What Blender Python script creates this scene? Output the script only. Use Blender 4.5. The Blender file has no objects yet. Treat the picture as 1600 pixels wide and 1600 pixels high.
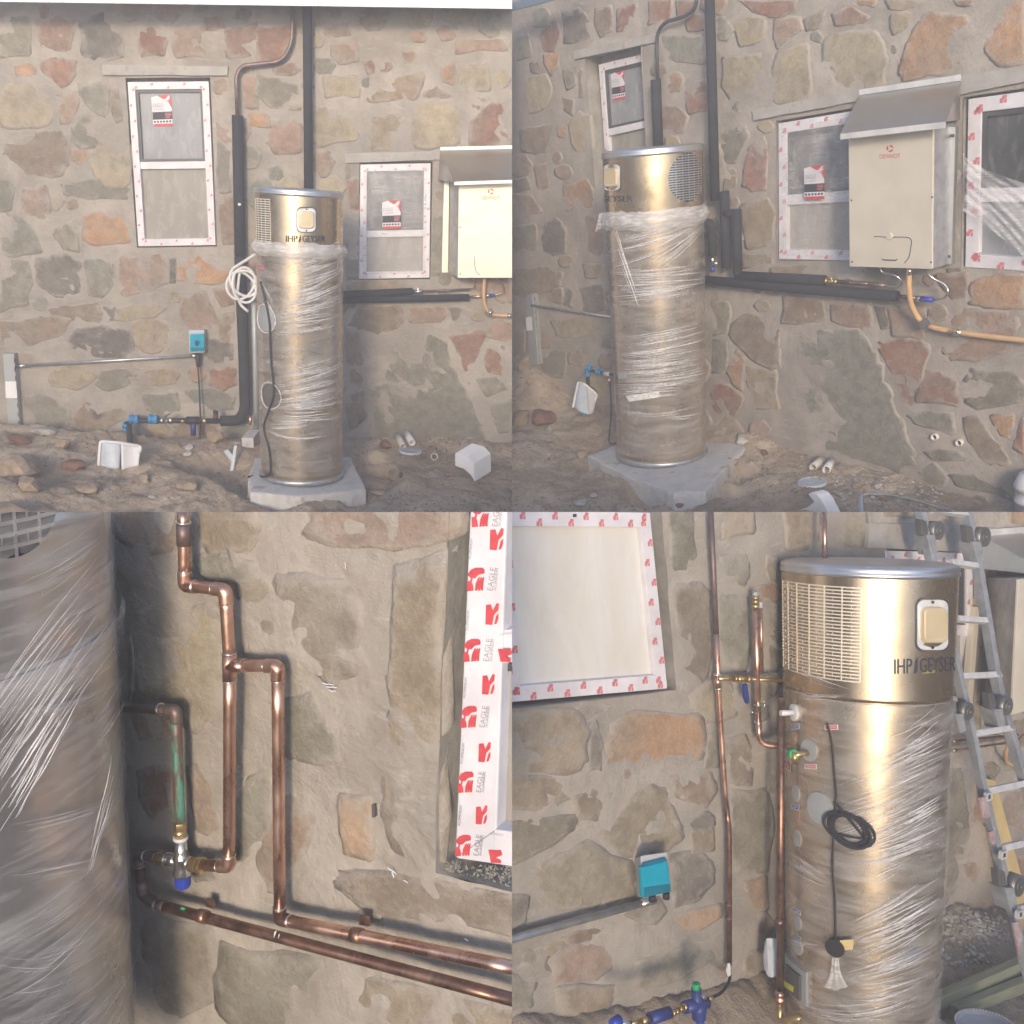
import bpy, bmesh, math, random
from mathutils import Vector, Matrix, noise
random.seed(7)
PI = math.pi
SC = bpy.context.scene
COL = SC.collection

# ------------------------------------------------------------------ camera
FPX = 1485.0                       # focal length in pixels of the 1600 px frame
PITCH = math.radians(31)
CAM_POS = Vector((0, 0, 3.0))
RC = Matrix.Rotation(PI / 2 - PITCH, 3, 'X')
cam_d = bpy.data.cameras.new('camera')
cam = bpy.data.objects.new('camera', cam_d)
COL.objects.link(cam)
cam.location = CAM_POS
cam.rotation_euler = (PI / 2 - PITCH, 0, 0)
cam_d.sensor_fit = 'HORIZONTAL'
cam_d.angle = 2 * math.atan(800 / FPX)
cam_d.clip_start = 0.05
cam_d.clip_end = 3000
SC.camera = cam

# ------------------------------------------------------------------ light
def cam_dir(x, y, z):              # x right, y DOWN, z forward -> world
    return (RC @ Vector((x, -y, -z))).normalized()
SUN_AZ, SUN_EL = math.radians(3), math.radians(26)      # low sun behind the camera, just left of it
SUN_TO = Vector((-math.sin(SUN_AZ) * math.cos(SUN_EL), -math.cos(SUN_AZ) * math.cos(SUN_EL), math.sin(SUN_EL)))        # direction towards the sun
elev = math.asin(SUN_TO.z)
azim = math.atan2(SUN_TO.x, SUN_TO.y)
world = bpy.data.worlds.new('World')
SC.world = world
world.use_nodes = True
wn = world.node_tree.nodes
sky = wn.new('ShaderNodeTexSky')
sky.sky_type = 'NISHITA'
sky.sun_disc = False
sky.sun_elevation = elev
sky.sun_rotation = azim
sky.air_density = 1.0
sky.dust_density = 2.5
sky.ozone_density = 2.0
world.node_tree.links.new(sky.outputs[0], wn['Background'].inputs[0])
wn['Background'].inputs[1].default_value = 0.12
sd = bpy.data.lights.new('sun', 'SUN')
sd.energy = 1.5
sd.angle = math.radians(10)
sd.color = (1.0, 0.80, 0.58)
sun = bpy.data.objects.new('sun', sd)
COL.objects.link(sun)
sun.location = (0, 0, 12)
sun.rotation_euler = SUN_TO.to_track_quat('Z', 'Y').to_euler()
SC.view_settings.view_transform = 'Standard'
SC.view_settings.look = 'None'
SC.view_settings.gamma = 1
SC.view_settings.use_curve_mapping = False
SC.view_settings.exposure = 1.12
SC.cycles.use_denoising = True
SC.cycles.max_bounces = 8
SC.cycles.transparent_max_bounces = 16
SC.cycles.caustics_reflective = False
SC.cycles.caustics_refractive = False

# ------------------------------------------------------------------ materials
MATS = {}
def mix_rgb(nt, fac, a, b, blend='MIX'):
    n = nt.nodes.new('ShaderNodeMix')
    n.data_type = 'RGBA'
    n.blend_type = blend
    for sock, v in ((n.inputs[0], fac), (n.inputs[6], a), (n.inputs[7], b)):
        if isinstance(v, bpy.types.NodeSocket):
            nt.links.new(v, sock)
        elif isinstance(v, (int, float)):
            sock.default_value = v
        else:
            sock.default_value = (*v[:3], 1)
    return n.outputs[2]
def noise_tex(nt, vec, scale, detail=5, rough=.6, dist=0):
    n = nt.nodes.new('ShaderNodeTexNoise')
    n.inputs['Scale'].default_value = scale
    n.inputs['Detail'].default_value = detail
    n.inputs['Roughness'].default_value = rough
    n.inputs['Distortion'].default_value = dist
    nt.links.new(vec, n.inputs['Vector'])
    return n.outputs['Fac']
def ramp(nt, fac, a, b, va=0.0, vb=1.0):
    n = nt.nodes.new('ShaderNodeMapRange')
    n.inputs[1].default_value = a
    n.inputs[2].default_value = b
    n.inputs[3].default_value = va
    n.inputs[4].default_value = vb
    nt.links.new(fac, n.inputs[0])
    return n.outputs[0]
def math_n(nt, op, a, b):
    n = nt.nodes.new('ShaderNodeMath')
    n.operation = op
    for s, v in ((n.inputs[0], a), (n.inputs[1], b)):
        if isinstance(v, bpy.types.NodeSocket):
            nt.links.new(v, s)
        else:
            s.default_value = v
    return n.outputs[0]
def coords(nt, scale=None, rand=False):
    tc = nt.nodes.new('ShaderNodeTexCoord')
    v = tc.outputs['Object']
    if rand:
        oi = nt.nodes.new('ShaderNodeObjectInfo')
        m = math_n(nt, 'MULTIPLY', oi.outputs['Random'], 60.0)
        a = nt.nodes.new('ShaderNodeVectorMath')
        a.operation = 'ADD'
        nt.links.new(v, a.inputs[0])
        nt.links.new(m, a.inputs[1])
        v = a.outputs[0]
    if scale:
        mp = nt.nodes.new('ShaderNodeMapping')
        mp.inputs['Scale'].default_value = scale
        nt.links.new(v, mp.inputs[0])
        v = mp.outputs[0]
    return v
def bump(nt, bsdf, h, strength, dist):
    b = nt.nodes.new('ShaderNodeBump')
    b.inputs['Strength'].default_value = strength
    b.inputs['Distance'].default_value = dist
    nt.links.new(h, b.inputs['Height'])
    nt.links.new(b.outputs[0], bsdf.inputs['Normal'])
def new_mat(name):
    m = bpy.data.materials.new(name)
    m.use_nodes = True
    nt = m.node_tree
    MATS[name] = m
    return m, nt, nt.nodes['Principled BSDF']
def mk(name, c, rough=.6, metal=0.0, c2=None, var=.15, scale=9, bmp=0.0, bscale=40, bdist=.004,
       spec=.5, stretch=None, rvar=0.0, speck=None, lim=(.32, .68)):
    m, nt, b = new_mat(name)
    v = coords(nt, stretch)
    n = noise_tex(nt, v, scale, 6, .62)
    lo = tuple(x * (1 - var) for x in c)
    hi = c2 if c2 else tuple(min(1, x * (1 + var)) for x in c)
    col = mix_rgb(nt, ramp(nt, n, *lim), lo, hi)
    if speck:
        col = mix_rgb(nt, ramp(nt, noise_tex(nt, v, speck[1], 3), .58, .72), col, speck[0])
    nt.links.new(col, b.inputs['Base Color'])
    b.inputs['Metallic'].default_value = metal
    b.inputs['Roughness'].default_value = rough
    b.inputs['Specular IOR Level'].default_value = spec
    if rvar:
        nt.links.new(ramp(nt, n, .3, .7, max(.05, rough - rvar), min(1, rough + rvar)), b.inputs['Roughness'])
    if bmp:
        bump(nt, b, noise_tex(nt, v, bscale, 6, .65), bmp, bdist)
    return m

MORTAR = (.385, .352, .312)
def mortar_mat():
    m, nt, b = new_mat('mortar')
    v = coords(nt)
    a = noise_tex(nt, v, 2.3, 6, .65, .5)
    c = noise_tex(nt, v, 14, 5, .7)
    d = noise_tex(nt, v, 55, 4, .7)
    col = mix_rgb(nt, ramp(nt, a, .35, .66), tuple(x * .72 for x in MORTAR), tuple(x * 1.14 for x in MORTAR))
    col = mix_rgb(nt, ramp(nt, c, .5, .72, 0, .55), col, (.27, .225, .175))
    col = mix_rgb(nt, ramp(nt, d, .56, .75, 0, .35), col, (.46, .44, .40))
    tr = noise_tex(nt, coords(nt, (1.0, 1.0, 3.2)), 5.5, 7, .7, 1.6)
    col = mix_rgb(nt, ramp(nt, tr, .56, .70, 0, .6), col, (.47, .455, .42))
    st = noise_tex(nt, coords(nt, (1.6, 1.0, .55)), 3.1, 6, .7, 1.0)
    col = mix_rgb(nt, ramp(nt, st, .56, .74, 0, .35), col, (.20, .205, .195))
    nt.links.new(col, b.inputs['Base Color'])
    b.inputs['Roughness'].default_value = .92
    b.inputs['Specular IOR Level'].default_value = .2
    h = math_n(nt, 'ADD', math_n(nt, 'MULTIPLY', c, .8), math_n(nt, 'MULTIPLY', d, .5))
    bump(nt, b, h, .7, .012)
mortar_mat()
def stone_mat():
    m, nt, b = new_mat('stone')
    v = coords(nt, rand=True)
    oi = nt.nodes.new('ShaderNodeObjectInfo')
    at = nt.nodes.new('ShaderNodeAttribute')
    at.attribute_name = 'smear'
    big = noise_tex(nt, v, 3.4, 5, .6, .6)
    mid = noise_tex(nt, v, 13, 6, .68)
    fine = noise_tex(nt, v, 70, 5, .7)
    base = mix_rgb(nt, .10, oi.outputs['Color'], (.30, .27, .22))
    col = mix_rgb(nt, ramp(nt, big, .42, .64, 0, .55), base, (.265, .245, .205))
    dk = mix_rgb(nt, 1.0, col, (.60, .57, .54), 'MULTIPLY')
    col = mix_rgb(nt, ramp(nt, mid, .58, .38, 0, .6), col, dk)
    lt = mix_rgb(nt, 1.0, col, (1.3, 1.27, 1.22), 'MULTIPLY')
    col = mix_rgb(nt, ramp(nt, fine, .5, .72, 0, .8), col, lt)
    sv = noise_tex(nt, coords(nt, (1.2, 1, 2.0), True), 5.0, 6, .7, 1.2)
    col = mix_rgb(nt, ramp(nt, sv, .57, .72, 0, .55), col, (.40, .385, .345))
    crk = noise_tex(nt, coords(nt, (1, 1, 1), True), 7, 8, .75, .8)
    col = mix_rgb(nt, ramp(nt, crk, .62, .75, 0, .35), col, (.13, .12, .105))
    sm = math_n(nt, 'ADD', at.outputs['Fac'], ramp(nt, mid, .3, .7, -.42, .34))
    col = mix_rgb(nt, ramp(nt, sm, .30, .95, 0, .96), col, tuple(x * .97 for x in MORTAR))
    nt.links.new(col, b.inputs['Base Color'])
    b.inputs['Roughness'].default_value = .88
    b.inputs['Specular IOR Level'].default_value = .25
    h = math_n(nt, 'ADD', math_n(nt, 'MULTIPLY', mid, 1.0), math_n(nt, 'MULTIPLY', fine, .6))
    bump(nt, b, h, .75, .011)
stone_mat()
def dirt_mat():
    m, nt, b = new_mat('dirt')
    v = coords(nt)
    a = noise_tex(nt, v, 1.9, 6, .65, .4)
    c = noise_tex(nt, v, 9, 6, .7)
    d = noise_tex(nt, v, 60, 5, .75)
    col = mix_rgb(nt, ramp(nt, a, .36, .62), (.38, .305, .23), (.66, .555, .43))
    col = mix_rgb(nt, ramp(nt, c, .52, .7, 0, .7), col, (.31, .195, .14))
    col = mix_rgb(nt, ramp(nt, d, .55, .7, 0, .5), col, (.54, .46, .37))
    nt.links.new(col, b.inputs['Base Color'])
    b.inputs['Roughness'].default_value = .95
    b.inputs['Specular IOR Level'].default_value = .15
    h = math_n(nt, 'ADD', c, math_n(nt, 'MULTIPLY', d, .6))
    bump(nt, b, h, 1.0, .03)
dirt_mat()
mk('added_bank', (.06, .045, .034), .95, scale=.3, var=.3, spec=.15)
mk('concrete', (.56, .56, .555), .9, var=.16, scale=7, bmp=.5, bscale=60, bdist=.006, spec=.2, speck=((.36, .31, .26), 7))
mk('lintel_concrete', (.40, .385, .36), .9, var=.16, scale=6, bmp=.5, bscale=45, bdist=.006, spec=.2, speck=((.31, .28, .25), 14))
mk('plaster', (.33, .315, .285), .92, var=.22, scale=9, bmp=.5, bscale=40, bdist=.008, spec=.2)
mk('rock', (.34, .27, .20), .93, var=.3, scale=12, bmp=.8, bscale=35, bdist=.012, spec=.2)
mk('rock_grey', (.42, .41, .38), .93, var=.25, scale=12, bmp=.8, bscale=35, bdist=.012, spec=.2)
mk('rock_red', (.23, .13, .095), .93, var=.25, scale=12, bmp=.8, bscale=35, bdist=.012, spec=.2)
def brushed(name, c, rough, aniso=.0):
    m, nt, b = new_mat(name)
    v = coords(nt, (1, 1, .03))
    n = noise_tex(nt, v, 160, 3, .6)
    v2 = coords(nt)
    n2 = noise_tex(nt, v2, 5, 5, .6)
    nt.links.new(mix_rgb(nt, ramp(nt, n2, .3, .7), tuple(x * .9 for x in c), c), b.inputs['Base Color'])
    b.inputs['Metallic'].default_value = .92
    b.inputs['Anisotropic'].default_value = aniso
    b.inputs['Anisotropic Rotation'].default_value = .25
    tg = nt.nodes.new('ShaderNodeTangent')
    tg.direction_type = 'RADIAL'
    tg.axis = 'Z'
    nt.links.new(tg.outputs[0], b.inputs['Tangent'])
    nt.links.new(ramp(nt, n2, .3, .7, rough - .04, rough + .06), b.inputs['Roughness'])
    bump(nt, b, math_n(nt, 'ADD', noise_tex(nt, v2, 3, 2), math_n(nt, 'MULTIPLY', n, .0006)), .20, .03)
    return m
brushed('tank_steel', (.62, .50, .34), .26, .0)
brushed('tank_steel_close', (.56, .53, .50), .3, .3)
mk('display_gold', (.74, .62, .40), .38, .35, var=.05)
brushed('hood_steel', (.60, .57, .51), .34)
brushed('panel_steel', (.86, .80, .67), .45)
MATS['panel_steel'].node_tree.nodes['Principled BSDF'].inputs['Metallic'].default_value = .35
mk('steel_trim', (.62, .63, .64), .35, .9, var=.08)
mk('galvanised', (.50, .52, .54), .42, .8, var=.2, scale=14, c2=(.62, .64, .66))
mk('trunking_grey', (.40, .43, .45), .5, .3, var=.1)
mk('dark_slot', (.025, .027, .03), .8)
mk('dark_port', (.10, .095, .09), .7)
mk('foam_black', (.030, .032, .038), .85, var=.2, scale=20, bmp=.3, bscale=120, bdist=.002, spec=.3)
mk('dark_pipe', (.075, .07, .075), .5, .3)
mk('black_rubber', (.02, .02, .022), .6)
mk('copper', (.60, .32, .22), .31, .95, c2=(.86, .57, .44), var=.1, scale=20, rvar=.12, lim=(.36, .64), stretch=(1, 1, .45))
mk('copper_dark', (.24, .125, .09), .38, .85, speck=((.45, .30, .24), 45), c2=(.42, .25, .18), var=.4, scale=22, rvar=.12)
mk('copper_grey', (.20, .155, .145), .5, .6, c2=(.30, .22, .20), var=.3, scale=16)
mk('copper_green', (.22, .15, .125), .5, .4, c2=(.13, .40, .31), var=.2, scale=60, rvar=.1, stretch=(1, 1, .22), lim=(.46, .56))
mk('white_metal', (.74, .75, .76), .4, .25)
mk('solder', (.75, .73, .70), .3, .95)
mk('brass', (.60, .45, .22), .36, .9, var=.2, scale=30)
mk('chrome', (.70, .70, .69), .22, .95, var=.08)
mk('blue_plastic', (.03, .24, .52), .45, var=.15)
mk('navy_plastic', (.02, .04, .20), .45, var=.2)
mk('blue_cap', (.025, .06, .42), .4)
mk('cyan_cover', (.0, .36, .52), .25, var=.08)
mk('cyan_dark', (.0, .17, .26), .3)
mk('grey_plastic', (.50, .52, .56), .45, var=.05)
mk('green_plastic', (.02, .42, .16), .45)
mk('white_plastic', (.74, .75, .77), .42, var=.05)
mk('milky_plastic', (.52, .58, .65), .45, var=.12, scale=14)
mk('bluish_plastic', (.45, .53, .60), .45, var=.1)
mk('foam_white', (.80, .81, .83), .8, var=.04, bmp=.2, bscale=180, bdist=.002)
mk('pvc', (.62, .60, .55), .45, var=.1)
mk('gas_hose', (.62, .40, .21), .5, var=.1)
mk('white_tape', (.68, .67, .71), .42, var=.12, scale=9, bmp=.35, bscale=22, bdist=.005)
mk('red_print', (.58, .075, .09), .5, var=.15, scale=60)
mk('pink_print', (.60, .19, .22), .5, var=.2, scale=60)
mk('grey_print', (.33, .33, .37), .5)
mk('dark_print', (.035, .033, .045), .6)
mk('purple_print', (.09, .08, .32), .5)
mk('yellow_print', (.60, .60, .06), .5)
mk('window_grey', (.085, .09, .10), .4, .3)
mk('white_board', (.80, .81, .84), .5, var=.04)
mk('eave_blue', (.16, .23, .32), .5, var=.2)
mk('ladder_grey', (.34, .37, .41), .45, .35, var=.2, scale=20, c2=(.46, .48, .51))
mk('ladder_rung', (.74, .75, .76), .42, .3, var=.15, scale=25)
mk('hinge_grey', (.20, .20, .20), .45, .6, var=.2)
mk('timber_green', (.30, .315, .21), .8, var=.2, scale=6, stretch=(1, 9, 9), bmp=.3, bscale=30)
mk('timber_yellow', (.60, .47, .22), .7, var=.15, scale=6)
mk('plank_red', (.42, .20, .19), .7, var=.3, scale=60, c2=(.45, .43, .44))
mk('bucket', (.42, .44, .48), .5, var=.1)
def pane_mat(name, c, c2, rough=.22):
    m, nt, b = new_mat(name)
    v = coords(nt, (1.2, 1, .5))
    n = noise_tex(nt, v, 3.5, 5, .6, .8)
    n2 = noise_tex(nt, v, 16, 5, .6, .4)
    col = mix_rgb(nt, ramp(nt, n, .3, .7), c, c2)
    col = mix_rgb(nt, ramp(nt, n2, .5, .75, 0, .25), col, (.5, .5, .48))
    nt.links.new(col, b.inputs['Base Color'])
    nt.links.new(ramp(nt, n2, .3, .7, rough - .06, rough + .12), b.inputs['Roughness'])
    bump(nt, b, n, .15, .02)
pane_mat('pane_blue', (.24, .255, .28), (.33, .34, .35))
pane_mat('pane_tan', (.27, .255, .23), (.37, .35, .31))
pane_mat('pane_dark', (.10, .105, .115), (.19, .18, .17))
pane_mat('pane_pale', (.63, .605, .54), (.74, .74, .74), .45)
pane_mat('pane_deep', (.045, .05, .05), (.11, .12, .12), .12)
def film_mat(name, amount, stretch, scale, tint=(.9, .9, .92), lo=.45, hi=.75, floor=.08):
    m, nt, b = new_mat(name)
    v = coords(nt, stretch)
    n = noise_tex(nt, v, scale, 2.5, .5, .4)
    n2 = noise_tex(nt, coords(nt, (1, 1, 9)), 11, 2, .5, .2)
    n = math_n(nt, 'ADD', math_n(nt, 'MULTIPLY', n, .6), math_n(nt, 'MULTIPLY', n2, .4))
    b.inputs['Base Color'].default_value = (*tint, 1)
    b.inputs['Roughness'].default_value = .22
    tr = nt.nodes.new('ShaderNodeBsdfTransparent')
    mx = nt.nodes.new('ShaderNodeMixShader')
    nt.links.new(ramp(nt, n, lo, hi, floor, amount), mx.inputs[0])
    nt.links.new(tr.outputs[0], mx.inputs[1])
    nt.links.new(b.outputs[0], mx.inputs[2])
    nt.links.new(mx.outputs[0], nt.nodes['Material Output'].inputs['Surface'])
    bump(nt, b, n, .25, .008)
film_mat('wrap_film', .32, (1, 1, 5), 4, lo=.38, hi=.72, floor=.03)
film_mat('wrap_close', .44, (1, 1, 3), 4, floor=.08)
film_mat('wrap_bunch', .80, (1, 1, 4), 14, floor=.34)
film_mat('wrap_strand', .62, (1, 1, 1), 40, lo=.35, hi=.65, floor=.20)
film_mat('wrap_strand_bright', .9, (1, 1, 1), 60, lo=.35, hi=.6, floor=.5)
film_mat('sheet_plastic', .42, (2, 1, 1), 5, floor=.14)
film_mat('sheet_plastic_torn', .55, (1, 1, 3), 6, floor=.22)

# ------------------------------------------------------------------ the four bays
class Bay:
    """One bay of the display: a frame with x along its wall, y into its wall and z up."""
    def __init__(self, down, xdir, anchor, depth, keep_x, keep_y):
        d = cam_dir(*down)
        U = -d
        X = cam_dir(*xdir)
        N = X.cross(U).normalized()
        X = U.cross(N).normalized()
        R = Matrix((X, -N, U)).transposed()
        o = CAM_POS + RC @ Vector(((anchor[0] - 800) / FPX, -(anchor[1] - 800) / FPX, -1)) * depth
        self.M = Matrix.Translation(o) @ R.to_4x4()
        self.Ri = R.transposed()
        self.C = self.Ri @ (CAM_POS - o)
        self.planes = []
        if keep_x:
            self.planes.append((self.Ri @ (RC @ Vector((1, 0, 0))) * keep_x))
        if keep_y:
            self.planes.append((self.Ri @ (RC @ Vector((0, 1, 0))) * keep_y))
    def ray(self, px, py):
        return self.Ri @ (RC @ Vector(((px - 800) / FPX, -(py - 800) / FPX, -1)))
    def W(self, px, py, h=0.0):            # on the plane h metres in front of the wall face
        r = self.ray(px, py)
        return self.C + r * ((-h - self.C.y) / r.y)
    def G(self, px, py, z):                # on the level plane at height z
        r = self.ray(px, py)
        return self.C + r * ((z - self.C.z) / r.z)
    def mpp(self, p):                      # metres per pixel at a point
        w = self.M @ p - CAM_POS
        return (RC.transposed() @ w).z * -1 / FPX

def clip(bm, bay, base, cap=True, ykeep=True):
    pl = bay.planes if ykeep else bay.planes[:-1]
    co = bay.C - base
    for n in pl:
        ds = [(v.co - co).dot(n) for v in bm.verts]
        if not ds or max(ds) <= 0:
            return False
        if min(ds) >= 0:
            continue
        r = bmesh.ops.bisect_plane(bm, geom=bm.verts[:] + bm.edges[:] + bm.faces[:], dist=1e-6,
                                   plane_co=co, plane_no=n, clear_inner=True)
        if cap:
            ed = [e for e in r['geom_cut'] if isinstance(e, bmesh.types.BMEdge) and e.is_boundary]
            if ed:
                try:
                    bmesh.ops.holes_fill(bm, edges=ed, sides=0)
                except Exception:
                    pass
    return len(bm.faces) > 0

def tagit(o, label=None, cat=None, group=None, kind=None):
    if label: o['label'] = label
    if cat: o['category'] = cat
    if group: o['group'] = group
    if kind: o['kind'] = kind
    return o
def thing(bay, name, base, label, cat, group=None):
    o = bpy.data.objects.new(name, None)
    o.empty_display_size = .1
    COL.objects.link(o)
    o.matrix_world = bay.M @ Matrix.Translation(base)
    o['base'] = [base.x, base.y, base.z]
    tagit(o, label, cat, group)
    return o

class MB:
    def __init__(self):
        self.v = []
        self.f = []
        self.sm = []
    def add(self, verts, faces, smooth=True):
        k = len(self.v)
        self.v += [Vector(p) for p in verts]
        self.f += [tuple(i + k for i in f) for f in faces]
        self.sm += [smooth] * len(faces)
        return self
    def prism(self, bottom, top, smooth=False):     # two rings of equal length
        n = len(bottom)
        f = [tuple(range(n - 1, -1, -1)), tuple(range(n, 2 * n))]
        f += [(i, (i + 1) % n, n + (i + 1) % n, n + i) for i in range(n)]
        return self.add(list(bottom) + list(top), f, smooth)
    def box(self, c, x, y, z):                      # centre and three half-axis vectors
        b = [c - x - y - z, c + x - y - z, c + x + y - z, c - x + y - z]
        t = [c - x - y + z, c + x - y + z, c + x + y + z, c - x + y + z]
        return self.prism(b, t)
    def cyl(self, a, b, r, r2=None, seg=14):
        r2 = r if r2 is None else r2
        d = (b - a).normalized()
        e1 = d.orthogonal().normalized()
        e2 = d.cross(e1)
        ra = [a + (e1 * math.cos(2 * PI * i / seg) + e2 * math.sin(2 * PI * i / seg)) * r for i in range(seg)]
        rb = [b + (e1 * math.cos(2 * PI * i / seg) + e2 * math.sin(2 * PI * i / seg)) * r2 for i in range(seg)]
        k = len(self.f)
        self.prism(ra, rb, True)
        self.sm[k] = self.sm[k + 1] = False
        return self
    def ringtube(self, a, b, r, ri, seg=16):        # open pipe with a wall thickness
        d = (b - a).normalized()
        e1 = d.orthogonal().normalized()
        e2 = d.cross(e1)
        def ring(c, q): return [c + (e1 * math.cos(2 * PI * i / seg) + e2 * math.sin(2 * PI * i / seg)) * q for i in range(seg)]
        R = [ring(a, r), ring(b, r), ring(b, ri), ring(a, ri)]
        vs = sum(R, [])
        f = []
        for k in range(4):
            for i in range(seg):
                j = (i + 1) % seg
                k2 = (k + 1) % 4
                f.append((k * seg + i, k * seg + j, k2 * seg + j, k2 * seg + i))
        return self.add(vs, f)
    def tube(self, pts, r, seg=10, caps=True, flat=1.0):
        n = len(pts)
        rs = r if isinstance(r, (list, tuple)) else [r] * n
        vs, fs = [], []
        e1 = None
        for i, p in enumerate(pts):
            t = (pts[min(i + 1, n - 1)] - pts[max(i - 1, 0)]).normalized()
            if e1 is None:
                e1 = t.orthogonal().normalized()
            else:
                e1 = (e1 - t * e1.dot(t))
                e1 = e1.normalized() if e1.length > 1e-6 else t.orthogonal().normalized()
            e2 = t.cross(e1)
            vs += [p + (e1 * math.cos(2 * PI * k / seg) + e2 * flat * math.sin(2 * PI * k / seg)) * rs[i] for k in range(seg)]
        for i in range(n - 1):
            for k in range(seg):
                j = (k + 1) % seg
                fs.append((i * seg + k, i * seg + j, (i + 1) * seg + j, (i + 1) * seg + k))
        if caps:
            fs.append(tuple(range(seg - 1, -1, -1)))
            fs.append(tuple((n - 1) * seg + k for k in range(seg)))
        return self.add(vs, fs)
    def lathe(self, origin, axis, prof, seg=64, e1=None):   # prof: (height, radius)
        a = axis.normalized()
        e1 = (e1 or a.orthogonal()).normalized()
        e2 = a.cross(e1)
        vs, fs = [], []
        for h, r in prof:
            vs += [origin + a * h + (e1 * math.cos(2 * PI * i / seg) + e2 * math.sin(2 * PI * i / seg)) * r for i in range(seg)]
        for k in range(len(prof) - 1):
            for i in range(seg):
                j = (i + 1) % seg
                fs.append((k * seg + i, k * seg + j, (k + 1) * seg + j, (k + 1) * seg + i))
        return self.add(vs, fs)
    def build(self, name, mat, bay, parent=None, base=None, cap=True, bevel=0, kind=None, label=None, ykeep=True):
        if parent is not None and base is None:
            base = Vector(parent['base'])
        base = base if base is not None else Vector((0, 0, 0))
        bm = bmesh.new()
        vv = [bm.verts.new(p - base) for p in self.v]
        for f, s in zip(self.f, self.sm):
            try:
                q = bm.faces.new([vv[i] for i in f])
                q.smooth = s
            except ValueError:
                pass
        bmesh.ops.remove_doubles(bm, verts=bm.verts, dist=1e-6)
        if bevel:
            ed = [e for e in bm.edges if len(e.link_faces) == 2 and e.calc_face_angle(0) > .6]
            bmesh.ops.bevel(bm, geom=ed, offset=bevel, segments=2, affect='EDGES', profile=.6)
        bmesh.ops.recalc_face_normals(bm, faces=bm.faces)
        if not clip(bm, bay, base, cap, ykeep):
            bm.free()
            return None
        return finish(bm, name, mat, bay, parent, base, kind, label)

def finish(bm, name, mat, bay, parent, base, kind=None, label=None):
    me = bpy.data.meshes.new(name)
    bm.to_mesh(me)
    bm.free()
    me.materials.append(MATS[mat] if isinstance(mat, str) else mat)
    o = bpy.data.objects.new(name, me)
    COL.objects.link(o)
    if parent is not None:
        o.parent = parent
        o['base'] = list(parent['base'])
    else:
        o.matrix_world = bay.M @ Matrix.Translation(base)
        o['base'] = list(base)
    tagit(o, label=label, kind=kind)
    return o

# ---- paths
def arc_path(pts, fillet, seg=6):
    out = [pts[0]]
    for i in range(1, len(pts) - 1):
        a, b, c = pts[i - 1], pts[i], pts[i + 1]
        d1 = (a - b); d2 = (c - b)
        f = min(fillet, d1.length * .48, d2.length * .48)
        p, q = b + d1.normalized() * f, b + d2.normalized() * f
        for k in range(seg + 1):
            t = k / seg
            out.append(p * (1 - t) ** 2 + b * 2 * t * (1 - t) + q * t ** 2)
    out.append(pts[-1])
    return out
def spline(pts, per=8):
    out = []
    n = len(pts)
    for i in range(n - 1):
        p0, p1, p2, p3 = pts[max(i - 1, 0)], pts[i], pts[i + 1], pts[min(i + 2, n - 1)]
        for k in range(per):
            t = k / per
            out.append(.5 * ((2 * p1) + (p2 - p0) * t + (2 * p0 - 5 * p1 + 4 * p2 - p3) * t * t + (3 * p1 - p0 - 3 * p2 + p3) * t ** 3))
    out.append(pts[-1])
    return out

def text_shape(body):                       # 2-D outline faces of a word, box scaled to 0..1
    cu = bpy.data.curves.new('t', 'FONT')
    cu.body = body
    cu.resolution_u = 3
    ob = bpy.data.objects.new('t', cu)
    me = bpy.data.meshes.new_from_object(ob)
    vs = [(v.co.x, v.co.y) for v in me.vertices]
    fs = [tuple(p.vertices) for p in me.polygons]
    bpy.data.objects.remove(ob)
    bpy.data.curves.remove(cu)
    bpy.data.meshes.remove(me)
    x0, x1 = min(v[0] for v in vs), max(v[0] for v in vs)
    y0, y1 = min(v[1] for v in vs), max(v[1] for v in vs)
    return [((x - x0) / (x1 - x0), (y - y0) / (y1 - y0)) for x, y in vs], fs
_tc = {}
def put_text(mb, body, surf, tl, tr, bl, off):
    if body not in _tc:
        _tc[body] = text_shape(body)
    vs, fs = _tc[body]
    P = []
    for s, t in vs:
        t = 1 - t
        P.append(surf(tl[0] + (tr[0] - tl[0]) * s + (bl[0] - tl[0]) * t, tl[1] + (tr[1] - tl[1]) * s + (bl[1] - tl[1]) * t, off))
    mb.add(P, fs, False)
def put_poly(mb, pts, surf, off):
    mb.add([surf(x, y, off) for x, y in pts], [tuple(range(len(pts)))], False)
def bil(q, s, t):                           # quad TL,TR,BR,BL
    a = (q[0][0] + (q[1][0] - q[0][0]) * s, q[0][1] + (q[1][1] - q[0][1]) * s)
    b = (q[3][0] + (q[2][0] - q[3][0]) * s, q[3][1] + (q[2][1] - q[3][1]) * s)
    return (a[0] + (b[0] - a[0]) * t, a[1] + (b[1] - a[1]) * t)
def plate(mb, bay, px, h0, h1):             # pixel outline standing off the wall from h0 to h1
    top = [bay.W(x, y, h1) for x, y in px]
    bot = [Vector((p.x, -h0, p.z)) for p in top]
    return mb.prism(bot, top)
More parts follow.
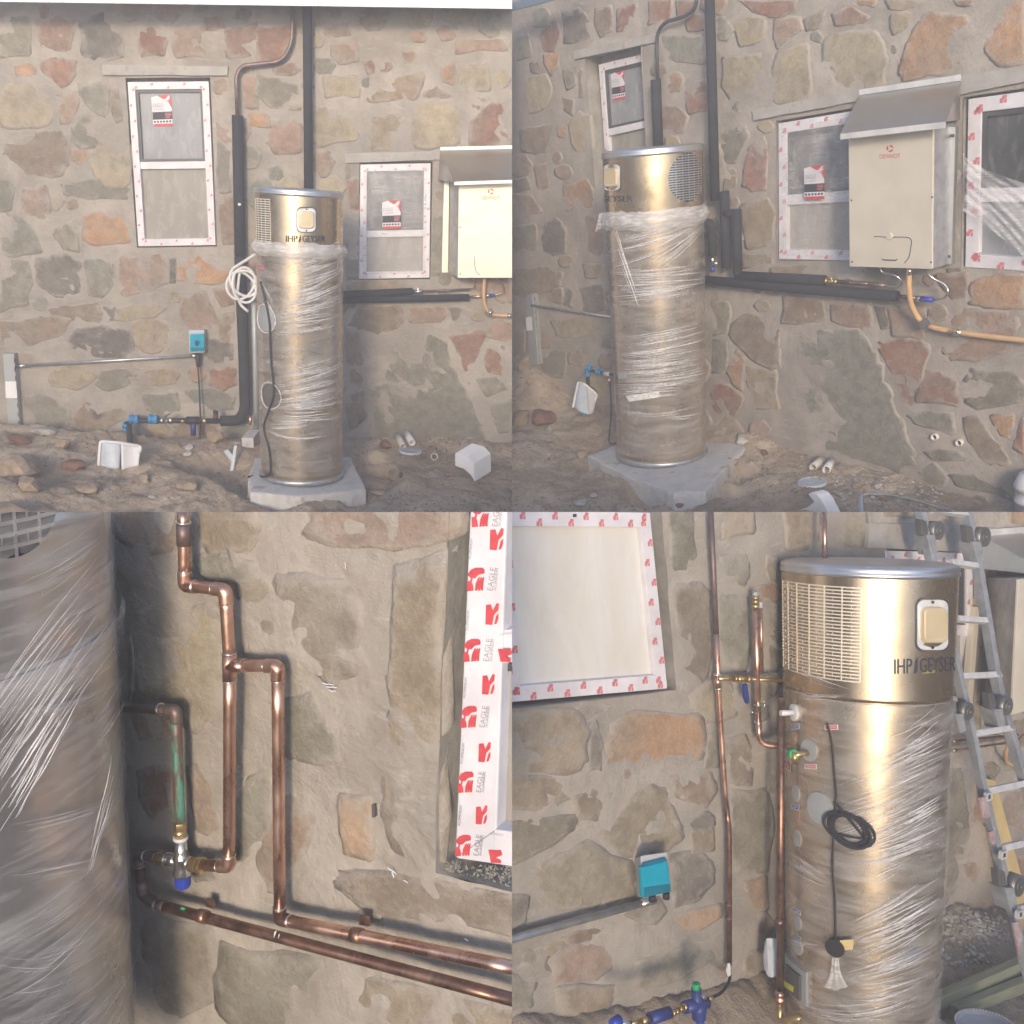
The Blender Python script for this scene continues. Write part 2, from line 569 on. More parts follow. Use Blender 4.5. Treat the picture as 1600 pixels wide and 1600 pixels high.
# ------------------------------------------------------------------ walls
PAL = dict(t=(.36, .29, .21), o=(.47, .285, .165), r=(.31, .165, .12), p=(.37, .26, .205), y=(.44, .375, .26),
           g=(.255, .25, .205), d=(.165, .155, .145), b=(.275, .215, .165), k=(.40, .20, .165), G=(.235, .24, .205))
def parse(txt):
    out = []
    for ln in txt.strip().splitlines():
        ln = ln.split()
        if len(ln) < 4:
            continue
        out.append((ln[0], [tuple(float(q) for q in s.split(',')) for s in ln[1:]]))
    return out
def chaikin(p, n=1, a=.22):
    for _ in range(n):
        q = []
        for i in range(len(p)):
            A, B = p[i], p[(i + 1) % len(p)]
            q += [A.lerp(B, a), A.lerp(B, 1 - a)]
        p = q
    return p
def stone(bay, wall, px, colr, relief, rnd, soft=1.0):
    q = []
    for (ax, ay), (bx, by) in zip(px, px[1:] + px[:1]):     # hand-broken edges
        q.append((ax, ay))
        L = math.hypot(bx - ax, by - ay)
        if L > 16:
            k = rnd.uniform(-.07, .07)
            t = rnd.uniform(.35, .65)
            q.append((ax + (bx - ax) * t - (by - ay) * k, ay + (by - ay) * t + (bx - ax) * k))
    P = [bay.W(x, y) for x, y in q]
    c = sum(P, Vector()) / len(P)
    size = sum((p - c).length for p in P) / len(P)
    P = [c + (p - c) * (1 + min(.18, .016 / size)) for p in P]
    P = chaikin(P, 1, .16)
    n = len(P)
    P = [p + (p - c).normalized() * size * rnd.uniform(-.045, .045) for p in P]
    bm = bmesh.new()
    lay = bm.verts.layers.float.new('smear')
    base = Vector(wall['base'])
    h = relief * rnd.uniform(.6, 1.3)
    e = min(.26, .022 * soft / max(size, .02))                # width of the rounded shoulder
    tilt = Vector((rnd.uniform(-.1, .1), 0, rnd.uniform(-.1, .1)))
    def ring(sc, y, sm):
        out = []
        for p in P:
            q = c + (p - c) * (sc + rnd.uniform(-.02, .02))
            q = q + Vector((0, y + ((q - c).dot(tilt) * .3 if y < 0 else 0) + rnd.uniform(-.08, .08) * h, 0))
            v = bm.verts.new(q - base)
            v[lay] = sm * rnd.uniform(.7, 1.2)
            out.append(v)
        return out
    r0 = ring(1.03, .02, 1)
    r1 = ring(1.0, -h * .45, .95)
    r2 = ring(1 - e, -h * .9, .48)
    r3 = ring(max(.3, 1 - 2.6 * e), -h * 1.02, .05)
    for a, b in ((r0, r1), (r1, r2), (r2, r3)):
        for i in range(n):
            j = (i + 1) % n
            bm.faces.new((a[i], a[j], b[j], b[i])).smooth = True
    v = bm.verts.new(c + Vector((0, -h * rnd.uniform(.9, 1.2), 0)) - base)
    for i in range(n):
        bm.faces.new((r3[i], r3[(i + 1) % n], v)).smooth = True
    bmesh.ops.recalc_face_normals(bm, faces=bm.faces)
    if not clip(bm, bay, base, False):
        bm.free()
        return
    o = finish(bm, 'stone', 'stone', bay, wall, base)
    k = rnd.uniform(.86, 1.12)
    w = rnd.uniform(-.03, .03)
    o.color = (colr[0] * k * (1 + w), colr[1] * k, colr[2] * k * (1 - w), 1)

def make_wall(bay, label, area, stones, relief, openings, seed, lintels=(), limit=1600, rmin=8, gap=4, fill=2, fade=.05, soft=1.0):
    """mortar sheet with the openings cut out, reveals, and every stone a part"""
    rnd = random.Random(seed)
    x0, y0, x1, y1 = area
    base = bay.W((max(x0, 0) + min(x1, 1600)) / 2, (max(y0, 0) + min(y1, 1600)) / 2)
    wall = thing(bay, 'stone_wall', base, label, 'wall')
    bm = bmesh.new()
    nx, ny = 110, 110
    g = [[None] * (nx + 1) for _ in range(ny + 1)]
    for j in range(ny + 1):
        for i in range(nx + 1):
            p = bay.W(x0 + (x1 - x0) * i / nx, y0 + (y1 - y0) * j / ny)
            q = p * 6 + Vector((seed * 7.3, 0, 0))
            p.y -= noise.noise(q) * .007 + noise.noise(q * 4) * .004
            g[j][i] = bm.verts.new(p - base)
    for j in range(ny):
        for i in range(nx):
            bm.faces.new((g[j][i], g[j + 1][i], g[j + 1][i + 1], g[j][i + 1])).smooth = True
    for quad, dp in openings:
        Q = [bay.W(x, y) - base for x, y in quad]
        c = sum(Q, Vector()) / len(Q)
        ns = []
        for a, b in zip(Q, Q[1:] + Q[:1]):
            d = b - a
            n = Vector((d.z, 0, -d.x)).normalized()
            if (c - a).dot(n) < 0:
                n = -n
            ns.append((a, n))
            bmesh.ops.bisect_plane(bm, geom=bm.verts[:] + bm.edges[:] + bm.faces[:], dist=1e-6, plane_co=a, plane_no=n)
        dead = [f for f in bm.faces if all((f.calc_center_median() - a).dot(n) > 0 for a, n in ns)]
        bmesh.ops.delete(bm, geom=dead, context='FACES')
    clip(bm, bay, base, False)
    finish(bm, 'mortar', 'mortar', bay, wall, base)
    for quad, dp in openings:
        mb = MB()
        A = [bay.W(x, y, .006) for x, y in quad]
        B = [p + Vector((0, dp + .03, 0)) for p in A]
        c = sum(A, Vector()) / 4
        Ao = [c + (p - c) * 1.0 for p in A]
        for i in range(4):
            j = (i + 1) % 4
            k = 6
            vs = []
            for t in range(k + 1):
                for s in (0, .5, 1):
                    p = Ao[i].lerp(Ao[j], t / k).lerp(B[i].lerp(B[j], t / k), s)
                    q = noise.noise(p * 9 + Vector((seed, 0, 0))) * (.006 if 0 < t < k and s < 1 else 0)
                    vs.append(p + Vector((q, 0, q)))
            mb.add(vs, [(t * 3 + s, t * 3 + s + 1, t * 3 + s + 4, t * 3 + s + 3) for t in range(k) for s in range(2)])
        mb.add(B, [(0, 1, 2, 3)], False)
        mb.build('window_reveal', 'plaster', bay, wall, cap=False)
    polys = [px for c, px in stones] + [list(o[0]) for o in openings] + [list(l) for l in lintels]
    def dist(x, y):
        best = 1e9
        for P in polys:
            ins = False
            for (ax, ay), (bx, by) in zip(P, P[1:] + P[:1]):
                if (ay > y) != (by > y) and x < (bx - ax) * (y - ay) / (by - ay) + ax: ins = not ins
                L = (bx - ax) ** 2 + (by - ay) ** 2
                t = max(0, min(1, ((x - ax) * (bx - ax) + (y - ay) * (by - ay)) / L)) if L else 0
                best = min(best, math.hypot(x - ax - t * (bx - ax), y - ay - t * (by - ay)))
            if ins: return 0
        return best
    stones = list(stones)
    qx0, qy0 = (0 if x0 < 400 else 800), (0 if y0 < 400 else 800)
    for k in range(420 * fill):
        x, y = rnd.uniform(qx0 + 5, qx0 + 795), rnd.uniform(qy0 + 5, qy0 + 795)
        if y > limit: continue
        d = dist(x, y) - gap
        if d < rmin: continue
        d = min(d, rmin * 3)
        el, an = rnd.uniform(1.0, 1.25), rnd.uniform(0, PI)
        P = []
        m = rnd.choice((5, 6, 7))
        for i in range(m):
            a = 2 * PI * (i + rnd.uniform(-.25, .25)) / m
            u, v = math.cos(a) * d * el, math.sin(a) * d
            P.append((x + u, y + v))
        polys.append(P)
        stones.append((rnd.choice('ggbtppGy'), P))
    for c, px in stones:
        f = min(.85, fade * rnd.uniform(.2, 1.9))
        stone(bay, wall, px, tuple(a + (b_ - a) * f for a, b_ in zip(PAL[c], (.33, .30, .25))), relief, rnd, soft)
    return wall

def lintel(bay, wall, px, h=.02, name='lintel'):
    mb = MB()
    n = []
    for i in range(len(px)):                          # broken, hand-cast edges
        a, b = px[i], px[(i + 1) % len(px)]
        for k in range(7):
            t = k / 7
            j = 0 if k == 0 else random.uniform(-.7, .7)
            n.append((a[0] + (b[0] - a[0]) * t, a[1] + (b[1] - a[1]) * t + j))
    plate(mb, bay, n, -.03, h)
    mb.build(name, 'lintel_concrete', bay, wall)

# ------------------------------------------------------------------ windows
def emblem(mb, cx, cy, w, h, surf, off, rot=0):       # the red leaf-like mark printed on the tape
    L = [(-.5, .5), (-.5, -.05), (-.2, -.2), (-.1, -.5), (.5, -.5), (.5, -.2), (.1, .05), (-.05, .5)]
    R = [(.1, .5), (.18, .1), (.5, -.12), (.5, .5)]
    for poly in (L, R):
        P = []
        for x, y in poly:
            if rot: x, y = (-y, x) if rot == 1 else (y, -x)
            P.append((cx + x * w, cy + y * h))
        put_poly(mb, P, surf, off)

class Win:
    def __init__(self, bay, label, quad, dp, fw, rail=None, panes=('pane_blue', 'pane_tan'), sash=True, cat='window', pane_h=.012):
        """quad: outer frame TL,TR,BR,BL in pixels, set dp behind the wall face; fw: member width in metres; rail: height fraction of the middle rail"""
        self.bay, self.dp, self.fw = bay, dp, fw
        P = [bay.W(x, y, -dp + .045) for x, y in quad]
        for p in P: p.y = dp
        self.P = P
        base = (P[2] + P[3]) / 2
        self.t = thing(bay, 'window', base, label, cat)
        TL, TR, BR, BL = P
        wd = (TR - TL).length
        ht = (BL - TL).length
        self.uv = lambda s, t: TL.lerp(TR, s).lerp(BL.lerp(BR, s), t)
        su, sv = fw / wd, fw / ht
        self.su, self.sv = su, sv
        T = .045
        def bar(s0, t0, s1, t1, name, mat, y0, y1, mitre=None, bv=.003):
            q = [(s0, t0), (s1, t0), (s1, t1), (s0, t1)]
            if mitre: q = mitre
            fr = [self.uv(s, t) + Vector((0, -y1, 0)) for s, t in q]
            bk = [self.uv(s, t) + Vector((0, -y0, 0)) for s, t in q]
            return MB().prism(bk, fr).build(name, mat, bay, self.t, bevel=bv)
        e = .0012
        self.members = []
        bar(0, 0, 0, 0, 'frame_member', 'white_tape', 0, T, [(0, 0), (1, 0), (1 - su, sv), (su, sv)])
        bar(0, 0, 0, 0, 'frame_member', 'white_tape', 0, T, [(0, 1), (su, 1 - sv), (1 - su, 1 - sv), (1, 1)])
        bar(0, 0, 0, 0, 'frame_member', 'white_tape', 0, T, [(0, 0), (su, sv), (su, 1 - sv), (0, 1)])
        bar(0, 0, 0, 0, 'frame_member', 'white_tape', 0, T, [(1, 0), (1, 1), (1 - su, 1 - sv), (1 - su, sv)])
        rows = [(sv, 1 - sv)]
        if rail:
            bar(su + e, rail - sv / 2, 1 - su - e, rail + sv / 2, 'rail', 'white_tape', 0, T - .004)
            rows = [(sv, rail - sv / 2), (rail + sv / 2, 1 - sv)]
        self.rows = rows
        for k, (a, b) in enumerate(rows):
            sa = .26 * fw
            if sash and k == 0:
                du, dv = sa / wd * 1.3, sa / ht * 1.3
                z0, z1, w0, w1 = su + e, 1 - su - e, a + e, b - e
                for q in ([(z0, w0), (z1, w0), (z1 - du, w0 + dv), (z0 + du, w0 + dv)], [(z0, w1), (z0 + du, w1 - dv), (z1 - du, w1 - dv), (z1, w1)],
                          [(z0, w0), (z0 + du, w0 + dv), (z0 + du, w1 - dv), (z0, w1)], [(z1, w0), (z1, w1), (z1 - du, w1 - dv), (z1 - du, w0 + dv)]):
                    bar(0, 0, 0, 0, 'sash_member', 'window_grey', .002, T - .012, q, 0)
            mb = MB()
            n = 8
            vs = [self.uv(su + (1 - 2 * su) * i / n, a + (b - a) * j / n) + Vector((0, -pane_h + .002 * noise.noise(Vector((i * .6 + k * 9, j * .5, 3)) ), 0)) for j in range(n + 1) for i in range(n + 1)]
            mb.add(vs, [(j * (n + 1) + i, j * (n + 1) + i + 1, (j + 1) * (n + 1) + i + 1, (j + 1) * (n + 1) + i) for j in range(n) for i in range(n)])
            mb.build('pane', panes[min(k, len(panes) - 1)], bay, self.t, cap=False)
        self.T = T
    def surf(self, x, y, off):                        # pixel -> the face of the frame
        return self.bay.W(x, y, -self.dp + self.T + off)
    def psurf(self, x, y, off):                       # pixel -> the glass
        return self.bay.W(x, y, -self.dp + .014 + off)
    def uvsurf(self, s, t, off):
        p = self.uv(s, t)
        return p + Vector((0, -self.T - off, 0))
    def tape(self, pitch, size, mat='pink_print', sides='TBLR', asp=1.0):
        """two staggered rows of small printed marks along every member"""
        mb = MB()
        TL, TR, BR, BL = self.P
        wd, ht = (TR - TL).length, (BL - TL).length
        runs = []
        if 'T' in sides: runs.append((0, 0, 1, 0, wd, 'h', 1))
        if 'B' in sides: runs.append((0, 1, 1, 1, wd, 'h', -1))
        if 'L' in sides: runs.append((0, 0, 0, 1, ht, 'v', 1))
        if 'R' in sides: runs.append((1, 0, 1, 1, ht, 'v', -1))
        if 'M' in sides: runs.append((0, self.rows[0][1], 1, self.rows[0][1], wd, 'h', 1))
        for s0, t0, s1, t1, L, d, sg in runs:
            n = max(2, int(L / pitch))
            for k in range(n):
                f = (k + .5) / n
                lane = .3 if k % 2 else .72
                s, t = s0 + (s1 - s0) * f, t0 + (t1 - t0) * f
                if d == 'h': t += sg * lane * self.sv
                else: s += sg * lane * self.su
                sf = lambda a, b, o: self.uvsurf(a, b, o)
                emblem(mb, s, t, size / wd * asp, size / ht, sf, .0012)
        mb.build('tape_print', mat, self.bay, self.t, cap=False, kind='stuff')
    def sticker(self, q, lift=0.0):
        """the maker's sticker: quad TL,TR,BR,BL in pixels"""
        bay = self.bay
        S = lambda x, y, o: self.psurf(x, y, o + lift)
        m = MB()
        put_poly(m, [bil(q, *p) for p in ((0, .05), (.3, 0), (1, 0), (1, 1), (.1, 1), (.02, .9))], S, .001)
        st = m.build('sticker', 'white_tape', bay, self.t, cap=False)
        if st is None: return
        m = MB()
        put_poly(m, [bil(q, *p) for p in ((.3, 0), (1, 0), (1, .42), (.86, .24), (.62, .13))], S, .002)
        put_poly(m, [bil(q, *p) for p in ((.04, .91), (1, .91), (1, 1), (.1, 1))], S, .002)
        m.build('red_field', 'red_print', bay, st, cap=False)
        m = MB()
        put_poly(m, [bil(q, *p) for p in ((.52, .14), (.72, .12), (.86, .03), (.97, .02), (.9, .09), (.98, .12), (.84, .15), (.9, .22), (.74, .17))], S, .003)
        m.build('bird_mark', 'white_tape', bay, st, cap=False)
        m = MB()
        put_poly(m, [bil(q, *p) for p in ((.02, .53), (1, .53), (1, .775), (.02, .775))], S, .002)
        for k in range(6):
            put_poly(m, [bil(q, .11 + .155 * k + .058 * math.cos(a), .845 + .038 * math.sin(a)) for a in [2 * PI * i / 8 for i in range(8)]], S, .002)
        m.build('dark_field', 'dark_print', bay, st, cap=False)
        m = MB()
        for k, w in enumerate((.3, .34, .3, .26)):
            put_poly(m, [bil(q, *p) for p in ((.64, .57 + .045 * k), (.64 + w, .57 + .045 * k), (.64 + w, .592 + .045 * k), (.64, .592 + .045 * k))], S, .003)
        m.build('small_print', 'pink_print', bay, st, cap=False)
        m = MB()
        put_text(m, 'EAGLE', S, bil(q, .06, .25), bil(q, .58, .25), bil(q, .06, .38), .002)
        put_text(m, 'ALUMINIUM', S, bil(q, .08, .42), bil(q, .6, .42), bil(q, .08, .47), .002)
        m.build('lettering', 'grey_print', bay, st, cap=False)
    def sheet(self, px, mat, h, amp, nu=26, nv=26, name='plastic_sheet', seed=0):
        """wrinkled plastic film; px is a quad TL,TR,BR,BL"""
        mb = MB()
        vs = []
        for j in range(nv + 1):
            for i in range(nu + 1):
                s, t = i / nu, j / nv
                x, y = bil(px, s, t)
                w = noise.noise(Vector((s * 3 + t * 2.2 + seed, t * 1.3 - s, seed))) + .5 * noise.noise(Vector((s * 9 + t * 5, t * 3, seed)))
                vs.append(self.bay.W(x, y, h + amp * w))
        mb.add(vs, [(j * (nu + 1) + i, j * (nu + 1) + i + 1, (j + 1) * (nu + 1) + i + 1, (j + 1) * (nu + 1) + i) for j in range(nv) for i in range(nu)])
        return mb.build(name, mat, self.bay, self.t, cap=False)

# ------------------------------------------------------------------ water heaters
class Tank:
    def __init__(self, bay, label, B, T, r_top, r_bot, group=None):
        self.bay, self.B, self.r1, self.r0 = bay, B, r_top, r_bot
        self.A = (T - B).normalized()
        self.H = (T - B).length
        self.t = thing(bay, 'water_heater', B, label, 'water heater', group)
        v = bay.C - B
        v = v - self.A * v.dot(self.A)
        self.e1 = v.normalized()                       # theta 0 faces the camera
        self.e2 = self.A.cross(self.e1)                # positive theta to the right
    def r(self, t): return self.r0 + (self.r1 - self.r0) * max(0, min(1, t))
    def P(self, th, t, off=0.0):
        q = self.r(t) + off
        return self.B + self.A * (t * self.H) + (self.e1 * math.cos(th) + self.e2 * math.sin(th)) * q
    def at(self, px, py):                              # pixel -> (theta, t); beyond the edge sticks to it
        d = self.bay.ray(px, py)
        o = self.bay.C - self.B
        da, oa = d.dot(self.A), o.dot(self.A)
        d1 = d - self.A * da
        o1 = o - self.A * oa
        r = self.r(.5)
        for _ in range(4):
            a, b, c = d1.dot(d1), 2 * o1.dot(d1), o1.dot(o1) - r * r
            q = b * b - 4 * a * c
            s = (-b - math.sqrt(q)) / (2 * a) if q > 0 else -b / (2 * a)
            t = (oa + da * s) / self.H
            r = self.r(t)
        p = o1 + d1 * s
        return math.atan2(p.dot(self.e2), p.dot(self.e1)), t
    def surf(self, px, py, off):
        return self.P(*self.at(px, py), off)
    def lathe(self, name, mat, prof, **k):             # prof: (t, offset from the skin)
        mb = MB()
        mb.lathe(self.B, self.A, [(t * self.H, self.r(t) + o) for t, o in prof], 96, self.e1)
        return mb.build(name, mat, self.bay, self.t, **k)
    def patch(self, mb, px, off, n=10, m=6):           # curved patch over a pixel quad
        vs = []
        for j in range(m + 1):
            for i in range(n + 1):
                x, y = bil(px, i / n, j / m)
                vs.append(self.surf(x, y, off))
        return mb.add(vs, [(j * (n + 1) + i, j * (n + 1) + i + 1, (j + 1) * (n + 1) + i + 1, (j + 1) * (n + 1) + i) for j in range(m) for i in range(n)])
    def tpatch(self, mb, a0, a1, t0, t1, o0, o1, n=6): # curved solid slab
        vs = []
        for i in range(n + 1):
            a = a0 + (a1 - a0) * i / n
            vs += [self.P(a, t0, o0), self.P(a, t1, o0), self.P(a, t1, o1), self.P(a, t0, o1)]
        f = []
        for i in range(n):
            for k in range(4):
                f.append((i * 4 + k, i * 4 + (k + 1) % 4, i * 4 + 4 + (k + 1) % 4, i * 4 + 4 + k))
        f += [(3, 2, 1, 0), (n * 4, n * 4 + 1, n * 4 + 2, n * 4 + 3)]
        return mb.add(vs, f, False)
    def disc(self, mb, px, py, rad, o0, o1, seg=20, asp=1.0):
        a, t = self.at(px, py)
        vs, fs = [], []
        rings = [(1.0, o0)] + [(k / 5, o1) for k in range(5, 0, -1)]
        for f, o in rings:
            for i in range(seg):
                q = 2 * PI * i / seg
                vs.append(self.P(a + f * rad * asp * math.cos(q) / self.r(t), t + f * rad * math.sin(q) / self.H, o))
        for k in range(len(rings) - 1):
            for i in range(seg):
                j = (i + 1) % seg
                fs.append((k * seg + i, k * seg + j, (k + 1) * seg + j, (k + 1) * seg + i))
        vs.append(self.P(a, t, o1))
        n = (len(rings) - 1) * seg
        fs += [(n + i, n + (i + 1) % seg, len(vs) - 1) for i in range(seg)]
        fs.append(tuple(range(seg)))
        return mb.add(vs, fs, False)
    def body(self, seam_t=None, ring=True):
        pr = [(0, 0)] + [(k / 24, 0) for k in range(1, 24)] + [(.985, 0)]
        if seam_t:
            pr = [p for p in pr if abs(p[0] - seam_t) > .012]
            pr += [(seam_t - .011, 0), (seam_t - .0045, 0), (seam_t - .0035, 0), (seam_t - .003, -.004), (seam_t, -.004), (seam_t + .0005, .002), (seam_t + .006, .002), (seam_t + .011, .002)]
            pr = [(a, (.002 if a > seam_t else o)) if abs(o) < 1e-9 else (a, o) for a, o in pr]
            pr.sort()
        self.lathe('tank_body', 'tank_steel', pr)
        H = self.H
        self.lathe('lid', 'steel_trim', [(.980, .0005), (.981, .006), (.988, .008), (.990, .004), (.993, .005), (.999, .004), (1.002, -.004), (1.004, -.02), (1.006, -.12), (1.0065, -self.r1 + .001)])
        if ring:
            self.lathe('base_ring', 'galvanised', [(-.002, -.05), (-.002, .012), (.012, .014), (.016, .004), (.0165, -.003)])
    def film(self, t0, t1, seed=0, mat='wrap_film', off=.007):
        mb = MB()
        n, m = 72, 46
        vs = []
        for j in range(m + 1):
            for i in range(n):
                a, t = 2 * PI * i / n, t0 + (t1 - t0) * j / m
                o = off + .004 * noise.noise(Vector((math.cos(a) * 3, math.sin(a) * 3 + seed, t * 22 - a)))
                vs.append(self.P(a, t, o))
        mb.add(vs, [(j * n + i, j * n + (i + 1) % n, (j + 1) * n + (i + 1) % n, (j + 1) * n + i) for j in range(m) for i in range(n)])
        return mb.build('wrap_film', mat, self.bay, self.t, cap=False)
    def bunch(self, t0, t1, out, seed, name='wrap_collar', mat='wrap_bunch'):
        """a gathered, crumpled band of the wrap"""
        mb = MB()
        n, m = 110, 12
        vs = []
        for j in range(m + 1):
            s = j / m
            for i in range(n):
                a = 2 * PI * i / n
                c, d = math.cos(a) * 2.2, math.sin(a) * 2.2
                w = noise.noise(Vector((c, d, seed)))
                w2 = noise.noise(Vector((c * 5, d * 5, s * 3 + seed)))
                t = t0 + (t1 - t0) * s + .010 * w + .004 * w2
                o = .010 + out * math.sin(PI * min(1, s * 1.15)) * (.55 + .45 * w) + .010 * abs(w2) * (.4 + s)
                vs.append(self.P(a, t, o))
        mb.add(vs, [(j * n + i, j * n + (i + 1) % n, (j + 1) * n + (i + 1) % n, (j + 1) * n + i) for j in range(m) for i in range(n)])
        return mb.build(name, mat, self.bay, self.t, cap=False)
    def strands(self, bands, seed, w_px=1.0, bright=.3):
        """thin folds of the stretched wrap; a band is (x0,y0,x1,y1, n, spread at start, spread at end, sag)"""
        rnd = random.Random(seed)
        A, Bm = MB(), MB()
        for x0, y0, x1, y1, n, s0, s1, sag in bands:
            for k in range(n):
                u = rnd.uniform(-1, 1)
                lo, hi = sorted((rnd.uniform(0, .35), rnd.uniform(.6, 1.0)))
                ya, yb = y0 + u * s0 + rnd.gauss(0, s0 * .12), y1 + u * s1 + rnd.gauss(0, s1 * .15)
                pts = []
                m = 14
                wob = rnd.uniform(0, 9)
                for i in range(m + 1):
                    f = lo + (hi - lo) * i / m
                    x = x0 + (x1 - x0) * f
                    y = ya + (yb - ya) * f + sag * 4 * f * (1 - f) + .8 * noise.noise(Vector((f * 6, wob, k)))
                    pts.append(self.surf(x, y, .012 + .003 * noise.noise(Vector((f * 5, wob, 2)))))
                ww = w_px * rnd.uniform(.25, .8) * self.bay.mpp(self.P(0, .5, 0))
                rs = [ww * (.25 + .75 * math.sin(PI * i / m)) for i in range(m + 1)]
                (Bm if rnd.random() < bright else A).tube(pts, rs, 4, flat=.5)
        A.build('wrap_folds', 'wrap_strand', self.bay, self.t, kind='stuff', cap=False)
        if Bm.v:
            Bm.build('wrap_folds', 'wrap_strand_bright', self.bay, self.t, kind='stuff', cap=False)

# ------------------------------------------------------------------ ground
class Ground:
    def __init__(self, bay, basepts, zg, umin, umax, wmax, bumps, seed, name='ground', nu=280, nw=150, amp=.028, ykeep=False):
        """basepts: pixels along the foot of the wall; zg: general level; bumps: (px, py, radius, height, sharp)"""
        self.bay, self.zg = bay, zg
        self.foot = sorted([(p.x, p.z) for p in (bay.W(x, y) for x, y in basepts)])
        self.bumps = [(bay.G(x, y, zg), r, h, s) for x, y, r, h, s in bumps]
        self.seed, self.amp = seed, amp
        base = Vector(((umin + umax) / 2, -wmax / 2, zg))
        mb = MB()
        vs = []
        for j in range(nw + 1):
            w = -.08 + (wmax + .08) * (j / nw)
            for i in range(nu + 1):
                u = umin + (umax - umin) * i / nu
                vs.append(Vector((u, -w, self.z(u, w))))
        mb.add(vs, [(j * (nu + 1) + i, j * (nu + 1) + i + 1, (j + 1) * (nu + 1) + i + 1, (j + 1) * (nu + 1) + i) for j in range(nw) for i in range(nu)])
        self.o = mb.build(name, 'dirt', bay, base=base, cap=False, kind='structure', ykeep=ykeep)
    def z(self, u, w):
        f = self.foot
        if u <= f[0][0]: zb = f[0][1]
        elif u >= f[-1][0]: zb = f[-1][1]
        else:
            for (a, za), (b, zb2) in zip(f, f[1:]):
                if a <= u <= b:
                    zb = za + (zb2 - za) * (u - a) / max(1e-6, b - a)
                    break
        k = max(0, min(1, w / .35))
        k = k * k * (3 - 2 * k)
        z = zb + (self.zg - zb) * k
        for p, r, h, s in self.bumps:
            d = ((u - p.x) ** 2 + (w + p.y) ** 2) / (r * r)
            if d < 6:
                z += h * math.exp(-d ** s)
        q = Vector((u * 5, w * 5, self.seed))
        z += self.amp * (noise.noise(q) + .5 * noise.noise(q * 2.3) + .42 * noise.noise(q * 5) + .30 * noise.noise(q * 11) + .16 * noise.noise(q * 26))
        return z
    def at(self, px, py, it=6):
        z = self.zg
        for _ in range(it):
            p = self.bay.G(px, py, z)
            z = self.z(p.x, -p.y)
        return Vector((p.x, p.y, z))

def rock_mesh(bay, c, rx, ry, rz, seed, sub=2, sharp=.35):
    bm = bmesh.new()
    bmesh.ops.create_icosphere(bm, subdivisions=sub, radius=1)
    rnd = random.Random(seed)
    o = Vector((rnd.uniform(0, 50), rnd.uniform(0, 50), rnd.uniform(0, 50)))
    planes = [(Vector((rnd.gauss(0, 1), rnd.gauss(0, 1), rnd.gauss(0, 1))).normalized(), rnd.uniform(.42, .8)) for _ in range(9)]
    rot = Matrix.Rotation(rnd.uniform(0, 6), 3, 'Z') @ Matrix.Rotation(rnd.uniform(-.3, .3), 3, 'X')
    mb = MB()
    vs = []
    for v in bm.verts:
        p = v.co.copy()
        for n, d in planes:
            e = p.dot(n) - d
            if e > 0: p -= n * e * .95
        p *= 1 + sharp * .5 * noise.noise(p * 1.7 + o) + .08 * noise.noise(p * 5 + o)
        p = rot @ p
        vs.append(c + Vector((p.x * rx, p.y * ry, p.z * rz)))
    mb.add(vs, [tuple(v.index for v in f.verts) for f in bm.faces], False)
    bm.free()
    return mb
def rock(gr, px, py, wpx, hk=.7, mat='rock', label=None, group=None, seed=0, sink=.3):
    p = gr.at(px, py)
    s = wpx * .5 * gr.bay.mpp(p)
    c = p + Vector((0, 0, s * hk * (1 - 2 * sink)))
    mb = rock_mesh(gr.bay, c, s, s * .85, s * hk, seed + int(px * 13 + py))
    o = mb.build('rock', mat, gr.bay, base=Vector((p.x, p.y, p.z)))
    if o: tagit(o, label, 'rock', group)
    return o
def gravel(gr, regions, seed, name='gravel'):
    """heaps of loose stones too many to count: (x0,y0,x1,y1,n,size px,material)"""
    rnd = random.Random(seed)
    for mat in ('rock', 'rock_grey', 'rock_red'):
        mb = MB()
        for x0, y0, x1, y1, n, spx, mt in regions:
            if mt != mat: continue
            for k in range(n):
                x, y = rnd.uniform(x0, x1), rnd.uniform(y0, y1)
                p = gr.at(x, y, 3)
                s = spx * .5 * gr.bay.mpp(p) * rnd.choice((.35, .5, .6, .8, 1.2))
                d = [Vector((rnd.uniform(.6, 1.2) * a, rnd.uniform(.6, 1.2) * b, rnd.uniform(.4, .9) * c)) * s for a, b, c in
                     ((1, 0, 0), (-.3, .9, 0), (-.5, -.8, .1), (.5, .3, .8), (-.5, .2, .7), (.1, -.6, .75))]
                mb.add([p + q + Vector((0, 0, s * .15)) for q in d], [(0, 1, 3), (1, 4, 3), (1, 2, 4), (2, 5, 4), (2, 0, 5), (0, 3, 5), (3, 4, 5), (0, 2, 1)], False)
        if mb.v:
            mb.build(name, mat, gr.bay, base=gr.at((regions[0][0] + regions[0][2]) / 2, (regions[0][1] + regions[0][3]) / 2), cap=False, kind='stuff')

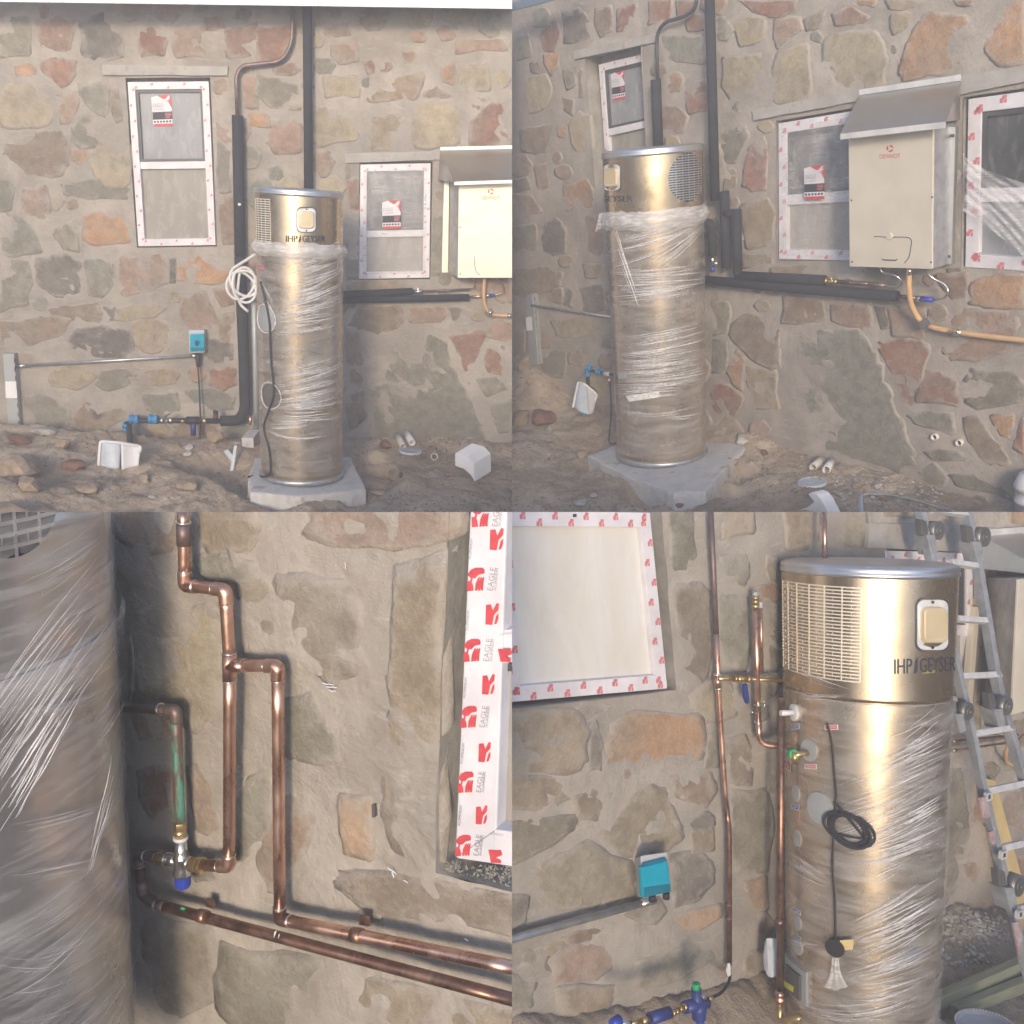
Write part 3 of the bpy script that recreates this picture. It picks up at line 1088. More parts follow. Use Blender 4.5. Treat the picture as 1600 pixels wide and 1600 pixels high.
# ------------------------------------------------------------------ small builders shared by the bays
def each(shapes, name, mat, bay, parent, **k):
    for s in shapes: s.build(name, mat, bay, parent, **k)
def single(mb, bay, name, mat, base, label, cat, group=None, cap=True, bevel=0, kind=None):
    o = mb.build(name, mat, bay, base=base, cap=cap, bevel=bevel, kind=kind)
    if o: tagit(o, label, cat, group)
    return o
def wpath(bay, pts):                        # (px, py, h) triples
    return [bay.W(x, y, h) for x, y, h in pts]
def slotted(tank, mb_bars, a0, a1, t0, t1, cols, rows, off, vb, hb, inside=None, brick=True):
    """perforated sheet: vertical bands, thin horizontals and short staggered bridges"""
    def ok(a, t): return inside is None or inside(a, t)
    ca = (a1 - a0) / cols
    for c in range(cols + 1):
        a = a0 + ca * c
        segs = 40
        run = [k for k in range(segs) if ok(a, t0 + (t1 - t0) * (k + .5) / segs)]
        if run:
            tank.tpatch(mb_bars, a - vb / 2, a + vb / 2, t0 + (t1 - t0) * run[0] / segs, t0 + (t1 - t0) * (run[-1] + 1) / segs, off, off + .0025, 2)
    rt = (t1 - t0) / rows
    for q in range(rows + 1):
        t = t0 + rt * q
        n = 48
        run = [k for k in range(n) if ok(a0 + (a1 - a0) * (k + .5) / n, t)]
        if run:
            tank.tpatch(mb_bars, a0 + (a1 - a0) * run[0] / n, a0 + (a1 - a0) * (run[-1] + 1) / n, t - hb / 2, t + hb / 2, off, off + .002, 12)
        if brick and q < rows:
            for c in range(cols):
                for f in ((.5,) if q % 2 else (.0, 1.0)):
                    a = a0 + ca * (c + f)
                    if f in (.0, 1.0): continue
                    if ok(a, t + rt / 2):
                        tank.tpatch(mb_bars, a - vb * .16, a + vb * .16, t, t + rt, off, off + .0018, 1)
# ================================================================== BAY 1 (upper left)
b1 = Bay((-370, 3870, FPX), (1, .07, .05), (400, 400), 7.05, -1, 1)
STONES1 = parse('''
g 0,27 46,29 47,84 0,90
r 58,62 60,36 90,28 118,34 115,50 108,76 60,84
d 124,30 165,20 186,34 194,68 191,88 150,91 128,82
r 218,46 258,38 263,60 255,86 222,86
p 272,50 320,42 326,62 324,88 276,89
r 320,26 348,26 350,44 322,46
r 354,46 400,36 402,85 356,90
o 24,104 48,100 56,110 50,121 27,119
r 66,100 90,93 118,97 116,115 106,131 97,135 84,123 70,113
y 4,142 30,127 62,133 86,146 90,168 76,195 32,199 3,196
p 91,150 120,145 122,166 112,190 95,190
g 125,133 158,130 168,146 167,180 155,182 135,162 128,150
b 171,135 184,138 192,184 182,190 175,174
g 125,182 140,176 155,194 162,210 150,230 126,231 113,216 114,200
o 108,233 133,233 137,245 128,257 118,254 108,244
y 141,245 160,216 190,212 201,230 201,286 188,292 165,290 147,268
b 2,214 30,208 95,206 108,221 105,250 99,274 60,279 22,270 2,266
G 0,280 14,280 22,300 18,325 0,328
p 37,297 72,292 76,334 70,345 46,345 38,331
g 100,288 158,277 202,295 198,311 132,311 102,302
o 130,338 165,326 202,321 206,355 198,378 150,383 131,374
g 75,350 100,346 120,370 122,391 100,388 81,367
G 0,335 24,335 55,364 64,394 0,399
d 58,407 108,400 127,412 126,450 112,462 85,462 60,440
G 131,407 179,404 178,444 160,462 141,460
p 185,402 259,399 262,440 240,452 196,462 184,445
o 279,405 354,400 358,430 340,443 300,441 279,438
d 265,405 275,403 275,439 265,440
g 0,403 45,401 50,440 44,475 0,486
b 76,482 150,473 159,490 154,504 110,507 82,496
d 161,480 180,481 178,499 165,501
y 182,485 225,473 259,480 240,496 200,502 179,500
b 0,501 60,496 108,500 94,525 40,544 0,544
d 106,530 120,515 160,509 204,520 208,545 186,559 150,560 116,552
t 205,504 260,498 274,515 265,544 235,553 213,536
p 287,466 320,456 339,500 320,522 291,518 281,490
r 331,450 360,452 364,474 346,479
t 340,500 366,491 369,540 347,544
d 324,527 362,537 366,559 336,569 320,552
y 76,576 135,571 149,590 120,609 86,604 73,591
g 152,581 214,576 217,600 170,611 151,600
t 220,581 270,576 280,586 270,600 226,604
r 326,579 366,573 369,600 346,611 326,600
G 36,621 60,616 108,640 104,664 61,679 31,669
b 112,631 140,629 150,650 165,641 189,633 194,654 150,679 116,669
b 271,661 338,666 344,684 300,689 273,681
G 287,611 330,606 364,620 360,639 301,641
g 221,616 274,613 279,640 250,649 216,641
g 340,218 360,240 361,296 342,298
b 343,306 364,306 366,378 348,379
p 376,122 400,117 404,168 379,166
o 386,181 400,173 419,181 421,199 391,198
p 425,191 460,189 471,200 469,235 430,238 418,221
r 401,42 450,40 454,60 440,94 405,97
r 426,100 460,99 469,110 455,118 431,115
g 404,121 468,136 466,170 421,165 401,150
b 500,42 540,36 546,54 506,55
p 520,70 555,66 558,95 530,100 518,86
r 570,96 605,88 611,105 600,118 576,115
p 628,81 648,80 650,95 632,98
y 505,121 555,118 562,130 560,152 510,152
t 576,142 620,123 655,111 661,125 650,155 581,160
b 662,146 680,133 704,150 690,153 664,153
o 689,106 709,99 712,134 691,126
y 720,106 760,101 765,140 721,145
p 716,60 780,62 790,80 716,85
y 491,166 555,163 557,219 500,228 489,215
t 581,186 624,181 624,232 581,235
y 649,166 705,163 717,180 716,224 646,229
r 737,230 741,186 770,159 800,168 800,228
g 540,250 548,246 549,282 541,282
r 543,286 559,277 561,340 547,350
g 541,356 560,352 561,430 542,432
g 676,270 694,278 697,420 674,424
t 546,441 620,439 680,442 684,452 548,453
b 561,481 630,477 634,505 615,514 590,520 549,510
p 641,481 694,479 697,507 641,504
d 701,481 721,483 720,504 709,504
b 541,512 560,517 567,560 569,600 541,601
G 571,552 581,526 640,519 678,526 699,542 714,590 734,626 749,665 757,690 700,695 591,690 576,641
r 703,526 744,517 759,521 744,560 734,600 722,561
r 763,546 789,541 789,585 763,580 758,561
g 746,592 798,581 800,605 761,619
b 541,616 569,611 574,650 546,670
p 771,502 800,506 800,534 761,525
g 767,632 800,626 800,672 780,676
p 770,340 800,336 800,470 772,468
''')
OPEN1A = [(196, 122), (328, 121), (339, 385), (214, 387)]
OPEN1B = [(562, 254), (676, 252), (672, 436), (560, 437)]
wall1 = make_wall(b1, 'hazy rubble stone wall with a tall window and a heater cylinder with rectangular front display before it', (-120, -60, 830, 790),
                  STONES1, .0032, [(OPEN1A, .06), (OPEN1B, .05)], 1, [[(160, 101), (356, 104), (355, 118), (160, 117)], [(538, 240), (690, 236), (692, 249), (540, 255)]], 690)
lintel(b1, wall1, [(160, 101), (356, 104), (355, 118), (160, 117)])
lintel(b1, wall1, [(538, 240), (690, 236), (692, 249), (540, 255)])
# eave: two lengths of white fascia board overhanging the wall
for (a, bx, yl, yr, lab) in ((-130, 497, 1, 9.5, 'white fascia board over the tall window, left of the board joint'),
                             (497.6, 812, 9.5, 14, 'white fascia board right of the joint, above the small taped window')):
    h = .34
    q = [b1.W(a, yl - 46, h), b1.W(bx, yr - 46, h), b1.W(bx, yr, h), b1.W(a, yl, h)]
    mb = MB().prism([p + Vector((0, .022, 0)) for p in q], q)
    single(mb, b1, 'fascia_board', 'white_board', (q[2] + q[3]) / 2, lab, 'fascia board', 'white fascia boards of the eave', bevel=.002)
q = [b1.W(-130, 2, .316), b1.W(812, 15, .316), b1.W(812, 15, -.02), b1.W(-130, 2, -.02)]
zt = max(p.z for p in q[:2]) + .03
q = [Vector((p.x, p.y, zt)) for p in q]
single(MB().prism(q, [p + Vector((0, 0, .02)) for p in q]), b1, 'soffit_board', 'lintel_concrete', q[0], 'grey soffit closing the eave behind the white fascia', 'soffit')

w = Win(b1, 'tall taped window with two panes and one sticker, left of the black insulated pipe', [(199, 128), (326, 127), (337, 383), (216, 385)], .05, .050, .495)
w.tape(.10, .016)
w.sticker([(236, 150), (267, 148), (270, 197), (239, 198)])
w2 = Win(b1, 'small taped window behind plastic film between the gold heater and the wall unit', [(563, 257), (673, 255), (671, 434), (561, 436)], .04, .048, .60, ('pane_dark', 'pane_tan'))
w2.tape(.085, .016)
w2.sheet([(568, 264), (667, 263), (665, 428), (567, 429)], 'sheet_plastic', .012, .006, seed=3)
w2.sticker([(597, 314), (626, 313), (626, 357), (597, 358)], .052)

def gh(gr, px, py): return -gr.at(px, py).y
# ground
b1_foot = [(-120, 700), (0, 690), (60, 694), (150, 690), (260, 688), (400, 686), (560, 684), (620, 682), (700, 684), (800, 690), (840, 694)]
z1 = b1.W(600, 690).z
g1 = Ground(b1, b1_foot, z1, b1.W(-110, 700).x, b1.W(825, 700).x, 2.4,
            [(30, 735, .16, .10, 1.2), (15, 780, .22, .12, 1.3), (90, 715, .12, .07, 1), (330, 728, .22, -.14, 1.5), (370, 748, .14, -.12, 2),
             (596, 735, .10, -.20, 2), (592, 760, .07, -.12, 1.6), (250, 748, .2, .06, 1.2), (300, 770, .3, .05, 1), (140, 770, .2, .04, 1), (640, 760, .12, .05, 1),
             (205, 742, .10, -.07, 1.2), (700, 775, .3, .03, 1), (376, 764, .10, -.12, 1.6), (430, 782, .12, -.09, 1.5), (560, 778, .10, -.10, 1.5), (590, 716, .09, -.12, 1.4)], 1.0, nw=150)
def slab_px(bay, name, top, zt, th, label, base_off=0, mat='concrete', rough=.006):
    T = [bay.G(x, y, zt) for x, y in top]
    n = []
    for i in range(len(T)):
        a, c = T[i], T[(i + 1) % len(T)]
        for k in range(9):
            p = a.lerp(c, k / 9)
            if k: p = p + Vector((random.uniform(-1, 1), random.uniform(-1, 1), random.uniform(-.6, .3))) * rough
            n.append(p)
    cen = sum(n, Vector()) / len(n)
    bot = [cen + (p - cen) * 1.02 - Vector((0, 0, th + random.uniform(0, .01))) for p in n]
    mid = [cen + (p - cen) * 1.008 - Vector((0, 0, .010 + random.uniform(0, .02))) for p in n]
    ctr = [cen + (p - cen) * .97 + Vector((0, 0, .004)) for p in n]
    mb = MB()
    m = len(n)
    vs = bot + mid + n + ctr
    f = [tuple(range(m - 1, -1, -1)), tuple(range(3 * m, 4 * m))]
    for r in range(3):
        f += [(r * m + i, r * m + (i + 1) % m, (r + 1) * m + (i + 1) % m, (r + 1) * m + i) for i in range(m)]
    mb.add(vs, f, False)
    return single(mb, bay, name, mat, cen - Vector((0, 0, th)), label, 'concrete slab')
zs1 = z1 + .055
slab_px(b1, 'concrete_slab', [(388, 748), (398, 716), (548, 714), (571, 764), (470, 776), (392, 770)], zs1, .16, 'pale concrete slab under the heater cylinder in the hazy dirt yard')

# heater
B = b1.G(472, 741, zs1)
T = b1.W(467.5, 297, -B.y - .10)
r1 = 67.5 * b1.mpp(T)
t1 = Tank(b1, 'gold topped heater cylinder with a square display facing forward and grille at its left edge', B, T, r1, r1 * 1.0)
t1.body()
S = t1.surf
def display(tank, cx, cy, w, h, label=None):
    """recessed tray with a raised rounded cover, screws"""
    def rr(w, h, r, o):
        P = []
        for qx, qy, a0 in ((1, -1, -PI / 2), (1, 1, 0), (-1, 1, PI / 2), (-1, -1, PI)):
            for k in range(5):
                a = a0 + PI / 2 * k / 4
                P.append(tank.surf(cx + qx * (w / 2 - r) + r * math.cos(a), cy + qy * (h / 2 - r) + r * math.sin(a), o))
        return P
    r = w * .24
    tr = MB().prism(rr(w, h, r, 0), rr(w, h, r, .004)).build('display_tray', 'window_grey', tank.bay, tank.t)
    MB().prism(rr(w * .9, h * .92, r * .9, .003), rr(w * .9, h * .92, r * .9, .007)).build('display_rim', 'white_metal', tank.bay, tank.t)
    if tr is None: return
    MB().prism(rr(w * .72, h * .68, r * .75, .005), rr(w * .66, h * .63, r * .7, .022)).build('display_cover', 'display_gold', tank.bay, tank.t, bevel=.003)
    each([tank.disc(MB(), cx, cy + q * h * .415, .005, .006, .009, 8) for q in (-1, 1)], 'screw', 'dark_print', tank.bay, tank.t)
display(t1, 478.5, 343.5, 31, 40)
def heater_text(tank, x0, y0, x1, y1, a='IHP', b='GEYSER', slope=0.0):
    m = MB()
    L = x1 - x0
    yb = lambda x: slope * (x - x0)
    def word(s, f0, f1):
        xa, xb = x0 + L * f0, x0 + L * f1
        for k, q in ((-.45, .0022), (.45, .0026)):              # twice, slightly shifted: a bolder face
            put_text(m, s, tank.surf, (xa + k, y0 + yb(xa)), (xb + k, y0 + yb(xb)), (xa + k, y1 + yb(xa)), q)
    word(a, 0, .29)
    word(b, .42, 1)
    xm = x0 + L * .35
    put_poly(m, [(xm - L * .035, y1 + yb(xm)), (xm - L * .01, y0 + 3 + yb(xm)), (xm + L * .03, y0 - 2 + yb(xm)), (xm + L * .035, y1 - 3 + yb(xm)), (xm, y1 + 1 + yb(xm))], tank.surf, .0022)
    m.build('lettering', 'dark_print', tank.bay, tank.t, cap=False)
heater_text(t1, 447, 368, 508, 378)
m = MB(); t1.patch(m, [(400.5, 312), (423, 312), (423, 386), (402, 386)], .0015); m.build('grille_backing', 'dark_slot', b1, t1.t, cap=False)
m = MB()
a0, ta = t1.at(401, 349); a1, _ = t1.at(423, 349)
slotted(t1, m, a0, a1, t1.at(423, 385)[1], t1.at(423, 312)[1], 4, 20, .002, .010, .0035, brick=False)
m.build('grille', 'panel_steel', b1, t1.t)
t1.film(.03, .80, 1)
t1.bunch(t1.at(470, 404)[1], t1.at(470, 381)[1], .035, 2.0)
t1.strands([(440, 420, 536, 395, 26, 24, 22, 4), (440, 470, 537, 436, 30, 30, 26, 5), (425, 500, 537, 480, 20, 22, 22, 4), (430, 585, 537, 560, 18, 8, 12, 3),
            (420, 622, 537, 596, 34, 18, 26, 5), (432, 640, 537, 632, 22, 12, 20, 5), (420, 662, 500, 655, 12, 8, 5, 3), (412, 672, 536, 668, 3, 3, 3, 16),
            (405, 440, 440, 500, 8, 20, 20, 2)], 11, 1.3, .25)
# open service ports where the cables come out, torn film round them
for i, (x, y, lab) in enumerate(((417, 498, None), (424, 618, None))):
    m = MB(); t1.disc(m, x, y, .078, .009, .013, 24); m.build('port_cover', 'dark_port' if i else 'trunking_grey', b1, t1.t)
    a, t = t1.at(x, y)
    m = MB(); pts = [t1.P(a + .085 * math.cos(q) / t1.r(t), t + .088 * math.sin(q) / t1.H, .016 + .006 * noise.noise(Vector((q, i, 0)))) for q in [2 * PI * k / 24 for k in range(25)]]
    m.tube(pts, .005, 5); m.build('torn_edge', 'wrap_strand', b1, t1.t)
m = MB(); t1.patch(m, [(470, 622), (490, 624), (488, 635), (470, 634)], .014); m.build('badge', 'trunking_grey', b1, t1.t, cap=False)
m = MB(); t1.patch(m, [(403, 415), (413, 415), (413, 420), (403, 420)], .002); m.build('warning_label', 'red_print', b1, t1.t, cap=False)
pts = spline([S(x, y, .022) for x, y in ((412, 440), (424, 498), (427, 560), (431, 612), (424, 640), (417, 668), (425, 705), (426, 738), (416, 744), (405, 743))] + [b1.G(388, 745, zs1 + .01)])
single(MB().tube(pts, .0075, 6), b1, 'cable', 'black_rubber', pts[-1], 'thin black cable running down the wrapped gold heater onto the slab', 'cable')

# insulated pipes on the wall
def pipe_thing(bay, name, pts, r, mat, label, cat, fillet=.05, part='pipe', group=None, base=None, seg=12):
    p = arc_path(pts, fillet)
    t = thing(bay, name, base or pts[-1], label, cat, group)
    MB().tube(p, r, seg).build(part, mat, bay, t)
    return t
mp = b1.mpp(b1.W(400, 400))
p = wpath(b1, [(458, -6, .06), (456, 70, .05), (440, 96, .05), (378, 103, .05), (369, 118, .05), (371, 182, .06)])
tt = pipe_thing(b1, 'insulated_pipe', p, 3.0 * mp, 'copper_grey', 'thin dark pipe bending off the eave into black foam beside the tall window', 'pipe', .10)
p2 = wpath(b1, [(371, 180, .07), (375, 400, .07), (381, 560, .08), (383, 640, .10), (374, 657, .13), (345, 658, .14)])
MB().tube(arc_path(p2[:2], .01), 8.2 * mp, 14).build('foam_sleeve', 'foam_black', b1, tt)
MB().tube(arc_path([p2[1] + Vector((0, 0, -.006)), *p2[2:]], .12), 8.6 * mp, 14).build('foam_sleeve', 'foam_black', b1, tt)
c = b1.W(375, 319, .07 + 8.5 * mp)
MB().cyl(c, c + Vector((0, -.02, 0)), .013, .010, 10).build('brass_nipple', 'chrome', b1, tt)
p = wpath(b1, [(480, -4, .08), (482, 300, .08)])
tt = pipe_thing(b1, 'insulated_pipe', p, 6.6 * mp, 'foam_black', 'straight black foam pipe rising from behind the gold heater up to the eave', 'pipe', part='foam_sleeve')
p = wpath(b1, [(396, 430, .16), (399, 560, .17), (401, 690, .17)])
pipe_thing(b1, 'drain_pipe', p, 4.4 * mp, 'trunking_grey', 'pale grey upright pipe between the black foam pipe and gold heater', 'pipe')
# the coil of white hose
cc = b1.W(380, 440, .22)
pts = []
for k in range(90):
    a = k / 90 * 2 * PI * 3.1 + 1.3
    R = (20 + 3.5 * math.sin(k * .35)) * mp
    pts.append(cc + Vector((math.cos(a) * R * .92 + .01 * math.sin(a * .5), -.02 - .03 * math.sin(k * .21), math.sin(a) * R * 1.12 - k * .00035)))
pts = [b1.W(412, 388, .40), b1.W(398, 398, .32)] + pts[4:] + [b1.W(372, 468, .22), b1.W(388, 487, .22)]
single(MB().tube(spline(pts, 3), 2.2 * mp, 8), b1, 'hose', 'white_plastic', cc, 'coiled white plastic hose hanging beside the gold heater', 'hose')

# trunking, conduit, isolator
t = thing(b1, 'cable_trunking', b1.W(24, 690, .03), 'upright grey cable trunking with a pale label at the far left of the wall', 'trunking')
plate(MB(), b1, [(4, 553), (22, 553), (33, 690), (15, 692)], 0, .055).build('channel', 'trunking_grey', b1, t, bevel=.003)
plate(MB(), b1, [(8, 596), (25, 596), (27, 622), (9, 622)], .054, .058).build('label', 'white_board', b1, t)
m = MB()
for k in range(9):
    y = 560 + k * 14
    plate(m, b1, [(21.4 + k, y), (22.6 + k, y), (23.2 + k, y + 7), (22 + k, y + 7)], .05, .057)
m.build('slots', 'dark_slot', b1, t, kind='stuff')
p = wpath(b1, [(25, 572, .04), (302, 556, .04)])
t = pipe_thing(b1, 'conduit', p, 2.6 * mp, 'galvanised', 'thin galvanised conduit rising gently from trunking to the blue switch box', 'conduit')
MB().cyl(p[1] + (p[0] - p[1]) * .012, p[1] + (p[0] - p[1]) * -.02, 4.0 * mp).build('coupling', 'chrome', b1, t)
MB().cyl(p[0], p[0] + (p[1] - p[0]) * .06, 3.3 * mp).build('coupling', 'chrome', b1, t)
t = thing(b1, 'switch_box', b1.W(307, 550, 0), 'blue fronted isolator switch box with a knob, above a hanging black cable', 'switch box')
plate(MB(), b1, [(294.5, 516), (319, 516), (320, 551), (296, 552)], 0, .07).build('housing', 'grey_plastic', b1, t, bevel=.006)
plate(MB(), b1, [(296.5, 522), (319, 521), (319, 549), (297, 550)], .068, .085).build('cover', 'cyan_cover', b1, t, bevel=.004)
plate(MB(), b1, [(297.5, 543.5), (318.5, 543), (318.5, 548), (298, 549)], .084, .088).build('label_strip', 'cyan_dark', b1, t)
c = b1.W(308, 535, .085)
MB().cyl(c, c + Vector((0, -.016, 0)), .018, .016).build('knob', 'cyan_dark', b1, t)
MB().box(c + Vector((0, -.024, 0)), Vector((.006, 0, 0)), Vector((0, .01, 0)), Vector((0, 0, .02))).build('knob_handle', 'navy_plastic', b1, t, bevel=.002)
t = thing(b1, 'hanging_cable', b1.W(312, 704, .3), 'black cable dropping from the blue switch box to the trench', 'cable')
a = b1.W(309, 553, .05)
MB().cyl(a, a - Vector((0, 0, .10)), .022, .014).build('gland', 'black_rubber', b1, t)
pts = spline(wpath(b1, [(309, 572, .06), (311, 600, .06), (313, 650, .08), (313, 690, .14), (322, 714, gh(g1, 322, 716)), (345, 722, gh(g1, 345, 723)), (352, 735, gh(g1, 352, 735))]))
MB().tube(pts, .0065, 6).build('flex', 'black_rubber', b1, t)

# water supply assembly with blue compression fittings
t = thing(b1, 'water_supply_pipe', b1.G(205, 738, z1), 'black water pipe with blue elbows, ball valve and brass fittings along the wall foot', 'pipe assembly')
P = lambda x, y, h=.16: b1.W(x, y, h)
MB().tube(arc_path([P(345, 658), P(285, 657), P(205, 657), P(200, 668)], .02), 4.2 * mp, 10).build('pipe', 'black_rubber', b1, t)
hE = gh(g1, 204, 733) - .03
MB().tube([P(201, 665, .17), P(203, 690, (hE + .17) / 2), P(205, 716, hE)], 4.4 * mp, 10).build('pipe', 'black_rubber', b1, t)
for x, y, h in ((210, 655, .16), (199, 667, .17), (240, 655, .16), (205, 716, hE)):
    c = P(x, y, h)
    m = MB()
    ax = Vector((1, 0, 0)) if y < 660 else Vector((.1, -.3, 1)).normalized()
    m.lathe(c - ax * 7 * mp, ax, [(0, 5 * mp), (.001, 7.5 * mp), (4.5 * mp, 7.8 * mp), (4.6 * mp, 6 * mp), (9 * mp, 6.2 * mp), (9.1 * mp, 7.8 * mp), (14 * mp, 7.2 * mp), (14.1 * mp, 4 * mp)], 18)
    m.build('blue_fitting', 'blue_plastic', b1, t)
m = MB().cyl(P(206, 726, hE), P(197, 732, hE + .06), 8 * mp, 9 * mp); m.build('blue_fitting', 'blue_plastic', b1, t)
m = MB()
for x0, x1, r in ((251, 256, 5.5), (256, 264, 4.2), (264, 270, 5.5)): m.cyl(P(x0, 657), P(x1, 657), r * mp)
m.cyl(P(259, 656, .17), P(259, 651, .19), 2.2 * mp)
m.build('ball_valve', 'chrome', b1, t)
plate(MB(), b1, [(256, 650), (266, 645), (267, 647), (258, 652)], .185, .20).build('valve_lever', 'chrome', b1, t)
for xs in (((275, 282, 3.6), (282, 289, 4.3)), ((311, 316, 3.6), (316, 323, 4.3))):
    m = MB()
    for x0, x1, r in xs: m.cyl(P(x0, 657.5), P(x1, 657.5), r * mp)
    m.build('brass_fitting', 'brass', b1, t)
MB().cyl(P(292, 657), P(310, 657), 6.5 * mp).build('strainer_body', 'black_rubber', b1, t)
MB().cyl(P(302, 660), P(302, 680), 4.5 * mp).build('strainer_bowl', 'navy_plastic', b1, t)
m = MB().cyl(P(337, 656), P(337, 642), 4 * mp); m.build('valve_stem', 'black_rubber', b1, t)
c = P(337, 650, .2); MB().cyl(c, c - Vector((0, .02, 0)), 3.5 * mp).build('plug', 'copper_dark', b1, t)
c = P(391, 657, .30); single(MB().cyl(c - Vector((0, 0, .035)), c + Vector((0, 0, .035)), 2.4 * mp), b1, 'copper_stub', 'copper', c, 'short copper stub glinting at the foot of the black foam pipe', 'pipe stub')

# white tub cut open round the buried valve
def tub(bay, gr, q, q2, label, lean):
    t = thing(bay, 'plastic_tub', gr.at((q[2][0] + q[3][0]) / 2, (q[2][1] + q[3][1]) / 2), label, 'tub')
    H = lean
    P = [bay.W(x, y, h) for (x, y), h in zip(q, H)]
    def sheet(P, name, mat, th=.006, n=8, curve=.02):
        vs = []
        for s in (0, 1):
            for j in range(n + 1):
                for i in range(n + 1):
                    u, v = i / n, j / n
                    p = P[0].lerp(P[1], u).lerp(P[3].lerp(P[2], u), v)
                    vs.append(p + Vector((0, -curve * math.sin(PI * u) * (1 - .3 * v) + s * th, 0)))
        k = (n + 1) ** 2
        m = MB()
        f = []
        for s in (0, 1):
            f += [(s * k + j * (n + 1) + i, s * k + j * (n + 1) + i + 1, s * k + (j + 1) * (n + 1) + i + 1, s * k + (j + 1) * (n + 1) + i) for j in range(n) for i in range(n)]
        for i in range(n):
            f += [(i, i + 1, k + i + 1, k + i), (n * (n + 1) + i, n * (n + 1) + i + 1, k + n * (n + 1) + i + 1, k + n * (n + 1) + i)]
            f += [(i * (n + 1), (i + 1) * (n + 1), k + (i + 1) * (n + 1), k + i * (n + 1)), (i * (n + 1) + n, (i + 1) * (n + 1) + n, k + (i + 1) * (n + 1) + n, k + i * (n + 1) + n)]
        m.add(vs, f)
        return m.build(name, mat, bay, t)
    sheet(P, 'side', 'milky_plastic', curve=.035)
    P2 = [bay.W(x, y, h) for (x, y), h in zip(q2, (H[1], H[1] - .06, H[2] - .06, H[2]))]
    sheet(P2, 'side', 'white_plastic', curve=-.02)
    rim = [P[3], P[0].lerp(P[3], .15), P[0] + (P[1] - P[0]) * .08, P[0].lerp(P[1], .5), P[1] + (P[0] - P[1]) * .06, P2[0].lerp(P2[1], .4), P2[1], P2[1].lerp(P2[2], .3)]
    MB().tube(spline([p + Vector((0, -.012, 0)) for p in rim], 4), .011, 6).build('rim', 'white_plastic', bay, t)
    return t
tub(b1, g1, [(158, 689), (189, 691), (186, 733), (155, 727)], [(189, 691), (220, 697), (216, 728), (190, 735)], 'white plastic tub cut open round the blue buried elbow, in the hazy left yard', (gh(g1, 170, 730) - .10, gh(g1, 185, 733) - .10, gh(g1, 186, 733), gh(g1, 158, 728)))
# plastic offcuts leaning in the trench
hT = gh(g1, 362, 742)
q = [b1.W(349, 705, hT - .12), b1.W(356, 702, hT - .12), b1.W(370, 720, hT - .08), b1.W(364, 726, hT - .08)]
single(MB().prism([p + Vector((0, .012, 0)) for p in q], q), b1, 'plastic_offcut', 'bluish_plastic', q[3], 'short pale blue plastic offcut behind the upright one in the trench', 'offcut', bevel=.003)
q = [b1.W(365.5, 696, hT - .05), b1.W(370.5, 696, hT - .05), b1.W(364, 744, hT + .02), b1.W(358, 742, hT + .02)]
single(MB().prism([p + Vector((0, .014, 0)) for p in q], q), b1, 'plastic_offcut', 'bluish_plastic', q[3], 'long pale blue plastic strip leaning upright in the trench beside the slab', 'offcut', bevel=.003)
q = [(377, 684), (396, 684), (397, 708), (379, 708)]
m = plate(MB(), b1, q, .2, .42); single(m, b1, 'concrete_block', 'concrete', b1.W(388, 708, .35), 'small upright grey block behind the slab at the pipe foot', 'block', bevel=.006)

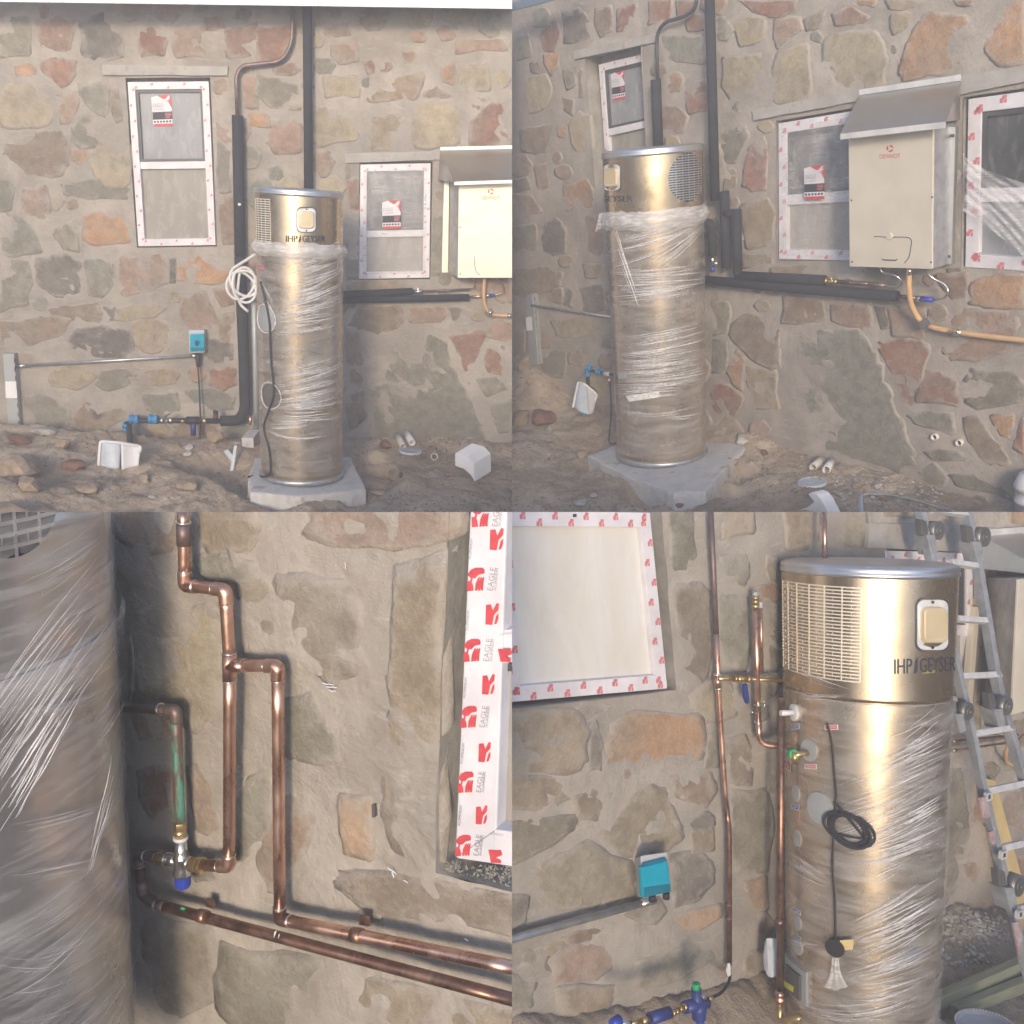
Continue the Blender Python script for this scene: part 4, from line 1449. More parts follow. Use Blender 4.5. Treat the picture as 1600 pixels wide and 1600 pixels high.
# wall unit (only its left half is in this bay)
def wall_unit(bay, label, front, h, cowl, screws, logo, hatch, bracket, lipw, back_h=0.0, logo_text='DEWHOT', right_rail=None, slope=0.0):
    F4 = [bay.W(x, y, h) for x, y in front]
    t = thing(bay, 'gas_heater', (F4[2] + F4[3]) / 2 + Vector((0, h, 0)), label, 'gas heater')
    Bk = [Vector((p.x, -back_h, p.z)) for p in F4]
    mid = [p + Vector((0, .003, 0)) for p in F4]
    MB().prism(Bk, mid).build('cabinet', 'galvanised', bay, t)
    MB().prism([p + Vector((0, .0028, 0)) for p in F4], [p + Vector((0, -.010, 0)) for p in F4]).build('front_panel', 'panel_steel', bay, t, bevel=.003)
    sf = lambda x, y, o: bay.W(x, y, h + .010 + o)
    each([MB().cyl(sf(x, y, 0), sf(x, y, .004), .0055, .004, 8) for x, y in screws], 'screw', 'dark_print', bay, t)
    C4 = [bay.W(x, y, hh) for x, y, hh in cowl]           # back left, back right, lip right, lip left
    n = (C4[1] - C4[0]).cross(C4[3] - C4[0]).normalized()
    if n.z < 0: n = -n
    MB().prism([p - n * .004 for p in C4], C4).build('cowl', 'hood_steel', bay, t)
    for k, (i, j) in enumerate(((0, 1), (3, 2))):         # folded bright flanges
        a, b = C4[i], C4[j]
        z = Vector((0, 0, lipw))
        o = Vector((0, -.004, 0))
        MB().prism([a, b, b + z * (1 if k == 0 else -1), a + z * (1 if k == 0 else -1)], [q + o for q in (a, b, b + z * (1 if k == 0 else -1), a + z * (1 if k == 0 else -1))]).build('flange', 'white_metal', bay, t)
    for i, j in ((0, 3), (1, 2)):                          # triangular cheeks
        a, b = C4[i], C4[j]
        lo = Vector((a.x, a.y, b.z - .01))
        x = Vector((.002, 0, 0))
        MB().prism([a - x, b - x, lo - x], [a + x, b + x, lo + x]).build('cheek', 'hood_steel', bay, t)
    x, y, s = logo
    m = MB()
    for k in range(3):
        a = k * 2 * PI / 3 + .4
        pts = []
        for q in range(7):
            b = a + q / 6 * 1.7
            pts.append((x + math.cos(b) * s * .52, y - s * .75 + math.sin(b) * s * .52))
        for q in range(6, -1, -1):
            b = a + .25 + q / 6 * 1.3
            rr = s * (.18 + .20 * (q / 6))
            pts.append((x + math.cos(b) * rr, y - s * .75 + math.sin(b) * rr))
        put_poly(m, pts, sf, .001)
    put_text(m, logo_text, sf, (x - s * 1.5, y + s * .05 + slope * s * 1.5), (x + s * 1.5, y + s * .05 - slope * s * 1.5), (x - s * 1.5, y + s * .7 + slope * s * 1.5), .001)
    m.build('logo', 'red_print', bay, t, cap=False)
    pts = spline([sf(px, py, .001) for px, py in hatch])
    MB().tube(pts, .0022, 5).build('hatch_line', 'dark_print', bay, t)
    for br in bracket:
        plate(MB(), bay, br, .0, .03).build('bracket', 'panel_steel', bay, t, bevel=.002)
    return t, sf
FR1 = [(717, 281), (838, 278), (838, 434), (715, 434)]
u1, sf1 = wall_unit(b1, 'warm steel gas heater with sloped cowl, cut off at right edge of hazy view', FR1, .21,
                    [(688, 235, .03), (860, 231, .03), (860, 279, .33), (710, 284, .33)], [(721, 287), (719, 355), (719, 428)], (767, 306, 9),
                    [(742, 400), (741, 408), (744, 424), (750, 430)], [[(694, 281), (702, 281), (700, 426), (690, 426)]], .022)
q = [b1.W(703, 283, .04), b1.W(717.5, 282, .20), b1.W(715.5, 433, .20), b1.W(703, 428, .04)]
MB().prism(q, [p + Vector((.012, .004, 0)) for p in q]).build('side_panel', 'galvanised', b1, u1)
p = spline(wpath(b1, [(757, 434, .12), (756, 460, .12), (758, 478, .1), (768, 490, .06), (785, 493, .05), (812, 493, .05)]))
t = thing(b1, 'gas_hose', p[-1], 'orange gas hose curling under the gas heater at the edge of hazy view', 'hose')
MB().tube(p, 2.9 * mp, 10).build('hose', 'gas_hose', b1, t)
c = b1.W(764, 487, .1); MB().cyl(c, c + Vector((.02, 0, -.012)), 4.2 * mp).build('clip', 'chrome', b1, t)
c = b1.W(793, 493, .05); MB().cyl(c, c + Vector((.03, 0, 0)), 3.3 * mp).build('clip', 'chrome', b1, t)
# horizontal insulated pipes behind the heater
for y0, y1, xe, lab, tail in ((461, 456, 645, 'upper of two horizontal black foam pipes right of gold heater, ending in a valve', 1), (469.5, 464.5, 733, 'lower and longer horizontal black foam pipe right of the gold heater', 0)):
    p = wpath(b1, [(520, y0, .07), (xe, y1 - (0 if not tail else 1), .07)])
    t = pipe_thing(b1, 'insulated_pipe', p, 5.3 * mp, 'foam_black', lab, 'pipe', part='foam_sleeve')
    if tail:
        m = MB(); m.cyl(b1.W(646, 456, .07), b1.W(660, 455, .07), 3.2 * mp); m.cyl(b1.W(653, 456, .07), b1.W(653, 450, .08), 2 * mp); m.build('valve', 'chrome', b1, t)
        MB().tube(wpath(b1, [(660, 455, .07), (735, 452, .07)]), 1.7 * mp, 8).build('pipe', 'copper_grey', b1, t)
        MB().tube(spline(wpath(b1, [(733, 452, .07), (742, 448, .09), (739, 436, .12)])), 1.1 * mp, 6).build('flexible_tail', 'chrome', b1, t)
    else:
        MB().tube(wpath(b1, [(733, 464, .07), (760, 462, .07)]), 1.7 * mp, 8).build('pipe', 'copper', b1, t)
        MB().tube(wpath(b1, [(758, 462, .07), (766, 461, .07)]), 2.6 * mp, 8).build('valve', 'chrome', b1, t)
        MB().tube(wpath(b1, [(766, 461, .07), (773, 461, .07)]), 2.2 * mp, 8).build('valve_handle', 'blue_cap', b1, t)
        MB().tube(spline(wpath(b1, [(773, 461, .07), (787, 456, .08), (785, 444, .1), (775, 434, .13)])), 1.1 * mp, 6).build('flexible_tail', 'chrome', b1, t)

# litter on the dirt, right
def stub(bay, gr, a, b, rpx, label, mat='pvc', lift=.0):
    A, Bp = gr.at(*a), gr.at(*b)
    r = rpx * bay.mpp(A)
    A = A + Vector((0, 0, r * .8 + lift)); Bp = Bp + Vector((0, 0, r * .8 + lift))
    return single(MB().ringtube(A, Bp, r, r * .80), bay, 'pipe_offcut', mat, A, label, 'pipe offcut')
stub(b1, g1, (630, 700), (620, 682), 5.2, 'cream plastic pipe offcut, left of the two against the hazy wall')
stub(b1, g1, (644, 695), (634, 679), 5.6, 'bluish white pipe offcut right of the cream one against the hazy wall', 'white_plastic')
def drain_grate(bay, gr, px, py, rpx, label, slots=True):
    p = gr.at(px, py) + Vector((0, 0, .012))
    r = rpx * bay.mpp(p)
    t = thing(bay, 'drain_grate', p, label, 'drain grate')
    m = MB()
    m.lathe(p, Vector((0, 0, 1)), [(-.012, r), (.004, r), (.007, r * .96), (.007, r * .84), (.0, r * .84), (-.012, r * .84)], 40)
    m.build('rim', 'milky_plastic', bay, t)
    m = MB()
    for k in range(-6, 7):
        x = k / 7 * r * .86
        L = math.sqrt(max(0, (r * .85) ** 2 - x * x))
        m.box(p + Vector((x, 0, .001)), Vector((r * .035, 0, 0)), Vector((0, L, 0)), Vector((0, 0, .003)))
    m.box(p + Vector((0, 0, .001)), Vector((r * .84, 0, 0)), Vector((0, r * .04, 0)), Vector((0, 0, .0025)))
    m.build('grate_bars', 'milky_plastic', bay, t)
    m = MB(); m.lathe(p, Vector((0, 0, 1)), [(-.010, r * .84), (-.0102, 0.001)], 30); m.build('grate_floor', 'dark_slot', bay, t)
    return t
drain_grate(b1, g1, 641, 706, 18, 'round white drain grate lying below two pipe offcuts in the hazy yard')
p = g1.at(678, 717)
r = 6 * b1.mpp(p)
c = p + Vector((0, -.005, r)); d = Vector((-.25, -1, .25)).normalized()
single(MB().ringtube(c, c - d * .05, r, r * .72), b1, 'pipe_ring', 'pvc', p, 'short ring of plastic pipe standing alone between grate and white block', 'pipe offcut')
# white polystyrene corner block
def wedge(bay, pxs, zz, hgt, name, label):
    pass
A = g1.at(712, 729); 
pts_t = [(711, 707), (722, 709), (745, 714), (769, 720), (768, 739), (749, 754), (741, 752), (739, 735), (727, 726), (711, 727)]
zt = g1.zg + .10
front = [(711, 707, .10), (733, 712, .12), (741, 724, .17), (742, 753, .17), (736, 742, .17), (727, 733, .14), (711, 727, .10)]
def hullprism(bay, front_px, h, back_dx, base, name, mat, label, cat, bevel=.004):
    F = [bay.W(x, y, h) for x, y in front_px]
    Bk = [p + back_dx for p in F]
    return single(MB().prism(Bk, F), bay, name, mat, base, label, cat, bevel=bevel)
hh = -g1.at(745, 752).y
hullprism(b1, [(711, 708), (730, 713), (741, 724), (742, 753), (735, 742), (725, 733), (711, 728)], hh, Vector((.115, .13, .045)), g1.at(740, 750), 'foam_block', 'foam_white',
          'white polystyrene block with a curved cut lying on the dirt at right', 'foam block')
p = spline([g1.at(x, y) + Vector((0, 0, .008)) for x, y in ((722, 698), (726, 690), (740, 685), (760, 684), (778, 684), (790, 687))])
single(MB().tube(p, .007, 5, flat=.5), b1, 'plastic_strip', 'milky_plastic', p[0], 'thin pale plastic strip curled on the dirt above the white foam block', 'strip')

# rocks
for x, y, wpx, hk, mt, lab in ((35, 745, 78, .62, 'rock', 'large tan boulder at far left near the trunking foot'), (14, 790, 90, .5, 'rock', 'pale flat boulder at bottom left corner of the hazy yard'),
                               (48, 762, 50, .6, 'rock', 'rounded boulder between the two big ones at far left'),
                               (68, 680, 40, .6, 'rock_grey', 'grey angular stone right of the grey trunking foot'), (30, 693, 46, .6, 'rock_red', 'reddish clod at the foot of the grey trunking'),
                               (115, 732, 40, .7, 'rock_red', 'reddish brown rock left of the white cut tub'), (100, 700, 34, .6, 'rock', 'brown rock between trunking and tub at wall foot'),
                               (298, 716, 18, .7, 'rock_grey', 'small grey pebble right of the tub below the valve'), (295, 733, 18, .7, 'rock_grey', 'small grey pebble just in front of the other pebble'),
                               (338, 718, 34, .8, 'rock', 'blocky tan stone left of the plastic strips in the trench'), (222, 752, 28, .7, 'rock', 'dark lump of earth right below the tub'),
                               (142, 768, 46, .4, 'rock', 'low flat stone half buried in the left foreground'), (296, 764, 50, .4, 'rock', 'wide flat tan rock in front of the trench'),
                               (238, 778, 14, .5, 'rock_grey', 'little flat white pebble in the middle foreground'), (600, 722, 26, .8, 'rock_red', 'brown clod on the left lip of the hole by the slab'),
                               (616, 748, 34, .7, 'rock', 'tan clod on the right lip of the hole by the slab'), (660, 715, 9, .8, 'rock_red', 'small orange clod between grate and pipe ring'),
                               (692, 708, 13, .8, 'rock', 'small tan clod right of the pipe ring'), (590, 772, 30, .4, 'rock', 'flat stone in front of the slab corner')):
    rock(g1, x, y, wpx, hk, mt, lab, None, 3, .25)
gravel(g1, [(0, 700, 800, 800, 1300, 2.6, 'rock'), (0, 740, 800, 800, 500, 2.4, 'rock_grey'), (0, 740, 400, 800, 420, 5, 'rock'), (400, 770, 800, 800, 380, 5, 'rock'), (560, 690, 700, 720, 170, 4.5, 'rock'), (690, 690, 800, 760, 220, 5, 'rock'),
            (0, 760, 800, 800, 200, 5, 'rock_grey'), (30, 680, 180, 740, 130, 5, 'rock'), (60, 690, 150, 740, 60, 5, 'rock_red'), (640, 688, 720, 715, 50, 5, 'rock_red')], 5)

# ================================================================== BAY 2 (upper right)
b2 = Bay((560, 3870, FPX), (1, .42, -1.30), (1200, 400), 6.3, 1, 1)
STONES2 = parse('''
g 800,58 826,54 831,86 806,96
r 845,52 868,28 876,52 868,78 846,78
d 880,20 904,14 920,30 924,54 900,65 881,66
b 930,16 954,10 955,46 938,57 930,36
r 966,15 994,6 990,40 966,48
r 1015,2 1049,0 1045,31 1013,38
r 1056,2 1090,0 1080,19 1059,27
r 1072,27 1098,22 1100,46 1074,48
o 850,86 874,81 872,104 862,117 851,100
p 829,98 845,96 845,115 831,113
y 820,121 854,116 862,140 850,170 826,178 818,150
g 880,111 894,106 900,130 886,140
b 903,109 911,108 912,149 905,154
b 878,152 897,156 895,180 880,171
o 872,197 885,199 884,215 872,214
y 890,197 905,176 921,182 924,240 910,248 894,225
b 815,202 865,192 870,225 850,240 816,235
p 836,261 855,256 858,290 841,299
o 880,291 918,282 926,300 924,324 885,330
g 800,282 824,277 830,296 804,300
d 849,351 870,341 884,360 884,394 851,399 845,380
p 801,303 830,306 846,330 820,340 801,330
g 801,357 838,351 838,389 801,394
b 801,422 850,416 879,426 874,454 820,464 801,455
d 882,452 942,442 946,484 930,489 881,479
t 852,456 878,450 877,474 856,470
t 911,412 941,412 941,436 916,434
y 861,502 918,492 938,510 900,530 871,525
y 806,522 820,517 822,559 806,555
g 846,560 868,545 885,552 880,590 850,586
p 916,340 938,338 940,400 918,402
o 1041,121 1060,113 1067,125 1062,140 1046,143
r 1072,131 1104,126 1104,170 1076,177
g 1031,56 1098,56 1100,99 1036,95
y 1145,36 1165,26 1194,31 1189,65 1156,72
y 1131,91 1190,86 1189,150 1141,155 1129,135
r 1151,0 1244,0 1240,17 1215,27 1181,20
k 1160,288 1163,264 1176,221 1194,216 1199,250 1197,294 1175,297
g 1127,206 1164,196 1169,215 1150,252 1129,254
b 1131,262 1149,266 1149,289 1131,299
t 1157,321 1199,311 1212,332 1208,379 1166,389
t 1161,397 1204,396 1206,412 1163,418
b 1127,330 1130,330 1131,420 1128,420
r 1303,22 1328,11 1357,26 1341,38 1307,40
o 1337,0 1369,0 1365,11 1341,9
p 1211,31 1249,29 1254,45 1216,74 1209,56
t 1257,31 1290,14 1285,42 1262,48
y 1290,62 1310,52 1364,52 1379,65 1384,90 1381,130 1301,139 1287,110
y 1394,23 1424,19 1419,40 1396,54 1391,40
o 1411,90 1426,50 1451,21 1509,26 1511,60 1514,100 1490,117 1414,124 1408,106
o 1534,20 1551,6 1600,0 1600,95 1561,99 1541,80 1533,50
y 1216,81 1264,71 1267,138 1258,158 1211,162 1204,120
p 1491,0 1520,0 1515,9 1496,8
t 1386,0 1440,0 1424,13 1392,15
t 1207,417 1318,421 1322,432 1209,430
b 1226,462 1284,471 1287,499 1270,507 1223,504
p 1302,477 1359,479 1361,509 1340,517 1299,500
d 1367,480 1384,482 1391,509 1376,514
p 1387,482 1444,472 1449,500 1440,528 1396,524
r 1464,431 1509,428 1509,464 1490,469 1471,445
o 1515,450 1531,436 1560,429 1600,431 1600,480 1560,482 1517,474
p 1471,548 1484,512 1500,486 1584,491 1591,510 1575,545 1530,562 1490,562
G 1223,655 1231,536 1241,523 1300,519 1344,521 1369,550 1384,600 1404,650 1422,695 1428,722 1400,734 1261,704 1236,688
r 1374,540 1381,534 1444,536 1452,550 1439,600 1424,638 1409,625 1396,590 1376,552
r 1431,626 1446,582 1469,583 1494,596 1497,633
g 1507,602 1521,577 1579,582 1599,600 1600,624 1530,638 1511,629
g 1421,649 1450,642 1484,646 1491,674 1479,679 1431,662
b 1506,657 1529,650 1554,686 1577,723 1541,724 1513,690
o 1547,651 1584,647 1577,684 1564,680
r 1582,698 1595,658 1600,654 1600,708
g 1446,706 1499,706 1506,719 1461,719
g 1487,742 1559,732 1588,760 1588,788 1501,760
b 1144,508 1166,492 1204,491 1217,520 1219,570 1201,574 1161,545 1144,531
o 1136,580 1151,548 1164,562 1159,590 1159,608 1146,600
r 1109,602 1139,602 1161,620 1149,649 1111,649
g 1113,532 1134,532 1134,578 1111,580
t 1168,573 1214,581 1217,638 1176,638 1167,600
g 1112,470 1140,474 1136,520 1113,522
g 1480,420 1504,418 1500,424 1482,426
p 1528,395 1532,395 1532,396 1528,396
''')
OPEN2A = [(914, 91), (1001, 70), (1010, 214), (928, 232)]
OPEN2A = [(914, 91), (1001, 70), (1014, 330), (934, 345)]
OPEN2B = [(1213, 189), (1420, 154), (1420, 408), (1214, 407)]
OPEN2C = [(1506, 152), (1700, 124), (1700, 430), (1502, 417)]
wall2 = make_wall(b2, 'rubble stone wall seen at a slant with three windows, wall unit and round grille heater before it', (770, -60, 1680, 860),
                  STONES2, .0036, [(OPEN2A, .13), (OPEN2B, .05), (OPEN2C, .05)], 2, [[(896, 80), (1024, 52), (1024, 66), (897, 93)], [(1176, 172), (1345, 140), (1420, 128), (1420, 146), (1340, 158), (1177, 188)], [(1492, 121), (1660, 92), (1660, 116), (1500, 148)]])
lintel(b2, wall2, [(896, 80), (1024, 52), (1024, 66), (897, 93)])
lintel(b2, wall2, [(1176, 172), (1345, 140), (1420, 128), (1420, 146), (1340, 158), (1177, 188)])
lintel(b2, wall2, [(1492, 121), (1660, 92), (1660, 116), (1500, 148)])
h = .30
q = [b2.W(700, 4, h), b2.W(700, 44, h), b2.W(905, -11, h), b2.W(905, -36, h)]
q = [b2.W(780, 12, h), b2.W(852, -14, h), b2.W(905, -34, h), b2.W(905, -12, h), b2.W(850, 4, h), b2.W(780, 22, h)]
single(MB().prism([p + Vector((0, .03, 0)) for p in q], q), b2, 'fascia_board', 'eave_blue', q[4], 'blue grey eave board crossing the top left corner of the slanted view', 'fascia board')

w = Win(b2, 'narrow taped window set deep in the slanted wall, left of the round grille heater', [(935, 101), (1022, 80), (1032, 322), (952, 338)], .12, .050, .44)
w.tape(.10, .018)
w.sticker([(954, 114), (975, 110), (977, 154), (957, 158)])
w = Win(b2, 'taped window behind film, half covered by the bright wall unit', [(1216, 193), (1424, 158), (1424, 409), (1217, 405)], .04, .062, .555, ('pane_dark', 'pane_tan'))
w.tape(.10, .025, 'pink_print')
w.sheet([(1222, 200), (1330, 182), (1330, 402), (1222, 399)], 'sheet_plastic', .014, .010, seed=8)
w.sticker([(1256, 261), (1288, 258), (1288, 311), (1256, 312)], .062)
w = Win(b2, 'taped window at right edge with torn plastic sheet hanging across it', [(1513, 155), (1710, 128), (1706, 433), (1508, 417)], .045, .070, .56, ('pane_deep', 'pane_blue'))
w.tape(.115, .036, 'pink_print')
def torn(w, bay):
    mb = MB()
    nu, nv = 34, 30
    top = lambda s: 240 + 40 * s + 18 * s * s
    vs = []
    for j in range(nv + 1):
        for i in range(nu + 1):
            s, v = i / nu, j / nv
            x0 = 1504 + 24 * math.sin(PI * v) * .2
            x = x0 + (1625 - x0) * s
            yt = 238 + 55 * s ** .6
            yb = 330 + 95 * s ** 1.2
            y = yt + (yb - yt) * v
            f = noise.noise(Vector((s * 3 - v * 9, v * 2.0, 4))) + .5 * noise.noise(Vector((s * 8 - v * 16, v * 3, 8)))
            vs.append(bay.W(x, y, .06 + .03 * f))
    mb.add(vs, [(j * (nu + 1) + i, j * (nu + 1) + i + 1, (j + 1) * (nu + 1) + i + 1, (j + 1) * (nu + 1) + i) for j in range(nv) for i in range(nu)])
    mb.build('torn_sheet', 'sheet_plastic_torn', bay, w.t, cap=False)
torn(w, b2)

# ground
z2 = b2.W(1260, 716).z
b2_foot = [(740, 560), (800, 578), (850, 600), (900, 628), (950, 650), (1130, 668), (1200, 690), (1260, 712), (1400, 742), (1500, 772), (1600, 800), (1660, 815)]
g2 = Ground(b2, b2_foot, z2, b2.W(770, 600).x, b2.W(1640, 800).x, 2.7,
            [(825, 640, .30, .16, 1.2), (870, 620, .2, .12, 1.1), (900, 690, .28, -.10, 1.4), (930, 725, .12, -.14, 1.6), (1120, 765, .10, -.16, 2.2), (1160, 738, .12, -.13, 2),
             (850, 700, .35, .05, 1), (830, 760, .3, .05, 1), (1180, 700, .12, .03, 1), (1290, 745, .1, .03, 1), (960, 775, .2, .02, 1), (1000, 772, .12, -.09, 1.5), (1060, 790, .10, -.06, 1.6), (1150, 762, .12, -.16, 1.6), (1050, 776, .26, -.05, 1.3), (925, 690, .12, -.14, 1.5)], 2.0, nw=170)
zs2 = b2.G(1030, 728, z2).z + .05
slab_px(b2, 'concrete_slab', [(919, 712), (975, 690), (1080, 662), (1180, 682), (1102, 768), (1052, 770), (985, 748)], zs2, .19, 'thick pale concrete slab with chipped edges under the round grille heater', rough=.007)
B = b2.G(1034, 709, zs2)
T = b2.W(1019, 232, -B.y - .10)
r2 = 78 * b2.mpp(T)
t2 = Tank(b2, 'steel heater cylinder with a round fan grille on its right and display at left edge', B, T, r2, r2 * .975)
t2.body()
display(t2, 957, 277, 27, 44)
heater_text(t2, 904, 306, 988, 315, slope=.0)
# round grille
def round_grille(tank, cx, cy, rad, cols, rows, vb, hb, brick=True, offs=.0):
    m = MB(); tank.disc(m, cx, cy, rad, .0, .0015, 48); m.build('grille_backing', 'dark_slot', tank.bay, tank.t)
    a, t = tank.at(cx, cy)
    ra, rt = rad / tank.r(t), rad / tank.H
    m = MB()
    slotted(tank, m, a - ra, a + ra, t - rt, t + rt, cols, rows, .002, vb, hb, lambda x, y: ((x - a) / ra) ** 2 + ((y - t) / rt) ** 2 < 1, brick)
    m.build('grille', 'steel_trim', tank.bay, tank.t)
a_, t_ = t2.at(1076, 277)
round_grille(t2, 1076, 277, 36.5 * b2.mpp(t2.P(a_, t_)), 6, 20, .010, .0034, True)
t2.film(.03, .775, 3)
t2.bunch(t2.at(1022, 358)[1], t2.at(1022, 328)[1], .042, 5.0)
m = MB()
vs = []
for j in range(9):
    for i in range(9):
        s, v = i / 8, j / 8
        x, y = bil([(936, 334), (962, 326), (950, 352), (930, 362)], s, v)
        vs.append(b2.W(x, y, -B.y + r2 * .4 + .02 * noise.noise(Vector((s * 4, v * 4, 1)))))
m.add(vs, [(j * 9 + i, j * 9 + i + 1, (j + 1) * 9 + i + 1, (j + 1) * 9 + i) for j in range(8) for i in range(8)])
m.build('loose_film', 'wrap_bunch', b2, t2.t, cap=False)
t2.strands([(950, 395, 1098, 350, 14, 30, 20, 6), (1010, 420, 1099, 350, 14, 30, 14, 4), (952, 440, 1102, 430, 26, 20, 16, 4), (955, 470, 1102, 445, 16, 8, 10, 4), (960, 538, 1103, 508, 12, 10, 10, 4),
            (955, 560, 1104, 540, 26, 10, 20, 5), (958, 590, 1105, 575, 30, 20, 24, 6), (960, 610, 1070, 606, 22, 8, 8, 3), (960, 638, 1106, 626, 3, 3, 5, 14), (1035, 652, 1106, 642, 4, 3, 5, 5),
            (962, 365, 1000, 480, 6, 20, 20, 2)], 21, 1.3, .3)
m = MB(); t2.patch(m, [(968, 583), (982, 582), (983, 591), (969, 592)], .014); m.build('badge', 'trunking_grey', b2, t2.t, cap=False)
m = MB(); t2.patch(m, [(980, 618), (1030, 611), (1030, 620), (985, 627)], .013); m.build('tape_piece', 'wrap_strand_bright', b2, t2.t, cap=False)
mp2 = b2.mpp(b2.W(1120, 350))

# pipes
p = wpath(b2, [(1090, -8, .06), (1086, 14, .06), (1070, 26, .06), (1040, 34, .06), (1028, 48, .06), (1026, 70, .06), (1028, 132, .07)])
t = pipe_thing(b2, 'insulated_pipe', p, 2.7 * mp2, 'dark_pipe', 'thin dark pipe bending down into black foam beside the deep narrow window', 'pipe', .12)
p = wpath(b2, [(1024.5, 124, .08), (1029, 235, .08)])
MB().tube(p, 8 * mp2, 14).build('foam_sleeve', 'foam_black', b2, t)
p = wpath(b2, [(1108.5, -10, .09), (1117.5, 313, .09)])
t = pipe_thing(b2, 'insulated_pipe', p, 7.2 * mp2, 'foam_black', 'long straight black foam pipe falling from the eave past the round grille heater', 'pipe', part='foam_sleeve')
t = thing(b2, 'insulated_pipe', b2.W(1155, 430, .09), 'stepped black foam pipe with tee, second drop from the heater, joining the long horizontal run', 'pipe')
MB().tube(wpath(b2, [(1132, 299, .10), (1135, 418, .10)]), 7.4 * mp2, 14).build('foam_sleeve', 'foam_black', b2, t)
MB().tube(wpath(b2, [(1134, 333, .11), (1146, 333, .11)]), 6.4 * mp2, 14).build('foam_sleeve', 'foam_black', b2, t)
MB().tube(wpath(b2, [(1151, 327, .10), (1152.5, 428, .10)]), 7.2 * mp2, 14).build('foam_sleeve', 'foam_black', b2, t)
MB().tube(wpath(b2, [(1152, 431, .09), (1289, 438, .09)]), 7.2 * mp2, 14).build('foam_sleeve', 'foam_black', b2, t)
m = MB(); m.cyl(b2.W(1289, 439, .09), b2.W(1294, 439, .09), 4.4 * mp2); m.cyl(b2.W(1294, 439, .09), b2.W(1304, 440, .09), 3.2 * mp2); m.cyl(b2.W(1304, 440, .09), b2.W(1309, 440.5, .09), 4.2 * mp2)
m.cyl(b2.W(1299, 439, .09), b2.W(1299, 433, .09), 2 * mp2); m.build('valve', 'brass', b2, t)
MB().tube(wpath(b2, [(1308, 440, .09), (1362, 444, .09)]), 2.9 * mp2, 10).build('pipe', 'copper_dark', b2, t)
MB().tube(wpath(b2, [(1358, 443.5, .09), (1383, 446, .09)]), 3.4 * mp2, 10).build('coupling', 'copper_grey', b2, t)
MB().tube(spline(wpath(b2, [(1383, 446, .09), (1402, 448, .1), (1409, 440, .1), (1398, 430, .12), (1380, 426, .13), (1374, 418, .14)])), 1.5 * mp2, 6).build('flexible_tail', 'chrome', b2, t)
t = thing(b2, 'insulated_pipe', b2.W(1400, 464, .08), 'lower horizontal black foam pipe ending at the blue handled valve under the wall unit', 'pipe')
MB().tube(wpath(b2, [(1095, 437, .09), (1210, 447.5, .09), (1402, 463, .09)]), 7.2 * mp2, 14).build('foam_sleeve', 'foam_black', b2, t)
MB().tube(wpath(b2, [(1402, 463.5, .09), (1434, 466, .09)]), 2.9 * mp2, 10).build('pipe', 'copper_dark', b2, t)
MB().tube(wpath(b2, [(1432, 466, .09), (1440, 467, .09)]), 3.4 * mp2, 10).build('valve', 'chrome', b2, t)
MB().tube(wpath(b2, [(1439, 467, .10), (1457, 468.5, .10)]), 3.6 * mp2, 8).build('valve_handle', 'blue_cap', b2, t)
MB().tube(spline(wpath(b2, [(1457, 469, .09), (1474, 466, .1), (1481, 456, .1), (1476, 445, .1), (1460, 436, .12), (1450, 428, .14), (1449, 416, .15)])), 1.5 * mp2, 6).build('flexible_tail', 'chrome', b2, t)
t = thing(b2, 'insulated_pipe', b2.W(1112, 410, .10), 'short black foam elbow over a brass mixing valve right beside the round grille heater', 'pipe')
MB().tube(arc_path(wpath(b2, [(1085, 349, .12), (1112, 349, .11), (1113.5, 400, .11)]), .04), 7.0 * mp2, 14).build('foam_sleeve', 'foam_black', b2, t)
m = MB(); m.cyl(b2.W(1113, 398, .11), b2.W(1113.5, 417, .11), 3.2 * mp2); m.cyl(b2.W(1105, 411, .11), b2.W(1122, 411.5, .11), 2.6 * mp2); m.build('valve', 'chrome', b2, t)
MB().cyl(b2.W(1113.5, 417, .11), b2.W(1113.5, 425, .11), 3.4 * mp2).build('valve_cap', 'blue_cap', b2, t)

# wall unit
FR2 = [(1327.5, 211), (1460, 196), (1458, 420), (1329, 416)]
u2, sf2 = wall_unit(b2, 'bright steel gas heater cabinet with sloped cowl between two taped windows', FR2, .20,
                    [(1343, 149, .02), (1501, 126, .02), (1477.5, 190, .30), (1313.5, 209, .30)],
                    [(1329.5, 216), (1457.5, 201), (1330.5, 313), (1456.5, 308), (1331.5, 409), (1455, 410)], (1390.5, 240, 10.7),
                    [(1366, 370), (1372, 369.5), (1384, 370.5), (1400, 370.5), (1418, 371), (1424, 376), (1423, 388), (1420, 402), (1413, 411)],
                    [], .03, slope=.04)
m = MB(); put_poly(m, [(1376, 402), (1379, 405), (1400, 406), (1402, 403), (1402, 406), (1399, 408), (1379, 407)], sf2, .001); m.build('hatch_print', 'dark_print', b2, u2, cap=False)
m = MB()
c = sf2(1390, 369, 0); m.cyl(c, c + Vector((0, -.006, 0)), .022, .018, 14); m.build('hatch_catch', 'panel_steel', b2, u2)
plate(MB(), b2, [(1481, 199), (1493, 198), (1487, 413), (1476, 414)], .02, .05).build('bracket', 'steel_trim', b2, u2, bevel=.002)
each([MB().cyl(b2.W(x, y, .05), b2.W(x, y, .054), .009, .009, 8) for x, y in ((1484, 212), (1489, 212), (1478.5, 401), (1483, 401))], 'screw', 'dark_print', b2, u2)
